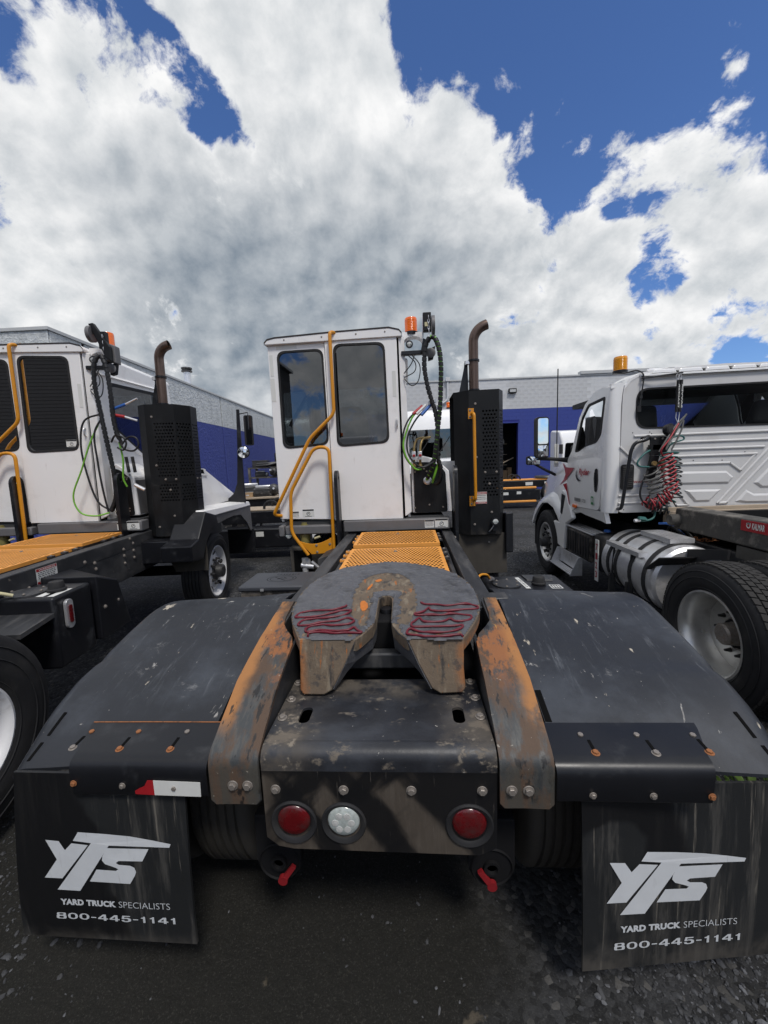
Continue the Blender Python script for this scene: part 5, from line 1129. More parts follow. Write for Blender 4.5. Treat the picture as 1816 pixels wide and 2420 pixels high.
    for sx in (-1, 1): wheel(root, (sx * .99, 3.80 if main else 3.74, .52 if main else .485), .52, .28 if main else .32, sx, front=True, grooves=5, ratio=.60 if main else .65)
    if main:
        rear_end(root)
        bx = MB().box(-1.36, -.80, 2.04, 2.46, .62, .862).obj('battery_box', 'stack_black', root, bevel=.012)
        lid = MB().box(-1.375, -.79, 2.025, 2.475, .86, .905).obj('lid', 'lid', bx, bevel=.014, seg=3)
        box_emblem(bx, -1.06, 2.255, .9058, .135, .10)
        MB().box(-1.175, -1.145, 2.019, 2.025, .866, .886).obj('latch', 'alu', bx)
        MB().tube(spline([(-1.20, 2.03, .78), (-1.12, 2.0, .80), (-1.0, 1.98, .83), (-.86, 1.97, .845)], 5), .008, 6).obj('latch_rod', 'frame', bx)
        MB().box(-.82, -.57, 2.2, 2.3, .78, .86).obj('box_support', 'frame', root)
        tk = MB().box(.70, 1.30, 1.60, 2.03, .60, .948).obj('fuel_tank', 'black_steel', root, bevel=.025, seg=3)
        MB().lathe([(0, .014), (.085, .014), (.105, .010), (.105, 0)], (.855, 1.80, .948), 'Z', 28).obj('access_plate', 'frame', tk)
        for k in range(6): a_ = k * PI / 3 + .3; bolt(tk, (.855 + .088 * math.cos(a_), 1.80 + .088 * math.sin(a_), .962), (0, 0, 1), .006)
        cp = MB().lathe([(0, .062), (.038, .062), (.042, .055), (.046, .022), (.053, .018), (.053, .008), (.046, 0)], (1.09, 1.79, .948), 'Z', 22).obj('filler_cap', 'rubber', tk)
        lb = MB().prism([(.955, 1.96, .9505), (.985, 1.965, .9505), (1.005, 1.69, .9505), (.972, 1.69, .9505)], (0, 0, .0012)).obj('white_label', 'label', tk, smooth=0)
        t = MB(); text(t, 'DIESEL', lambda a_, b_: (.962 + .012 * (1 - a_) + b_, 1.72 + .22 * a_, .9525), 0, 1, .004, .02); t.obj('label_text', 'black_print', tk, smooth=0)
        MB().holed(rrect(1.155, 1.235, 1.68, 1.77, .006), [rrect(1.163, 1.227, 1.688, 1.762, .004)], lambda a_, b_: (a_, b_, .9495)).obj('printed_mark', 'label', tk, smooth=0)
        mk = MB()
        for k in range(3): mk.flat([(1.172 + k * .018, 1.70, .9497), (1.182 + k * .018, 1.70, .9497), (1.182 + k * .018, 1.75, .9497), (1.172 + k * .018, 1.75, .9497)])
        mk.obj('printed_mark', 'label', tk, smooth=0)
        MB().hexa([(1.03, 1.88, .949), (1.22, 1.86, .949), (1.26, 2.0, .949), (1.02, 2.02, .949), (1.03, 1.885, .958), (1.22, 1.865, .958), (1.26, 1.995, .958), (1.02, 2.015, .958)]).obj('strap_plate', 'frame', tk)
        MB().tube(spline([(.60, 1.64, 1.02), (.64, 1.72, 1.05), (.70, 1.78, 1.035), (.735, 1.84, .985)], 6), .009, 8).obj('yellow_cable', 'yellow', root, smooth=60)
        MB().tube([(.735, 1.83, .99), (.76, 1.87, .97)], .02, 10).obj('cable_plug', 'grey_paint', root, smooth=40)
        MB().box(.50, .66, .92, 1.02, 1.10, 1.16).obj('ramp_hinge', 'frame', root, bevel=.01)
        MB().box(-.62, -.52, .88, .98, 1.10, 1.16).obj('ramp_hinge', 'frame', root, bevel=.01)
        MB().hexa([(-.80, 2.6, .93), (-.58, 2.6, .93), (-.58, 3.05, .93), (-.80, 3.05, .93), (-.80, 2.6, .99), (-.58, 2.6, 1.06), (-.58, 3.05, 1.06), (-.80, 3.05, .98)]).obj('cab_mount', 'frame', root)
    else:
        for x in (.72, 1.04): wheel(root, (x, .20, .57), .54, .27, 1, front=False, grooves=5, ratio=.52)
        for x in (-.72, -1.04): wheel(root, (x, .20, .55), .54, .27, -1, front=False, grooves=5)
        MB().tube([(-.9, .20, .55), (.9, .20, .55)], .10, 12).obj('rear_axle', 'dark', root)
        tk = MB().box(.60, .995, 1.06, 1.44, .52, 1.035).obj('fuel_tank', 'black_steel', root, bevel=.02, seg=3)
        MB().lathe([(0, .018), (.10, .016), (.12, .010), (.12, 0)], (.715, 1.20, 1.035), 'Z', 28).obj('access_plate', 'frame', tk)
        for k in range(6): a_ = k * PI / 3; bolt(tk, (.715 + .10 * math.cos(a_), 1.20 + .10 * math.sin(a_), 1.053), (0, 0, 1), .007)
        MB().lathe([(0, .075), (.042, .075), (.046, .066), (.05, .028), (.060, .022), (.060, .010), (.05, 0)], (.905, 1.22, 1.035), 'Z', 22).obj('filler_cap', 'rubber', tk)
        MB().prism([(.85, 1.10, 1.037), (.90, 1.10, 1.037), (.90, 1.19, 1.037), (.85, 1.19, 1.037)], (0, 0, .0012)).obj('white_label', 'label', tk, smooth=0); MB().prism([(.935, 1.09, 1.037), (.978, 1.09, 1.037), (.978, 1.27, 1.037), (.935, 1.27, 1.037)], (0, 0, .0012)).obj('white_label', 'label', tk, smooth=0)
        ml = MB().holed(rrect(1.135, 1.205, .78, .99, .033), [], lambda a_, b_: (.997, a_, b_), (.020, 0, 0)).obj('side_marker', 'alu', tk, smooth=30, bevel=.006); MB().holed(rrect(1.155, 1.185, .82, .95, .012), [], lambda a_, b_: (1.019, a_, b_), (.006, 0, 0)).obj('marker_lens', 'red_lens', tk, smooth=30)
        MB().hexa([(.60, 1.47, .55), (1.02, 1.47, .55), (1.03, 1.85, .55), (.60, 1.85, .55), (.60, 1.47, 1.07), (1.02, 1.47, 1.07), (1.03, 1.72, .97), (.60, 1.80, 1.06)]).obj('tank_step', 'black_steel', root, smooth=0, bevel=.01)
        for y in (1.53, 1.70): bolt(root, (1.024, y, .80), (1, 0, 0), .012)
        MB().grid(lambda a_, x: (x,   .20 + .66 * math.cos(a_), .55 + .60 * math.sin(a_)), [math.radians(q) for q in (28, 40, 52, 64, 76, 88, 100)], [.58, .9], (0, 0, .012)).obj('wheel_guard', 'black_steel', root, smooth=50)
        MB().prism([(.60, .78, .90), (.99, .78, .90), (.99, 1.06, .93), (.60, 1.06, .93)], (0, 0, -.03)).obj('tank_bracket', 'frame', root)
        MB().tube(spline([(.58, .98, 1.10), (.66, 1.02, 1.10), (.72, 1.08, 1.06)], 5), .012, 8).obj('fuel_hose', 'cream', root, smooth=60)
        sticker(root, lambda y, z, o: (.572 + o, y, z), 1.475, 1.69, 1.015, 1.14, 'red', 'WARNING', 4, 'red')

# ------------------------------------------------------------------ white day cab on the right
def coil(c0, c1, r, turns, tube_r, mb, jit=.2, seed=1, n=12):
    rnd = random.Random(seed); a, b = Vector(c0), Vector(c1); d = (b - a).normalized(); u = Vector((0, 1, 0)); u = (u - d * u.dot(d)).normalized(); w = d.cross(u); P = []
    N = int(turns * n)
    for i in range(N + 1):
        t = i / N; an = 2 * PI * turns * t; rr = r * (1 + jit * .5 * math.sin(an * .37 + seed) + jit * .3 * math.sin(an * .11)); q = a.lerp(b, t + .006 * math.sin(an * .5 + seed))
        P.append(q + (u * math.cos(an) * .7 + w * math.sin(an)) * rr + d * .02 * math.sin(an + seed))
    mb.tube(P, tube_r, 7); return P

def rib(mb, pts, w=.018, y=3.388, h=.012):
    """pressed bead along a polyline on the back wall"""
    P = [Vector((p[0], y, p[1])) for p in pts]
    for a, b in zip(P, P[1:]):
        d = (b - a).normalized(); n = Vector((-d.z, 0, d.x)); k = n * w; f = n * (w * .35); o = Vector((0, -h, 0)); a2, b2 = a - d * w * .4, b + d * w * .4
        mb.add([a2 - k, b2 - k, b2 - f + o, a2 - f + o, a2 + f + o, b2 + f + o, b2 + k, a2 + k], [(0, 1, 2, 3), (3, 2, 5, 4), (4, 5, 6, 7)])
def raised(mb, pts, y=3.388, h=.014, inset=.022):
    """pressed plateau with sloping edges"""
    cx = sum(p[0] for p in pts) / len(pts); cz = sum(p[1] for p in pts) / len(pts); n = len(pts); o = len(mb.v); inn = []
    for i in range(n):
        a, p, b = Vector(pts[i - 1]), Vector(pts[i]), Vector(pts[(i + 1) % n]); e1 = (p - a).normalized(); e2 = (b - p).normalized(); n1 = Vector((-e1.y, e1.x)); n2 = Vector((-e2.y, e2.x)); m_ = (n1 + n2).normalized()
        if m_.dot(Vector((cx, cz)) - p) < 0: m_ = -m_
        inn.append(p + m_ * inset / max(.4, abs(m_.dot(n1))))
    mb.add([(p[0], y, p[1]) for p in pts] + [(p.x, y - h, p.y) for p in inn], [tuple(range(n, 2 * n))] + [(i, (i + 1) % n, n + (i + 1) % n, n + i) for i in range(n)])

def day_cab(root):
    Y = 3.39; XL, XR = 2.33, 4.72; CX = 3.525
    # back wall with one wide window
    win = rpoly([(2.632, 2.585), (CX * 2 - 2.632, 2.585), (CX * 2 - 2.632, 2.135), (2.632, 2.165)], .13, 7)
    w = MB().holed(rpoly([(2.465, 1.235), (4.585, 1.235), (4.56, 2.60), (4.46, 2.72), (2.60, 2.72), (2.485, 2.60)], .07, 5), [win], lambda a, b: (a, Y, b), (0, .05, 0)).obj('back_wall', 'white_wall', root, smooth=30, bevel=.008)
    rb = MB()
    for z0, z1, x0, x1 in ((2.082, 2.072, 2.62, 4.40), (1.995, 1.985, 3.02, 4.40), (1.918, 1.908, 3.02, 3.97), (1.842, 1.835, 3.02, 3.90)): rib(rb, [(x0, z0), (x1, z1)], .014)
    rib(rb, [(3.02, 1.757), (3.63, 1.748), (3.745, 1.66), (3.885, 1.83)], .014)
    raised(rb, [(3.055, 1.595), (3.125, 1.672), (3.60, 1.662), (3.68, 1.59), (3.63, 1.522), (3.13, 1.530)][::-1])
    raised(rb, [(3.165, 1.47), (3.56, 1.462), (3.44, 1.33), (3.285, 1.33)])
    rib(rb, [(4.40, 2.34), (3.53, 1.31), (3.62, 1.31), (4.40, 2.22)], .016)
    raised(rb, [(3.89, 1.52), (4.03, 1.68), (4.45, 1.68), (4.45, 1.46), (3.97, 1.462)])
    raised(rb, [(3.71, 1.32), (3.815, 1.447), (3.90, 1.40), (4.45, 1.39), (4.45, 1.29), (3.83, 1.30)])
    rib(rb, [(2.47, 1.97), (2.70, 1.74)], .014); rib(rb, [(2.47, 1.43), (2.80, 1.43)], .012); rib(rb, [(2.47, 1.345), (2.85, 1.345)], .012); rib(rb, [(3.02, 1.55), (3.22, 1.30), (3.10, 1.30)], .012)
    rb.obj('pressed_rib', 'white_wall', w, smooth=25)
    hs = MB()
    for x, z in ((2.60, 2.12), (2.78, 2.12), (2.80, 2.10), (3.25, 1.79), (3.55, 1.78), (3.44, 1.42), (3.44, 1.39), (3.78, 1.86), (2.53, 1.27), (2.62, 1.95), (2.47, 1.32), (3.85, 1.80), (4.0, 1.57)): hs.lathe([(0, -.001), (.006, -.001), (.006, 0)], (x, Y - .001, z), 'Y', 8)
    hs.obj('rivet', 'gap', w, smooth=0)
    cx = CX; cz = 2.365
    inner = [(cx + (x - cx) * .985, cz + (z - cz) * .95) for x, z in win]
    wf = MB().holed([(cx + (x - cx) * 1.008, cz + (z - cz) * 1.03) for x, z in win], [inner], lambda a, b: (a, Y - .006, b), (0, .03, 0)).obj('window_frame', 'rubber', root, smooth=30)
    MB().holed(inner, [], lambda a, b: (a, Y + .008, b)).obj('back_window', 'glass_clear', root, smooth=0)
    # headliner, seats and pillars behind the glass
    MB().box(2.55, 4.5, Y + .06, 4.9, 2.56, 2.62).obj('headliner', 'interior', root)
    st = MB()
    for x0, x1 in ((2.56, 3.05), (3.88, 4.42)):
        st.hexa([(x0, 3.75, 1.3), (x1, 3.75, 1.3), (x1, 3.95, 1.3), (x0, 3.95, 1.3), (x0 + .03, 3.55, 2.15), (x1 - .03, 3.55, 2.15), (x1 - .03, 3.72, 2.15), (x0 + .03, 3.72, 2.15)])
        st.hexa([(x0 + .08, 3.54, 2.16), (x1 - .08, 3.54, 2.16), (x1 - .08, 3.68, 2.16), (x0 + .08, 3.68, 2.16), (x0 + .12, 3.52, 2.42), (x1 - .12, 3.52, 2.42), (x1 - .12, 3.62, 2.42), (x0 + .12, 3.62, 2.42)])
    st.obj('seat', 'seat', root, bevel=.04, seg=3)
    MB().box(2.5, 4.55, 4.55, 4.85, 1.5, 2.05).obj('dashboard', 'interior', root, bevel=.04)
    MB().box(2.42, 4.62, 3.44, 5.0, 1.25, 1.30).obj('floor', 'interior', root)
    # roof skin and rear corner pillars
    sec = [(2.485, 2.52), (2.50, 2.62), (2.56, 2.70), (2.66, 2.755), (2.90, 2.785), (CX, 2.80), (4.15, 2.785), (4.39, 2.755), (4.49, 2.70), (4.55, 2.62), (4.565, 2.52)]
    MB().grid(lambda i, y: (sec[int(i)][0], y, sec[int(i)][1] + interp(y, [3.385, 3.7, 3.9, 4.02, 4.12], [0, .012, .0, -.045, -.11])), range(len(sec)), [3.385, 3.7, 3.8, 3.9, 3.96, 4.02, 4.07, 4.12], (0, 0, -.03)).obj('roof', 'white_day', root, smooth=60)
    vs = MB()
    for k in range(6): x = 2.78 + k * .27; vs.hexa([(x, 3.375, 2.735), (x + .25, 3.375, 2.735), (x + .25, 3.5, 2.80), (x, 3.5, 2.80), (x + .02, 3.38, 2.775), (x + .23, 3.38, 2.775), (x + .22, 3.5, 2.815), (x + .03, 3.5, 2.815)])
    vs.box(2.66, 4.4, 3.372, 3.40, 2.70, 2.735); vs.obj('roof_edge', 'white_day', root, smooth=0, bevel=.008)
    MB().box(2.66, 4.35, 3.364, 3.372, 2.706, 2.712).obj('roof_seam', 'gap', root, smooth=0)
    for sx in (-1, 1):
        X = lambda d: CX + sx * d
        # side skin: door with a window opening, rounded corner, A-pillar
        wp = rpoly([(3.52, 2.53), (3.93, 2.50), (4.08, 2.36), (4.235, 1.945), (4.13, 1.95), (3.93, 2.01), (3.66, 2.04), (3.56, 2.12)], .04, 4)
        def SK(y, z): return (CX + sx * (1.19 - .012 * max(0, z - 1.95) - .05 * max(0, z - 1.95) ** 2 - .05 * max(0, 1.5 - z) ** 2 - .03 * max(0, y - 4.2) ** 1.5), y, z)
        d = MB().holed([(3.425, 2.62), (3.60, 2.645), (3.82, 2.615), (4.02, 2.52), (4.17, 2.36), (4.36, 1.96), (4.50, 1.84), (4.515, 1.48), (4.46, 1.10), (4.16, 1.225), (3.60, 1.245), (3.54, 1.30), (3.50, 1.9)][::-1], [wp], SK, (-sx * .03, 0, 0)).obj('door', 'white_day', root, smooth=60)
        def band(f, us): return MB().grid(f, us, [0, .2, .4, .6, .8, 1])
        # corner pillar curving from the door to the back wall
        zs = [1.235, 1.4, 1.6, 1.95, 2.2, 2.4, 2.55, 2.66]
        ang = [k / 6 for k in range(7)]
        def CP(z, t):
            a = SK(3.425 + (.075 if z < 1.95 else .075 - .0 * z) * (1 - min(1, max(0, (z - 1.9) / .7))), z); b = (CX + sx * 1.055 - sx * .02 * max(0, z - 2.5) / .1, Y + .002, z)
            c_ = (a[0] - sx * .004, Y + .006, z); u = 1 - t
            return tuple(a[i] * u * u + 2 * c_[i] * u * t + b[i] * t * t for i in range(3))
        MB().grid(CP, zs, ang, (0, .02, 0)).obj('corner_pillar', 'white_day', root, smooth=60)
        MB().grid(lambda y, t: (lambda a, b: tuple(a[i] * (1 - t) + b[i] * t for i in range(3)))(SK(y, interp(y, [3.40, 3.60, 3.82, 4.02, 4.17], [2.62, 2.65, 2.62, 2.525, 2.365]) + .003), (CX + sx * .98, y, interp(y, [3.4, 3.8, 4.1, 4.3], [2.66, 2.67, 2.66, 2.60]))), [3.40, 3.6, 3.82, 3.95, 4.02, 4.17], [0, .5, 1], (0, 0, -.02)).obj('roof_side', 'white_day', root, smooth=60)
        wc = (sum(p[0] for p in wp) / len(wp), sum(p[1] for p in wp) / len(wp))
        MB().holed([(wc[0] + (y - wc[0]) * 1.05, wc[1] + (z - wc[1]) * 1.04) for y, z in wp], [[(wc[0] + (y - wc[0]) * .93, wc[1] + (z - wc[1]) * .95) for y, z in wp]], lambda y, z: (SK(y, z)[0] + sx * .004, y, z), (-sx * .02, 0, 0)).obj('window_frame', 'rubber', d, smooth=0)
        MB().holed(wp, [], lambda y, z: (SK(y, z)[0] - sx * .006, y, z)).obj('door_window', 'glass', d, smooth=0)
        MB().holed(rpoly([(3.60, 1.735), (3.66, 1.735), (3.69, 1.62), (3.665, 1.46), (3.61, 1.46), (3.585, 1.60)], .03), [], lambda y, z: (SK(y, z)[0] + sx * .002, y, z), (sx * .004, 0, 0)).obj('handle_recess', 'rubber', d, smooth=0)
        MB().tube([(SK(3.64, 1.69)[0] + sx * .012, 3.64, 1.69), (SK(3.635, 1.52)[0] + sx * .012, 3.635, 1.52)], .012, 8).obj('door_handle', 'black_steel', d)
        # sill below the door
        MB().grid(lambda y, t: (CX + sx * (1.175 - .03 * t), y, interp(y, [3.45, 3.60, 4.16, 4.50], [1.235, 1.238, 1.218, 1.09]) - t * interp(y, [3.2, 3.45, 4.0, 4.5], [.02, .13, .09, .02])), [3.46, 3.6, 3.8, 4.0, 4.16, 4.3, 4.5], [0, .5, 1], (-sx * .05, 0, 0)).obj('sill', 'white_day', root, smooth=50)
        # hood side, fender with wheel arch
        hp = [(4.51, 1.84), (4.86, 1.80), (5.25, 1.70), (5.65, 1.58), (5.95, 1.42), (6.10, 1.25), (6.15, 1.05)]
        MB().grid(lambda i, t: (CX + sx * (1.15 - .24 * (int(i) / 6) ** 1.2) * (1 - t) , hp[int(i)][0], hp[int(i)][1] + .30 * (1 - (1 - t) ** 2) * (1 - .35 * int(i) / 6)), range(7), [0, .08, .2, .4, .7, 1.0], (0, 0, -.02)).obj('hood', 'white_day', root, smooth=60)
        MB().grid(lambda i, t: (CX + sx * ((1.15 - .24 * (int(i) / 6) ** 1.2) + .03 * t), hp[int(i)][0], hp[int(i)][1] - (hp[int(i)][1] - interp(hp[int(i)][0], [4.5, 4.86, 5.02, 5.7, 6.0, 6.15], [1.02, 1.22, 1.36, 1.22, 1.12, .95])) * t), range(7), [0, .25, .5, .75, 1], (0, 0, -.01)).obj('hood_side', 'white_day', root, smooth=60)
        fo = [(4.70, 1.28), (4.86, 1.34), (5.02, 1.40), (5.25, 1.385), (5.55, 1.31), (5.80, 1.22), (6.02, 1.08), (6.15, .90)]
        fi = [(4.72, .93), (4.82, 1.02), (4.98, 1.12), (5.22, 1.17), (5.48, 1.14), (5.68, 1.03), (5.86, .88), (5.98, .72)]
        fe = MB().grid(lambda i, t: (CX + sx * (1.05 + .16 * math.sin(min(1, t * 1.2) * PI / 2)), fo[int(i)][0] * (1 - t) + fi[int(i)][0] * t, fo[int(i)][1] * (1 - t) + fi[int(i)][1] * t), range(8), [0, .15, .3, .5, .75, 1.0], (-sx * .04, 0, 0)).obj('front_fender', 'white_day', root, smooth=60)
        MB().grid(lambda i, x: (CX + sx * x, fi[int(i)][0], fi[int(i)][1] + .02), range(8), [.70, 1.19], (0, 0, .01)).obj('wheel_well', 'dark', fe, smooth=50)
        MB().prism([(CX + sx * 1.20, y, z) for y, z in [(4.52, 1.38), (4.66, 1.42), (4.73, .93), (5.05, .92), (5.02, .86), (4.98, .80), (4.90, .60), (4.60, .55), (4.52, .94), (4.28, 1.05)]], (-sx * .06, 0, 0)).obj('fender_rear', 'white_day', root, smooth=0, bevel=.02, seg=3)
        MB().prism([(CX + sx * 1.205, y, z) for y, z in [(4.53, 1.34), (4.66, 1.36), (4.70, 1.08), (4.64, 1.06), (4.60, 1.16)]], (-sx * .02, 0, 0)).obj('fender_vent', 'black_steel', root, smooth=0)
        MB().box(*sorted((CX + sx * .80, CX + sx * 1.16)), 5.98, 6.02, .34, .92).obj('mud_guard', 'rubber', root)
    MB().grid(lambda a, t: (CX + (a - .5) * 2 * (1.05 - .10 * t), 4.52 - .42 * t, 1.90 + .72 * t), [0, .25, .5, .75, 1], [0, .33, .66, 1.0]).obj('windshield', 'glass_clear', root, smooth=60)
    for sx in (-1, 1): MB().tube([(CX + sx * 1.08, 4.50, 1.86), (CX + sx * 1.03, 4.30, 2.30), (CX + sx * .97, 4.12, 2.60)], .035, 8).obj('a_pillar', 'white_day', root)
    MB().hexa([(2.56, 4.06, 2.60), (4.49, 4.06, 2.60), (4.45, 4.32, 2.52), (2.60, 4.32, 2.52), (2.58, 4.06, 2.68), (4.47, 4.06, 2.68), (4.44, 4.34, 2.58), (2.61, 4.34, 2.58)]).obj('sun_visor', 'grey_paint', root, smooth=0, bevel=.02)
    MB().box(2.75, 4.3, 5.9, 6.15, .6, 1.25).obj('grille', 'black_steel', root, bevel=.03)
    # door print: firm's word with a crescent, red star of the hood
    X = XL + .008
    def SD(y, z): return (XL + .05 * max(0, 1.5 - z) ** 2 + .03 * max(0, y - 4.2) ** 1.5 + (-.006 if y < 4.52 else -.020 - .10 * max(0, 1.75 - z)), y, z)
    tx = MB(); text(tx, 'Ryder', lambda a, b: SD(4.105 - a, 1.625 + b), 0, .29, 0, .105, .03, 1.0, .03); tx.obj('lettering', 'red_logo', root, smooth=0)
    cr = MB(); o1 = [(4.12 + .075 * math.cos(t), 1.635 + .085 * math.sin(t)) for t in [math.radians(20 + 8 * k) for k in range(30)]]
    cr.holed([(4.12 + .072 * math.cos(math.radians(a)), 1.640 + .080 * math.sin(math.radians(a))) for a in range(0, 0)] or [(4.145 - .02, 1.72), (4.185, 1.69), (4.195, 1.63), (4.165, 1.585), (4.10, 1.562), (4.03, 1.572), (4.085, 1.590), (4.14, 1.612), (4.165, 1.65), (4.165, 1.69)], [], SD); cr.obj('crescent', 'black_print', root, smooth=0)
    MB().holed([(4.06 + .09, 1.735), (4.34, 1.715), (4.47, 1.72), (4.60, 1.86), (4.80, 2.0)][:0] or [(4.24, 1.735), (4.50, 1.735), (4.515, 1.56), (4.47, 1.60)], [], SD).obj('red_star', 'red_logo', root, smooth=0)
    st2 = MB()
    def HS(y, z): return (CX - (1.15 - .24 * (max(0, interp(y, [4.51, 4.86, 5.25, 5.65, 5.95], [0, 1, 2, 3, 4])) / 6) ** 1.2) - .03 * max(0, (1.83 - z) / .7) - .006, y, z)
    st2.holed([(4.515, 1.73), (4.66, 1.735), (4.83, 1.80), (4.70, 1.70), (4.66, 1.63), (4.72, 1.56), (4.92, 1.46), (4.70, 1.53), (4.55, 1.575), (4.515, 1.56)], [], HS); st2.obj('red_star', 'red_logo', root, smooth=0)
    MB().holed([(4.50, 1.52), (4.535, 1.50), (4.50, 1.40), (4.42, 1.24), (4.38, 1.22), (4.44, 1.36)], [], SD).obj('red_stripe', 'red_logo', root, smooth=0)
    sm = MB()
    for k in range(6): sm.flat([SD(4.22 - k * .032, 1.30), SD(4.20 - k * .032, 1.30), SD(4.20 - k * .032, 1.345), SD(4.22 - k * .032, 1.345)])
    text(sm, '3730', lambda a, b: SD(4.0 - a, 1.30 + b), 0, .11, 0, .045); sm.obj('unit_number', 'black_print', root, smooth=0)
    gp = MB(); gp.holed([(3.74, 1.40), (3.68, 1.40), (3.68, 1.30), (3.74, 1.30)], [[(3.728, 1.385), (3.728, 1.33), (3.692, 1.33), (3.692, 1.385)]], SD); gp.obj('green_sticker', 'green_print', root, smooth=0)
    MB().box(2.318, 2.335, 4.16, 4.28, 1.205, 1.25).obj('side_marker', 'amber', root, bevel=.008)
    # vent, warning print, handles and lines on the back wall
    vt = MB().holed(rrect(2.482, 2.618, 1.497, 1.778, .03), [], lambda a, b: (a, Y - .004, b), (0, -.018, 0)).obj('vent', 'rubber', root, smooth=30, bevel=.005)
    sl = MB()
    for k in range(11): z = 1.525 + k * .0215; sl.hexa([(2.497, Y - .030, z), (2.603, Y - .030, z), (2.603, Y - .022, z + .016), (2.497, Y - .022, z + .016), (2.497, Y - .024, z - .003), (2.603, Y - .024, z - .003), (2.603, Y - .020, z + .012), (2.497, Y - .020, z + .012)])
    sl.obj('vent_slat', 'rubber', vt, smooth=0)
    wt = MB(); text(wt, 'WARNING', lambda a, b: (2.628 + a, Y - .003, 1.565 + b), 0, .20, 0, .026, .02); wt.obj('lettering', 'red_logo', w, smooth=0)
    ln = MB(); ln.box(2.628, 2.80, Y - .0028, Y - .002, 1.540, 1.544); ln.box(2.628, 2.80, Y - .0028, Y - .002, 1.522, 1.526); ln.obj('printed_line', 'blue', w, smooth=0)
    gb = MB().tube(fillet([(2.72, Y - .06, 2.055), (2.685, Y - .12, 2.035), (2.565, Y - .12, 2.01), (2.525, Y - .12, 1.93), (2.445, Y - .12, 1.30), (2.46, Y - .01, 1.285)], .06), .018, 10)
    gb.obj('grab_bar', 'black_steel', root, smooth=50)
    MB().tube([(2.655, Y - .10, 2.035), (2.74, Y - .05, 2.06)], .03, 10).obj('bar_clamp', 'rubber', root)
    bk = MB(); bk.prism([(2.735, Y - .10, 1.87), (2.90, Y - .10, 1.865), (2.925, Y - .10, 2.06), (2.735, Y - .10, 2.062)], (0, .02, 0)); bk.prism([(2.70, Y - .11, 1.62), (2.79, Y - .11, 1.60), (2.83, Y - .11, 1.86), (2.74, Y - .11, 1.87)], (0, .03, 0)); bk.box(2.76, 2.90, Y - .10, Y - .01, 1.92, 1.98)
    bko = bk.obj('hose_bracket', 'stack_black', root, smooth=0, bevel=.004)
    for x, z in ((2.78, 2.04), (2.86, 2.04)): bolt(bko, (x, Y - .101, z), (0, -1, 0), .008)
    lmp = MB().lathe([(0, .04), (.05, .035), (.058, .01), (.06, -.01), (.052, -.03), (0, -.03)], (2.905, Y - .12, 2.125), (.35, -1, .25), 20).obj('rear_work_lamp', 'rubber', root, smooth=30)
    rg = MB()
    for k in range(6): rg.lathe([(.058, -.02 + k * .010), (.064, -.017 + k * .010), (.058, -.014 + k * .010)], (2.905, Y - .12, 2.125), (.35, -1, .25), 20, cap=False)
    rg.obj('cooling_rib', 'rubber', lmp, smooth=30)
    gl = MB(); gl.tube([(2.845, Y - .14, 1.80), (2.85, Y - .15, 1.60)], .016, 8); gl.lathe([(0, -.02), (.03, -.02), (.034, 0), (.03, .03), (0, .03)], (2.845, Y - .14, 1.78), 'Y', 14); gl.lathe([(0, -.02), (.024, -.02), (.026, 0), (0, .03)], (2.755, Y - .14, 1.78), 'Y', 14); gl.obj('gladhand', 'brass', root, smooth=40)
    # springs with printed sleeves and the coiled lines they carry
    MB().tube([(2.66, Y - .03, 2.690), (2.83, Y - .06, 2.700), (3.06, Y - .06, 2.72)], .009, 6).obj('hanger_rod', 'frame', root)
    for k, x in enumerate((2.992, 3.024)):
        s = MB().tube([(x, Y - .10, 2.64), (x - .012, Y - .11, 2.31)], .0145, 10).obj('tension_spring', 'rubber', root, smooth=40)
        t = MB(); text(t, 'SAVVER' if k else 'TRACKER', lambda a, b: (x - .010 + b - .012 * (1 - a / .25) * 0, Y - .1255, 2.35 + a), 0, .25, 0, .014, .03); t.obj('sleeve_print', 'label', s, smooth=0)
        h = MB(); h.tube([(x + .012 * math.cos(q), Y - .08, 2.675 + .03 * math.sin(q)) for q in [2 * PI * i / 12 for i in range(13)]], .0035, 6); h.tube([(x - .012, Y - .11, 2.31), (x - .016, Y - .11, 2.25), (2.995, Y - .12, 2.19)], .004, 6); h.obj('spring_hook', 'alu', s)
    r_ = MB(); P = coil((2.835, Y - .20, 1.86), (2.90, Y - .22, 1.46), .072, 9.5, .0075, r_, .25, 3); coil((2.90, Y - .22, 1.46), (2.76, Y - .2, 1.36), .055, 5.5, .0075, r_, .5, 5); coil((2.76, Y - .22, 1.37), (2.66, Y - .18, 1.33), .05, 5, .0075, r_, .8, 8)
    r_.tube(spline([P[0], (2.79, Y - .2, 1.92), (2.86, Y - .2, 2.02), (2.99, Y - .14, 2.19)], 6), .0078, 7); r_.obj('coiled_hose', 'hose_red', root, smooth=60)
    t_ = MB(); P = coil((2.90, Y - .14, 1.90), (2.93, Y - .16, 1.47), .080, 9, .0075, t_, .3, 7); coil((2.93, Y - .16, 1.47), (2.80, Y - .15, 1.28), .07, 6, .0075, t_, .6, 9)
    t_.tube(spline([P[0], (2.94, Y - .12, 1.98), (3.06, Y - .12, 2.02), (3.03, Y - .12, 2.06), (2.93, Y - .12, 2.05), (2.97, Y - .12, 2.12)], 6), .0085, 7)
    t_.tube(spline([(2.72, Y - .12, 1.92), (2.64, Y - .15, 1.88), (2.575, Y - .16, 1.80), (2.60, Y - .16, 1.755), (2.70, Y - .15, 1.745)], 6), .010, 8)
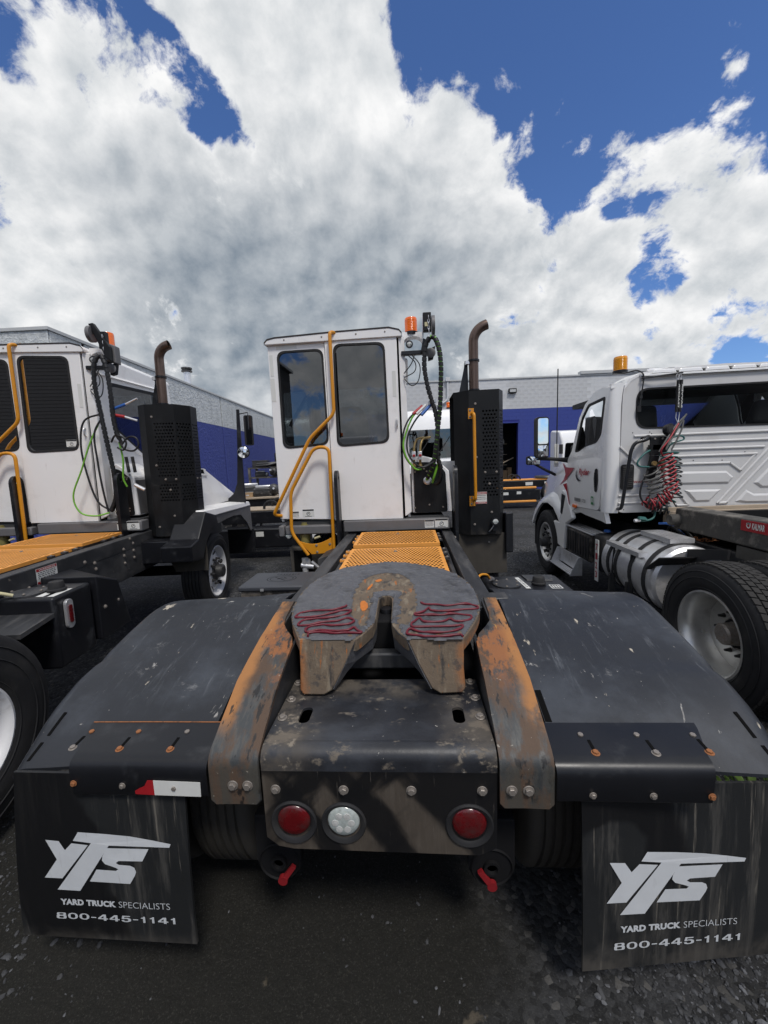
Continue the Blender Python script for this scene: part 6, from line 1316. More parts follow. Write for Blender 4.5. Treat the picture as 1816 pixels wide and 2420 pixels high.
    t_.tube(spline([(2.78, Y - .15, 1.32), (2.76, Y - .18, 1.22), (2.70, Y - .2, 1.18), (2.60, Y - .2, 1.17)], 6), .011, 8); t_.obj('coiled_hose', 'hose_teal', root, smooth=60)
    g_ = MB(); P = coil((2.72, Y - .16, 1.72), (2.80, Y - .18, 1.47), .088, 5.5, .0095, g_, .35, 4)
    g_.tube(spline([(2.78, Y - .18, 1.90), (2.87, Y - .17, 2.05), (2.97, Y - .13, 2.17), (3.06, Y - .12, 2.26), (3.075, Y - .12, 2.28), (3.05, Y - .12, 2.24), (2.98, Y - .13, 2.12), (2.90, Y - .15, 2.0), (2.86, Y - .16, 1.92)], 6), .009, 8); g_.tube(spline([(3.05, Y - .12, 2.22), (3.03, Y - .13, 2.13), (2.98, Y - .14, 2.02), (2.93, Y - .14, 1.92)], 6), .009, 8); g_.obj('coiled_hose', 'hose_grey', root, smooth=60)
    k_ = MB(); coil((2.93, Y - .18, 1.84), (2.95, Y - .2, 1.40), .065, 10, .0065, k_, .3, 12); coil((2.66, Y - .2, 1.38), (2.90, Y - .2, 1.27), .06, 7, .008, k_, .7, 2); k_.tube(spline([(2.70, Y - .14, 1.70), (2.63, Y - .15, 1.55), (2.62, Y - .16, 1.42), (2.68, Y - .18, 1.33)], 6), .010, 8)
    k_.obj('coiled_cable', 'hose_black', root, smooth=50); k_ = MB()
    k_.tube(spline([(2.96, Y - .03, 1.47), (3.02, Y - .03, 1.38), (3.05, Y - .03, 1.33), (3.08, Y - .04, 1.27)], 5), .007, 6); k_.tube(spline([(2.66, Y - .02, 2.76), (2.68, Y - .03, 2.70), (2.66, Y - .03, 2.5), (2.645, Y - .03, 2.36)], 6), .007, 6); k_.box(2.63, 2.66, Y - .04, Y - .01, 2.34, 2.40); k_.box(2.645, 2.67, Y - .04, Y - .01, 2.48, 2.51)
    k_.obj('wall_cable', 'hose_black', root, smooth=50)
    MB().tube([(2.60, Y - .2, 1.18), (2.54, Y - .2, 1.175)], .018, 8).obj('hose_end', 'alu', root); MB().hexa([(2.57, Y - .24, 1.195), (2.66, Y - .24, 1.185), (2.66, Y - .20, 1.185), (2.57, Y - .2, 1.195), (2.58, Y - .23, 1.225), (2.64, Y - .23, 1.215), (2.64, Y - .20, 1.215), (2.58, Y - .2, 1.225)]).obj('hose_end_lever', 'hose_teal', root)
    bc = beacon(root, (2.525, 3.54, 2.815), .070, .15, 'amber2')
    MB().tube(spline([(2.46, 3.52, 2.79), (2.54, 3.47, 2.775), (2.64, 3.44, 2.79), (2.68, 3.40, 2.76)], 5), .007, 6).obj('beacon_cable', 'hose_black', bc)
    # mirrors
    ms = MB().holed(rrect(1.905, 2.085, 1.885, 2.445, .045), [], lambda a, b: (a, 4.50, b), (0, .09, 0)).obj('side_mirror', 'rubber', root, smooth=30, bevel=.02, seg=3)
    MB().holed(rrect(1.935, 2.07, 2.075, 2.425, .025), [], lambda a, b: (a, 4.4965 - .05 * (a - 2.0), b)).obj('mirror_glass', 'mirror', ms, smooth=0)
    MB().grid(lambda a, b: (a, 4.4965 - .018 * (1 - ((a - 2.0) / .068) ** 2) * (1 - ((b - 1.98) / .08) ** 2), b), [1.935 + .0225 * k for k in range(7)], [1.905 + .025 * k for k in range(7)]).obj('convex_glass', 'mirror', ms, smooth=80)
    MB().tube([(1.95, 4.54, 1.88), (2.2, 4.54, 1.855), (2.41, 4.54, 1.83)], [.028, .024, .042], 10).obj('mirror_arm', 'rubber', ms); MB().lathe([(.045, -.03), (.06, 0), (.055, .03)], (2.40, 4.54, 1.83), 'X', 16).obj('arm_base', 'rubber', ms)
    hm = MB().holed(rrect(1.99, 2.195, 1.775, 1.915, .03), [], lambda a, b: (a, 5.2, b), (0, .07, 0)).obj('hood_mirror', 'rubber', root, smooth=30, bevel=.015, seg=3)
    MB().grid(lambda a, b: (a, 5.196 - .02 * (1 - ((a - 2.0925) / .095) ** 2) * (1 - ((b - 1.845) / .065) ** 2), b), [2.0 + .0264 * k for k in range(8)], [1.785 + .02 * k for k in range(7)]).obj('mirror_glass', 'mirror', hm, smooth=80)
    MB().tube([(2.12, 5.24, 1.79), (2.30, 5.25, 1.68), (2.44, 5.2, 1.60)], .022, 8).obj('mirror_arm', 'rubber', hm)
    MB().tube([(2.232, 4.6, 3.09), (2.224, 4.6, 1.86)], .008, 6).obj('antenna', 'rubber', root); MB().box(2.195, 2.25, 4.595, 4.625, 1.75, 2.07).obj('antenna_mount', 'label', root, bevel=.006)
    # wheels
    for sx in (-1, 1):
        wheel(root, (CX + sx * 1.08, 5.30, .52), .52, .29, sx, rim='alu_rim', front=True, grooves=5, hand=10)
        wheel(root, (CX + sx * 1.08, 1.79, .53), .53, .28, sx, rim='alu_rim', front=False, grooves=0, hand=6, blocks=True, name='rear_wheel')
        wheel(root, (CX + sx * .76, 1.79, .53), .53, .28, sx, rim='white_rim', front=False, grooves=0, hand=0, blocks=True, lugs=False, name='rear_wheel')
        wheel(root, (CX + sx * 1.08, .55, .53), .53, .28, sx, rim='alu_rim', front=False, grooves=0, hand=6, name='rear_wheel')
        MB().box(*sorted((CX + sx * .42, CX + sx * .52)), -1.0, 5.8, .72, .98).obj('frame_rail', 'frame', root, bevel=.01)
    MB().tube([(CX - 1, 1.79, .53), (CX + 1, 1.79, .53)], .11, 12).obj('rear_axle', 'dark', root); MB().tube([(CX - 1, .55, .53), (CX + 1, .55, .53)], .11, 12).obj('rear_axle', 'dark', root)
    MB().tube([(CX - 1, 5.3, .5), (CX + 1, 5.3, .5)], .07, 10).obj('front_axle', 'dark', root)
    MB().box(CX - .45, CX + .45, 3.2, 5.7, .62, 1.24).obj('engine', 'dark', root)
    # battery box with its tread step, cap, tank and steps
    bb = MB().box(2.34, 2.85, 3.77, 4.50, .56, .905).obj('battery_box', 'stack_black', root, bevel=.02)
    gr = MB()
    for k in range(9): gr.box(2.334, 2.342, 3.80 + k * .078, 3.85 + k * .078, .60, .88)
    gr.obj('box_rib', 'black_steel', bb, bevel=.004)
    tr = MB()
    for k in range(4): tr.box(2.335 + k * .055, 2.378 + k * .055, 3.72, 4.60, .915, .935)
    tr.obj('tread_step', 'alu', bb, bevel=.004)
    ls = MB()
    for k in range(4): ls.box(2.20 + k * .034, 2.226 + k * .034, 4.02, 4.78, .332, .348)
    for y in (4.02, 4.74): ls.prism([(2.20, y, .32), (2.36, y, .32), (2.36, y, .56), (2.30, y, .56), (2.23, y, .40)], (0, .012, 0))
    ls.box(2.335, 2.345, 4.03, 4.74, .36, .56); ls.obj('entry_step', 'alu', bb, smooth=0, bevel=.004)
    fr = MB().lathe([(0, .03), (.035, .03), (.038, .0), (.03, 0)], (2.50, 3.68, .965), 'Z', 14).obj('blue_cap', 'blue', root)
    MB().box(2.36, 2.80, 3.50, 3.74, .50, .95).obj('fluid_tank', 'rubber', root, bevel=.05, seg=3)
    tk = MB(); R = .335; prof = [(0, 0), (R * .6, 0), (R * .92, -.004), (R, -.03), (R, -.98), (R * .92, -1.005), (0, -1.01)]
    tko = MB().lathe(prof, (2.665, 3.48, .70), 'Y', 40).obj('fuel_tank', 'alu', root, smooth=40)
    for y in (3.30, 3.14, 2.86, 2.62): MB().lathe([(R + .001, y + .028), (R + .010, y + .024), (R + .010, y - .024), (R + .001, y - .028)], (2.665, 0, .70), 'Y', 40, cap=False).obj('tank_strap', 'rubber', tko, smooth=40)
    MB().lathe([(0, .05), (.05, .05), (.055, .03), (.055, 0)], (2.62, 2.70, 1.025), 'Z', 18).obj('filler_cap', 'alu', tko)
    def step(x0, x1, y0, y1, z, nm='tank_step'):
        s = MB(); s.perf(lambda a, b, t: (x0 + a, y0 + b, z - t), 0, x1 - x0, 0, y1 - y0, 4, max(6, int((y1 - y0) / .05)), .015, .008, .006, stagger=False); s.box(x0, x0 + .006, y0, y1, z - .045, z - .001); s.box(x1 - .006, x1, y0, y1, z - .045, z - .001); s.box(x0 + .006, x1 - .006, y0, y0 + .006, z - .045, z - .001)
        return s.obj(nm, 'alu', root, smooth=0)
    s1 = step(2.335, 2.52, 2.72, 3.36, .935); step(2.56, 2.78, 2.62, 3.10, 1.085, 'deck_step'); step(2.20, 2.36, 2.72, 3.34, .335, 'lower_step')
    ar = MB()
    for y in (3.22, 2.88): ar.tube([(2.36, y, .92), (2.325, y - .03, .62), (2.36, y - .03, .50)], .012, 6); ar.box(2.30, 2.36, y - .03, y, .30, .60)
    ar.obj('step_bracket', 'rubber', s1)
    pl = MB().box(2.325, 2.333, 3.52, 3.60, .40, .90).obj('serial_plate', 'label', root); pt = MB()
    for k, ch in enumerate('7123'): text(pt, ch, lambda a, b: (2.3235, 3.585 - a, .44 + .11 * (3 - k) + b), 0, .05, 0, .08, .03)
    pt.obj('lettering', 'red_logo', pl, smooth=0)
    lines = MB()
    for k in range(5): lines.tube(spline([(2.95 + .05 * k, 3.3, 1.0), (2.92 + .06 * k, 3.18, 1.10 + .02 * k), (3.0 + .05 * k, 3.0, .98), (3.05, 2.8, .9)], 6), .012, 6)
    lines.obj('frame_hose', 'hose_black', root); MB().tube(spline([(2.85, 3.28, 1.12), (2.92, 3.2, 1.12), (2.98, 3.1, 1.04), (3.0, 3.0, .95)], 6), .014, 8).obj('frame_hose', 'blue', root)
    chn = MB()
    for k in range(12): p = Vector((2.84 + .02 * k, 2.86 - .012 * k, 1.035 + .012 * math.sin(k * 2))); chn.tube([p + Vector((.018 * math.cos(t), .010 * math.sin(t) * (k % 2), .012 * math.sin(t) * ((k + 1) % 2))) for t in [2 * PI * q / 8 for q in range(9)]], .005, 5)
    chn.obj('chain', 'bolt_rust', root)
    # quarter fender over the first rear wheel
    MB().prism([(2.62, 2.92, .93), (2.62, 2.02, 1.115), (2.62, 2.03, 1.03), (2.62, 2.2, .99), (2.62, 2.6, .84), (2.62, 2.95, .80)], (.02, 0, 0)).obj('quarter_guard', 'rubber', root, smooth=0)
    MB().prism([(2.30, 2.55, .82), (2.62, 2.55, .82), (2.62, 2.35, .97), (2.30, 2.35, .97)], (0, 0, .012)).obj('quarter_guard', 'rubber', root, smooth=0)
    # heavy worn beam carried on the frame, with its pin and maker's strip
    b = MB().hexa([(2.885, -1.2, 1.09), (3.05, -1.2, 1.09), (3.05, 3.10, 1.09), (2.885, 3.10, 1.10), (2.885, -1.2, 1.365), (3.05, -1.2, 1.365), (3.05, 3.09, 1.325), (2.885, 3.07, 1.315)]).obj('load_beam', 'beam', root, bevel=.015, seg=3)
    MB().lathe([(0, -.09), (.05, -.09), (.06, -.07), (.06, .02), (0, .02)], (2.885, 3.02, 1.20), 'X', 18).obj('pin', 'beam', b)
    MB().hexa([(2.879, -.8, 1.235), (2.884, -.8, 1.235), (2.884, 2.245, 1.228), (2.879, 2.245, 1.228), (2.879, -.8, 1.335), (2.884, -.8, 1.335), (2.884, 2.245, 1.315), (2.879, 2.245, 1.315)]).obj('red_strip', 'red', b, smooth=0)
    kt = MB(); text(kt, 'KALMAR', lambda a, z: (2.8775, 2.135 - a, 1.250 + z), 0, .115 * 1.0, 0, .052, .03)
    kt.holed(circ(2.170, 1.277, .020, 18, .024), [circ(2.170, 1.277, .012, 14, .014)], lambda y, z: (2.8775, y, z)); kt.flat([(2.8775, 2.19, 1.285), (2.8775, 2.15, 1.290), (2.8775, 2.15, 1.300), (2.8775, 2.19, 1.296)]); kt.obj('lettering', 'label', b, smooth=0)
    MB().box(2.90, 4.3, -1.0, 2.3, .98, 1.085).obj('deck_frame', 'beam', root)
    for k in range(2): MB().box(2.94, 4.4, 3.315 - k * .055, 3.362 - k * .055, 1.10, 1.285 - .035 * k).obj('deck_plank', 'timber', root, bevel=.004)
    MB().box(3.06, 4.4, -1.0, 3.2, 1.05, 1.09).obj('deck_floor', 'beam', root)

# ------------------------------------------------------------------ build
MAIN = thing('yard_truck', 'yard truck in the middle with rusty ramps, greased fifth wheel and lettered mud flaps', 'truck', group='yard trucks')
yard_truck(MAIN, True)
LEFT = thing('yard_truck', 'yard truck at the left edge with white hood, mirror post and open rear wheels', 'truck', (-3.184, .0806, .0833), (0, .018, .1265), group='yard trucks')
LEFT.rotation_mode = 'XYZ'
LEFT.rotation_mode = 'QUATERNION'; LEFT.rotation_quaternion = (Matrix.Rotation(.1265, 3, 'Z') @ Matrix.Rotation(.018, 3, 'Y')).to_quaternion()
yard_truck(LEFT, False)
DAY = thing('day_cab_truck', 'white day cab truck with red coiled hoses, steel fuel tank and yellow beacon', 'truck')
day_cab(DAY)

# ------------------------------------------------------------------ ground
def gz(x, y):
    l = .045 * min(1, max(0, (-x - 1.7) / .8)) if y < 8 else .045 * min(1, max(0, (-x - 1.7) / .8)) * max(0, 1 - (y - 8) / 6)
    return l + .012 * mnoise.noise(Vector((x * .9, y * .9, 0))) + .006 * mnoise.noise(Vector((x * 3.1, y * 3.1, 4)))
xs = list(np.concatenate([np.linspace(-400, -30, 8), np.linspace(-22, -6, 10), np.arange(-5.5, 5.6, .1), np.linspace(6, 22, 10), np.linspace(30, 400, 8)]))
ysr = list(np.concatenate([np.linspace(-400, -30, 8), np.linspace(-20, -4, 10), np.arange(-3, 7.1, .1), np.linspace(7.6, 28, 16), np.linspace(35, 500, 10)]))
g = MB().grid(lambda x, y: (x, y, gz(x, y) if abs(x) < 6 and -3.1 < y < 16 else (0.0 if y > -40 else 0)), xs, ysr)
go = g.obj('ground', 'ground', None, smooth=80); go['kind'] = 'structure'; go['label'] = 'dark gravel yard with compacted dirt behind the trucks'

def stones():
    ph = (1 + 5 ** .5) / 2
    ico = np.array([(-1, ph, 0), (1, ph, 0), (-1, -ph, 0), (1, -ph, 0), (0, -1, ph), (0, 1, ph), (0, -1, -ph), (0, 1, -ph), (ph, 0, -1), (ph, 0, 1), (-ph, 0, -1), (-ph, 0, 1)], float); ico /= np.linalg.norm(ico[0])
    F = np.array([(0, 11, 5), (0, 5, 1), (0, 1, 7), (0, 7, 10), (0, 10, 11), (1, 5, 9), (5, 11, 4), (11, 10, 2), (10, 7, 6), (7, 1, 8), (3, 9, 4), (3, 4, 2), (3, 2, 6), (3, 6, 8), (3, 8, 9), (4, 9, 5), (2, 4, 11), (6, 2, 10), (8, 6, 7), (9, 8, 1)])
    rng = np.random.default_rng(3); pos = []; size = []
    def field(n, x0, x1, y0, y1, s0, s1, dens):
        x = rng.uniform(x0, x1, n); y = rng.uniform(y0, y1, n); s = s0 * (s1 / s0) ** (rng.random(n) ** 2.2)
        d = np.array([dens(a, b) for a, b in zip(x, y)]); k = rng.random(n) < d
        pos.append(np.c_[x, y][k]); size.append(s[k])
    nz = lambda x, y, f, z: mnoise.noise(Vector((x * f, y * f, z)))
    field(34000, .25, 2.6, -.75, 3.2, .0035, .012, lambda x, y: min(1, max(.0, (x - .55 + .5 * nz(x, y, 1.5, 1)) * 2.2)))
    field(1100, .2, 1.8, -.5, 2.0, .011, .019, lambda x, y: min(.55, max(0, (x - .45 + .4 * nz(x, y, 1.5, 1)))))
    field(2600, -1.3, .9, -.6, 1.6, .003, .009, lambda x, y: .08 + .8 * max(0, nz(x, y, 2.2, 3) - .18))
    field(13000, -3.2, -1.15, -.6, 4.0, .004, .013, lambda x, y: .75 if x < -1.45 or y > .6 else .2)
    field(12000, 1.1, 2.6, 2.2, 9.0, .008, .022, lambda x, y: .8)
    field(8000, -2.6, -1.0, 2.2, 6.0, .008, .020, lambda x, y: .8)
    p = np.concatenate(pos); s = np.concatenate(size); n = len(p)
    z = np.array([gz(a, b) for a, b in p])
    ang = rng.uniform(0, 2 * PI, n); ca, sa = np.cos(ang), np.sin(ang)
    sc = np.stack([rng.uniform(.8, 1.6, n), rng.uniform(.6, 1.1, n), rng.uniform(.35, .8, n)], 1) * s[:, None]
    V = ico[None] * rng.uniform(.72, 1.2, (n, 12, 1)) * sc[:, None, :]
    til = rng.uniform(-.5, .5, n); V[:, :, 2] += V[:, :, 0] * til[:, None] * .5
    x = V[:, :, 0] * ca[:, None] - V[:, :, 1] * sa[:, None] + p[:, :1]; y = V[:, :, 0] * sa[:, None] + V[:, :, 1] * ca[:, None] + p[:, 1:]
    zz = V[:, :, 2] + z[:, None] + s[:, None] * .18
    co = np.stack([x, y, zz], 2).reshape(-1, 3).astype(np.float32); fa = (F[None] + (np.arange(n) * 12)[:, None, None]).reshape(-1, 3)
    me = bpy.data.meshes.new('gravel'); me.vertices.add(len(co)); me.vertices.foreach_set('co', co.ravel()); nf = len(fa)
    me.loops.add(nf * 3); me.loops.foreach_set('vertex_index', fa.ravel().astype(np.int32)); me.polygons.add(nf); me.polygons.foreach_set('loop_start', np.arange(0, nf * 3, 3, dtype=np.int32)); me.polygons.foreach_set('loop_total', np.full(nf, 3, np.int32))
    me.update(calc_edges=True); me.validate(); me.shade_flat(); me.materials.append(MT['stone'])
    link('gravel', me, None, kind='stuff', label='loose dark gravel stones scattered over the yard')
stones()

# ------------------------------------------------------------------ warehouse on the right, blockwork with a blue band
R = thing('warehouse', 'block built warehouse with white upper wall and blue band behind the trucks', 'building', (0, 22, 0), (0, .0148, 0))
LB = 4.53; TOP = 6.30; DX0, DX1, DZ0, DZ1 = 4.3, 6.30, .70, 3.90
def blk(mb, x0, x1, z0, z1, y=0.0): mb.add([(x0, y, z0), (x1, y, z0), (x1, y, z1), (x0, y, z1), (x0, y + .02, z0), (x1, y + .02, z0), (x1, y + .02, z1), (x0, y + .02, z1)], [(0, 1, 2, 3), (0, 4, 5, 1), (1, 5, 6, 2), (2, 6, 7, 3), (3, 7, 4, 0)])
core = MB(); core.holed([(-5, LB), (40, LB), (40, TOP), (-5, TOP)], [], lambda a, b: (a, .012, b), (0, .3, 0)); core.obj('wall', 'joint', R, smooth=0)
core = MB(); core.holed([(-5, -1), (40, -1), (40, LB), (-5, LB)], [[(DX0, DZ0), (DX1, DZ0), (DX1, DZ1), (DX0, DZ1)]], lambda a, b: (a, .012, b), (0, .3, 0)); core.obj('wall', 'joint_blue', R, smooth=0)
masses = {True: MB(), False: MB()}; nb = 0; shared = {}
rows = int((TOP + .9) / .203)
for r in range(rows):
    z0 = TOP - (r + 1) * .203; z1 = z0 + .199
    if z0 < -.6: break
    up = z0 > LB - .05
    x = -5 + (.2 if r % 2 else 0)
    while x < 26:
        x1 = x + .400
        clip = x1 > DX0 and x < DX1 and z1 > DZ0 and z0 < DZ1
        if clip:
            dy = -.002
            if x < DX0 - .03: blk(masses[up], x, DX0 - .004, z0, z1, dy)
            if x1 > DX1 + .08: blk(masses[up], DX1 + .052, x + .396, z0, z1, dy)
        else:
            near = nb < 300 and up and (-.2 < x < 3.6 or 5.6 < x < 10.0)
            dy = -.0025 * random.random()
            if near:
                key = (up,)
                if key not in shared: m_ = MB(); blk(m_, 0, .396, 0, .199); shared[key] = m_.mesh('block', 'block_white' if up else 'block_blue', 0)
                link('block', shared[key], R, loc=(x, dy, z0)); nb += 1
            else: blk(masses[up], x, x + .396, z0, z1, dy)
        x += .4
for up, mb in masses.items(): o = mb.obj('blockwork', 'block_white' if up else 'block_blue', R, smooth=0); o['kind'] = 'stuff'
MB().box(-5.1, 40, -.05, .4, TOP, TOP + .09).obj('coping', 'coping', R, bevel=.01)
MB().box(9.6, 40, -.10, .3, TOP + .09, TOP + .26).obj('metal_fascia', 'coping', R, bevel=.01)
MB().box(-5, 40, .3, 14, TOP - .1, TOP).obj('roof', 'coping', R)
rm = MB(); rm.box(DX0 - 1, DX1 + 1.0, 4.5, 4.6, DZ0 - .2, DZ1 + .3); rm.box(DX0 - 1.1, DX0 - 1, .3, 4.6, DZ0 - .2, DZ1 + .3); rm.box(DX1 + 1.0, DX1 + 1.1, .3, 4.6, DZ0 - .2, DZ1 + .3); rm.box(DX0 - 1, DX1 + 1, .3, 4.6, DZ1 + .3, DZ1 + .4); rm.box(DX0 - 1, DX1 + 1, .3, 4.6, DZ0 - .3, DZ0 - .2)
rm.obj('room', 'interior', R, smooth=0)
df = MB(); df.box(DX1 + .001, DX1 + .05, -.004, .31, DZ0, DZ1); df.box(DX0, DX1, -.004, .31, DZ1, DZ1 + .05); df.obj('door_frame', 'block_blue', R, smooth=0)
for k, z in enumerate((1.5, 2.15, 2.8)):
    sh = MB().box(DX0 + .3, DX1 - .08, 2.2, 2.8, z, z + .04).obj('shelf', 'timber', R)
    cg = MB(); rnd = random.Random(k)
    for q in range(12): x = DX0 + .4 + q * .12; cg.lathe([(0, 0), (.045, 0), (.045, rnd.uniform(.15, .3)), (0, .3)], (x, 2.3, z + .04), 'Z', 8)
    cg.obj('stored_can', ['cardboard', 'scrap', 'label'][k], R)
cb = MB(); rnd = random.Random(9)
for q in range(7): x = DX0 + .2 + q * .27; cb.box(x, x + .24, 1.6, 1.9, DZ0 - .18, DZ0 + rnd.uniform(.3, .7))
cb.obj('carton', 'cardboard', R); MB().tube([(5.4, .8, 1.55), (6.28, .9, 1.95)], .03, 6).obj('leaning_pole', 'timber', R)
wl = MB().box(5.73, 6.15, -.16, 0, 5.52, 5.78).obj('wall_light', 'rubber', R, bevel=.02); MB().box(5.78, 6.10, -.165, -.16, 5.58, 5.72).obj('lens', 'lamp_glass', wl)
dp = MB().tube(fillet([(2.36, -.10, 6.42), (2.34, -.10, 5.30), (2.10, -.10, 5.12), (1.72, -.10, 5.02)], .12), .055, 10).obj('drain_pipe', 'block_white', R, smooth=40); MB().box(2.24, 2.48, -.2, 0, 6.30, 6.52).obj('drain_head', 'block_white', dp, bevel=.01)
dq = MB().tube([(2.72, -.10, 5.5), (2.74, -.10, 4.6)], .045, 8).obj('drain_pipe', 'block_white', R, smooth=40)

# ------------------------------------------------------------------ warehouse on the left, rough wall panels
L = thing('warehouse', 'long grey warehouse with rough panels and blue lower band running away on the left', 'building', (-9.8, 9.77, 0), (0, 0, math.radians(3.35)))
H, B = 6.0, 4.36
edges = [0, 1.3, 11.55, 21.9, 32, 42]
MB().box(-14, -.05, .05, 42, -1, H - .05).obj('wall', 'gap', L)
for a, b in zip(edges, edges[1:]):
    MB().box(-.05, 0, a + .06, b - .06, B, H).obj('wall_panel', 'conc_grey', L, bevel=.012); MB().box(-.05, 0, a + .06, b - .06, -1, B - .002).obj('painted_band', 'conc_blue', L, bevel=.012)
for a, b in ((-14, -7), (-7, 0)):
    MB().box(a + .02, b - .02, 0, .05, B, H).obj('wall_panel', 'conc_grey', L, bevel=.012); MB().box(a + .02, b - .02, 0, .05, -1, B - .002).obj('painted_band', 'conc_blue', L, bevel=.012)
MB().box(-14.1, .04, -.04, 42.1, H, H + .10).obj('coping', 'coping', L, bevel=.01)
MB().box(-.02, .05, 30.5, 31.8, -.2, 3.1).obj('side_door', 'black_steel', L)
vp = MB().lathe([(0, .9), (.17, .9), (.17, -.4), (0, -.4)], (-1.07, 10.15, 6.42), 'Z', 18).obj('vent_pipe', 'alu', L); MB().lathe([(0, .93), (.27, .93), (.27, .86), (.20, .82), (.27, .78), (.27, .72), (.17, .70)], (-1.07, 10.15, 6.42), 'Z', 18).obj('vent_cap', 'scrap', vp)

# ------------------------------------------------------------------ things between the trucks and the walls
def chassis(name, label, loc, rz, deck='orange', length=4.0):
    t = thing(name, label, 'truck chassis', loc, (0, 0, rz), 'black truck chassis behind the trucks')
    for sy in (-1, 1): MB().box(-length / 2, length / 2, sy * .45 - .05, sy * .45 + .05, .72, .98).obj('frame_rail', 'black_steel', t, bevel=.01)
    MB().box(-length / 2 + .1, length / 2 - .6, -.38, .38, .985, 1.01).obj('deck_plate', deck, t, bevel=.004)
    b = MB().box(-.9, .75, -.98, -.52, .28, .68).obj('tank_box', 'black_steel', t, bevel=.03); MB().box(-.62, -.40, -.984, -.98, .50, .60).obj('white_label', 'label', b); MB().box(-.1, .06, -.984, -.98, .52, .62).obj('white_label', 'label', b)
    for z in ((.74, .24) if deck == 'orange' else ()): MB().box(-.95, .60, -1.02, -.96, z - .03, z + .05).obj('step_bar', 'orange', t, bevel=.02)
    MB().box(.35, .62, -.51, -.505, .80, .92).obj('warning_label', 'label', t); MB().box(1.05, 1.18, -.51, -.505, .78, .92).obj('white_label', 'label', t)
    for x in (-1.3, 1.35): wheel(t, (0, 0, 0), .5, .26, -1, front=False, grooves=0, hand=0, lugs=False).matrix_local = Matrix.Translation((x, -.80, .50)) @ Matrix.Rotation(PI / 2, 4, 'Z')
    fw_ = MB().lathe([(0, .06), (.38, .06), (.42, .0), (.3, -.05)], (1.25, 0, 1.06), 'Z', 20).obj('fifth_wheel', 'scrap', t)
    for sy in (-.3, .3): MB().tube([(.05 + .16 * math.cos(q), sy, 1.02 + .17 * math.sin(q)) for q in [PI * k / 8 for k in range(9)]], .03, 6).obj('hoop', 'rubber', t)
    return t
chassis('chassis', 'black chassis with orange step bars parked between exhaust guard and white door', (4.15, 14.6, .02), 0)
chassis('chassis', 'black chassis with white label parked along the blue wall behind heaped parts', (-3.0, 7.6, .0), .05, deck='timber')
# flat bed loaded with parts
fb = thing('flat_bed', 'timber topped flat bed loaded with dark truck parts', 'trailer', (-3.8, 9.3, 0), (0, 0, .12))
for k in range(6): MB().box(-1.0, 1.0, -.75 + k * .25, -.52 + k * .25, 1.14 + .004 * (k % 2), 1.18).obj('deck_plank', 'timber', fb, bevel=.004)
MB().box(-1.0, 1.0, -.7, .7, .95, 1.135).obj('bed_frame', 'black_steel', fb, bevel=.01)
for x in (-.7, .7):
    for y in (-.6, .6): MB().box(x - .05, x + .05, y - .05, y + .05, 0, .95).obj('leg', 'black_steel', fb)
rnd = random.Random(21)
def part(name, label, cat, kind, loc, s, mat, rz=0):
    t = thing(name, label, cat, loc, (0, 0, rz), 'parts heaped by the blue wall')
    if kind == 'engine':
        MB().box(-s, s, -s * .6, s * .6, 0, s * .9).obj('block', mat, t, bevel=s * .1)
        MB().box(-s * .8, s * .8, -s * .35, s * .35, s * .9, s * 1.2).obj('head_cover', 'alu', t, bevel=s * .08)
        for k in range(4): MB().lathe([(0, 0), (s * .18, 0), (s * .2, s * .1), (0, s * .12)], (-s * .6 + k * s * .4, -s * .6, s * .45), (0, -1, 0), 12).obj('port', mat, t)
        MB().lathe([(0, -.02), (s * .38, -.02), (s * .42, .04), (s * .2, .08), (0, .08)], (s, 0, s * .45), 'X', 18).obj('pulley', 'alu', t)
    elif kind == 'hub':
        MB().lathe([(0, 0), (s * .5, 0), (s, .03), (s, .12), (s * .7, .2), (s * .35, .22), (s * .35, .34), (0, .34)], (0, 0, s), (0, -1, .15), 24).obj('drum', mat, t); MB().lathe([(0, .34), (s * .2, .34), (s * .18, .42), (0, .42)], (0, 0, s), (0, -1, .15), 12).obj('cap', 'alu', t)
    elif kind == 'crate':
        MB().box(-s, s, -s * .7, s * .7, 0, s * .8).obj('shell', mat, t, bevel=s * .05); MB().box(-s * 1.03, s * 1.03, -s * .73, s * .73, s * .8, s * .9).obj('lid', mat, t, bevel=s * .04); MB().box(-s * .3, s * .3, -s * .72, -s * .7, s * .3, s * .55).obj('handle', 'alu', t)
    elif kind == 'seat':
        MB().box(-s, s, -s * .8, s * .8, 0, s * .5).obj('cushion', mat, t, bevel=s * .15, seg=3); MB().box(-s, s, s * .5, s * .8, s * .5, s * 1.7).obj('backrest', mat, t, bevel=s * .14, seg=3)
    elif kind == 'pipes':
        for k in range(6): MB().tube(fillet([(-s, -.1 + k * .05, .04 + .05 * (k % 2)), (s * .2, -.1 + k * .06, .05 + .05 * (k % 2)), (s, .1 + k * .05, .12)], .1), .03, 8).obj('pipe', mat, t)
    return t
part('cardboard_box', 'brown cardboard box at the front edge of the timber flat bed', 'box', 'crate', (-4.05, 8.75, 1.18), .13, 'cardboard', .3)
part('parts_crate', 'small dark crate beside the cardboard box on the flat bed', 'crate', 'crate', (-4.36, 8.85, 1.18), .15, 'scrap', -.1)
part('engine', 'dark engine block with bright pulley lying on the flat bed', 'engine', 'engine', (-3.70, 8.95, 1.18), .24, 'scrap', .2)
part('engine', 'second dark engine block behind the pulley engine on the flat bed', 'engine', 'engine', (-3.25, 9.5, 1.18), .26, 'scrap', -.4)
part('pipe_bundle', 'bundle of dark bent pipes on the flat bed beside the engines', 'pipes', 'pipes', (-3.95, 9.2, 1.18), .4, 'scrap', .4)
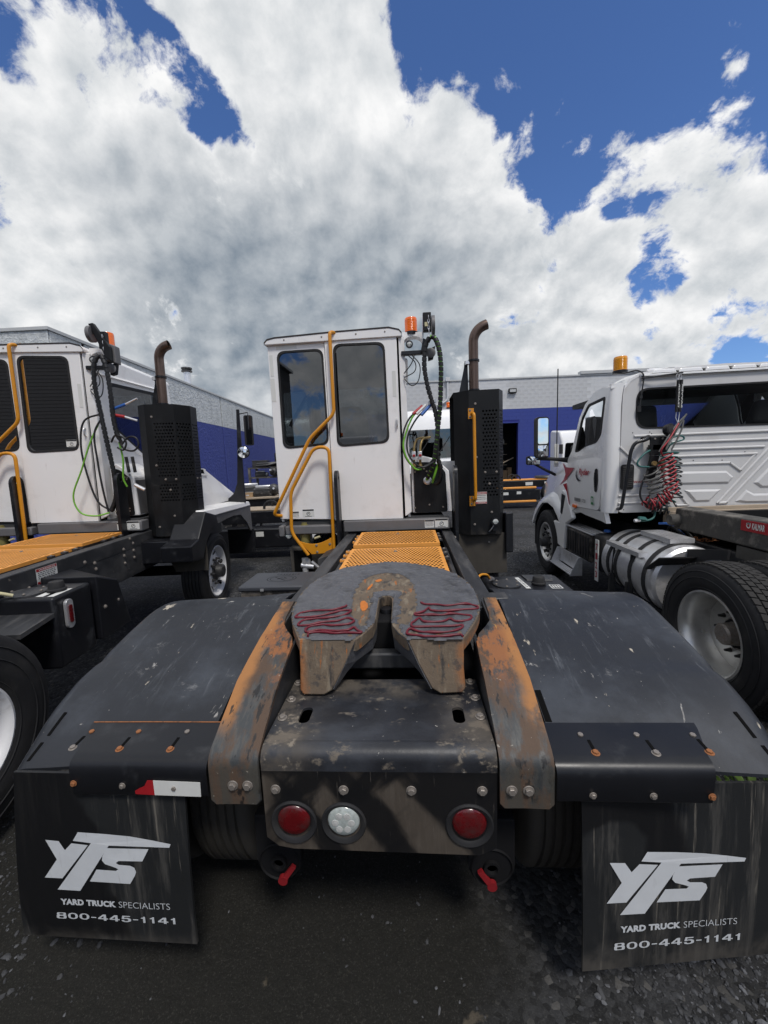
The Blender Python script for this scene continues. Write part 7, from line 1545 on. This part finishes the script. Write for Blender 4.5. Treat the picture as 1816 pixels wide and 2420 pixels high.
sk = thing('steel_rack', 'dark steel rack by the blue wall stacked with parts', 'rack', (-4.0, 10.3, 0))
for z in (.95, 1.62, 1.9): MB().box(-.5, .75, -.3, .3, z, z + .04).obj('shelf', 'beam', sk)
for x in (-.48, .73):
    for y in (-.28, .28): MB().box(x - .03, x + .03, y - .03, y + .03, 0, 1.94).obj('post', 'beam', sk)
part('brake_drum', 'round brake drum with pale face on the middle shelf of the steel rack', 'drum', 'hub', (-3.75, 10.1, 1.66), .13, 'scrap')
part('parts_crate', 'black crate on top of the steel rack, left of the seat', 'crate', 'crate', (-4.22, 10.3, 1.94), .22, 'scrap', .1)
part('truck_seat', 'black truck seat on top of the steel rack', 'seat', 'seat', (-3.66, 10.3, 1.94), .24, 'seat', -.2)
part('engine', 'dark engine block on the low shelf of the steel rack', 'engine', 'engine', (-3.65, 10.2, .99), .25, 'scrap', .1)
part('brake_drum', 'large pale drum lying behind the white hood of the left yard truck', 'drum', 'hub', (-5.0, 9.3, 1.0), .22, 'alu', .3)
part('parts_crate', 'low dark crate under the pale drum behind the left hood', 'crate', 'crate', (-5.0, 9.25, .30), .75, 'scrap', .1)
part('engine', 'greasy engine block at the back left corner of the flat bed', 'engine', 'engine', (-4.35, 9.65, 1.18), .27, 'scrap', .5)
part('gearbox', 'dark gearbox on the middle shelf, left of the pale faced drum', 'gearbox', 'engine', (-4.22, 10.2, 1.66), .15, 'scrap', .2)
part('brake_drum', 'dark brake drum leaning on the second engine on the flat bed', 'drum', 'hub', (-3.45, 9.05, 1.18), .15, 'scrap', .3)
part('pipe_bundle', 'bundle of dark pipes lying over the top of the rack', 'pipes', 'pipes', (-3.95, 10.05, 1.94), .3, 'scrap', -.2)
part('parts_crate', 'black crate under the seat at the right end of the rack', 'crate', 'crate', (-3.45, 10.0, 1.66), .16, 'scrap', 0)
ps = thing('paper_sheet', 'crumpled white sheet lying over the truck seat on the rack', 'sheet', (-3.45, 10.12, 2.22), (0, 0, .2))
MB().grid(lambda a, b: (a, b, .03 * math.sin(a * 14) + .02 * math.sin(b * 17 + 1) - .55 * max(0, a) ** 1.3), [-.18 + .05 * k for k in range(10)], [-.16 + .05 * k for k in range(7)], (0, 0, .006)).obj('sheet', 'label', ps, smooth=50)

def far_truck(label, loc, rz, s=1.0):
    """a simple white yard-truck front seen past the others"""
    t = thing('far_truck', label, 'truck', loc, (0, 0, rz), 'white trucks parked behind')
    sec = [(0, 1.25), (0, 2.55), (.25, 3.02), (1.05, 3.10), (1.15, 3.0), (1.15, 1.25)]
    b = MB().prism([(-.9 * s, y, z) for y, z in sec], (1.8 * s, 0, 0)).obj('cab', 'white_day', t, smooth=30, bevel=.07, seg=3)
    W_ = lambda a, c_: (a, -.004 if c_ < 2.5 else -.004 + (c_ - 2.5) * .53, c_)
    MB().holed(rpoly([(-.75, 2.50), (.75, 2.50), (.8, 1.75), (-.8, 1.75)], .08), [], W_, (0, -.012, 0)).obj('window', 'glass_dark', t, smooth=0); MB().holed(rpoly([(-.72, 2.46), (.72, 2.46), (.76, 1.79), (-.76, 1.79)], .08), [], lambda a, c_: (a, -.001, c_)).obj('window_dark', 'interior', t, smooth=0)
    for x in (-.05, .45): MB().tube([(x - .3, -.03, 1.78), (x + .05, -.03, 2.3)], .012, 6).obj('wiper', 'rubber', t)
    MB().box(-.85 * s, .85 * s, -.9, 0, .75, 1.62).obj('hood', 'white_day', t, bevel=.12, seg=3)
    MB().box(-.6, .6, -.915, -.9, .85, 1.4).obj('grille', 'black_steel', t, bevel=.01)
    for x in (-.95, .95): MB().box(x - .07, x + .07, -.06, .02, 2.05, 2.45).obj('mirror', 'rubber', t, bevel=.02); MB().tube([(x * .92, .1, 2.1), (x, -.02, 2.1)], .02, 6).obj('mirror_arm', 'rubber', t)
    for x in (-.85, .85): wheel(t, (x, -.3, .5), .5, .28, 1 if x > 0 else -1, front=True, grooves=0, hand=0, lugs=False)
    MB().box(-.45, .45, -.8, 3, .5, .9).obj('frame', 'dark', t)
    beacon(t, (.55, .5, 3.10), .07, .14)
    return t
far_truck('white truck with slanted windshield glimpsed between central cab and exhaust guard', (.72, 9.4, .22), 0)
far_truck('white truck with orange beacon glimpsed past the white door near the antenna', (7.55, 16.4, -.1), 0.1)

far_truck('white truck parked behind the camera, mirrored low in the door glass of the central cab', (-2.2, -9.0, .0), PI + .1)
wd = thing('weed', 'small green weed sprouting from gravel beside the right mud flap', 'plant', (1.95, .92, 0))
for k in range(46):
    a = rnd.uniform(0, 2 * PI); r_ = rnd.uniform(.01, .20); h = rnd.uniform(.05, .13); x, y = r_ * math.cos(a), r_ * math.sin(a) * .6; dx, dy = .09 * math.cos(a + 1), .07 * math.sin(a + 1)
    w_ = rnd.uniform(.007, .013); m_ = MB(); m_.add([(x - w_ * .4, y, 0), (x + w_ * .4, y, 0), (x + dx * .5 + w_, y + dy * .5, h * .7), (x + dx * .5 - w_, y + dy * .5, h * .7), (x + dx, y + dy, h)], [(0, 1, 2, 3), (3, 2, 4)])
    m_.obj('leaf', 'leaf', wd, smooth=0)

# ------------------------------------------------------------------ what the cab windows mirror: sheds behind the camera
def shed(label, loc, x0, x1, h, rz=0):
    t = thing('shed', label, 'building', loc, (0, 0, rz), 'brown sheds mirrored in the cab glass')
    m = MB(); n = int(h / .16)
    for k in range(n): z = k * .16; m.add([(x0, .02, z), (x1, .02, z), (x1, .005, z + .155), (x0, .005, z + .155), (x0, .02, z + .16), (x1, .02, z + .16)], [(3, 2, 1, 0), (5, 4, 3, 2)])
    o = m.obj('siding', 'siding', t, smooth=0); o['kind'] = 'stuff'
    MB().box(x0, x1, -6, -.05, -.2, h).obj('wall', 'siding', t); MB().box(x0 - .2, x1 + .2, -6.2, .2, h, h + .15).obj('roof', 'coping', t)
    d = MB().box((x0 + x1) / 2 - 1.6, (x0 + x1) / 2 + 1.6, .03, .06, 0, 3.6).obj('door', 'black_steel', t)
shed('long brown sided shed mirrored in the windows of the left yard truck', (0, -13, 0), -42, -7.5, 8.0)
shed('brown sided shed mirrored in the back window of the day cab', (0, -13, 0), 8.5, 40, 7.0)
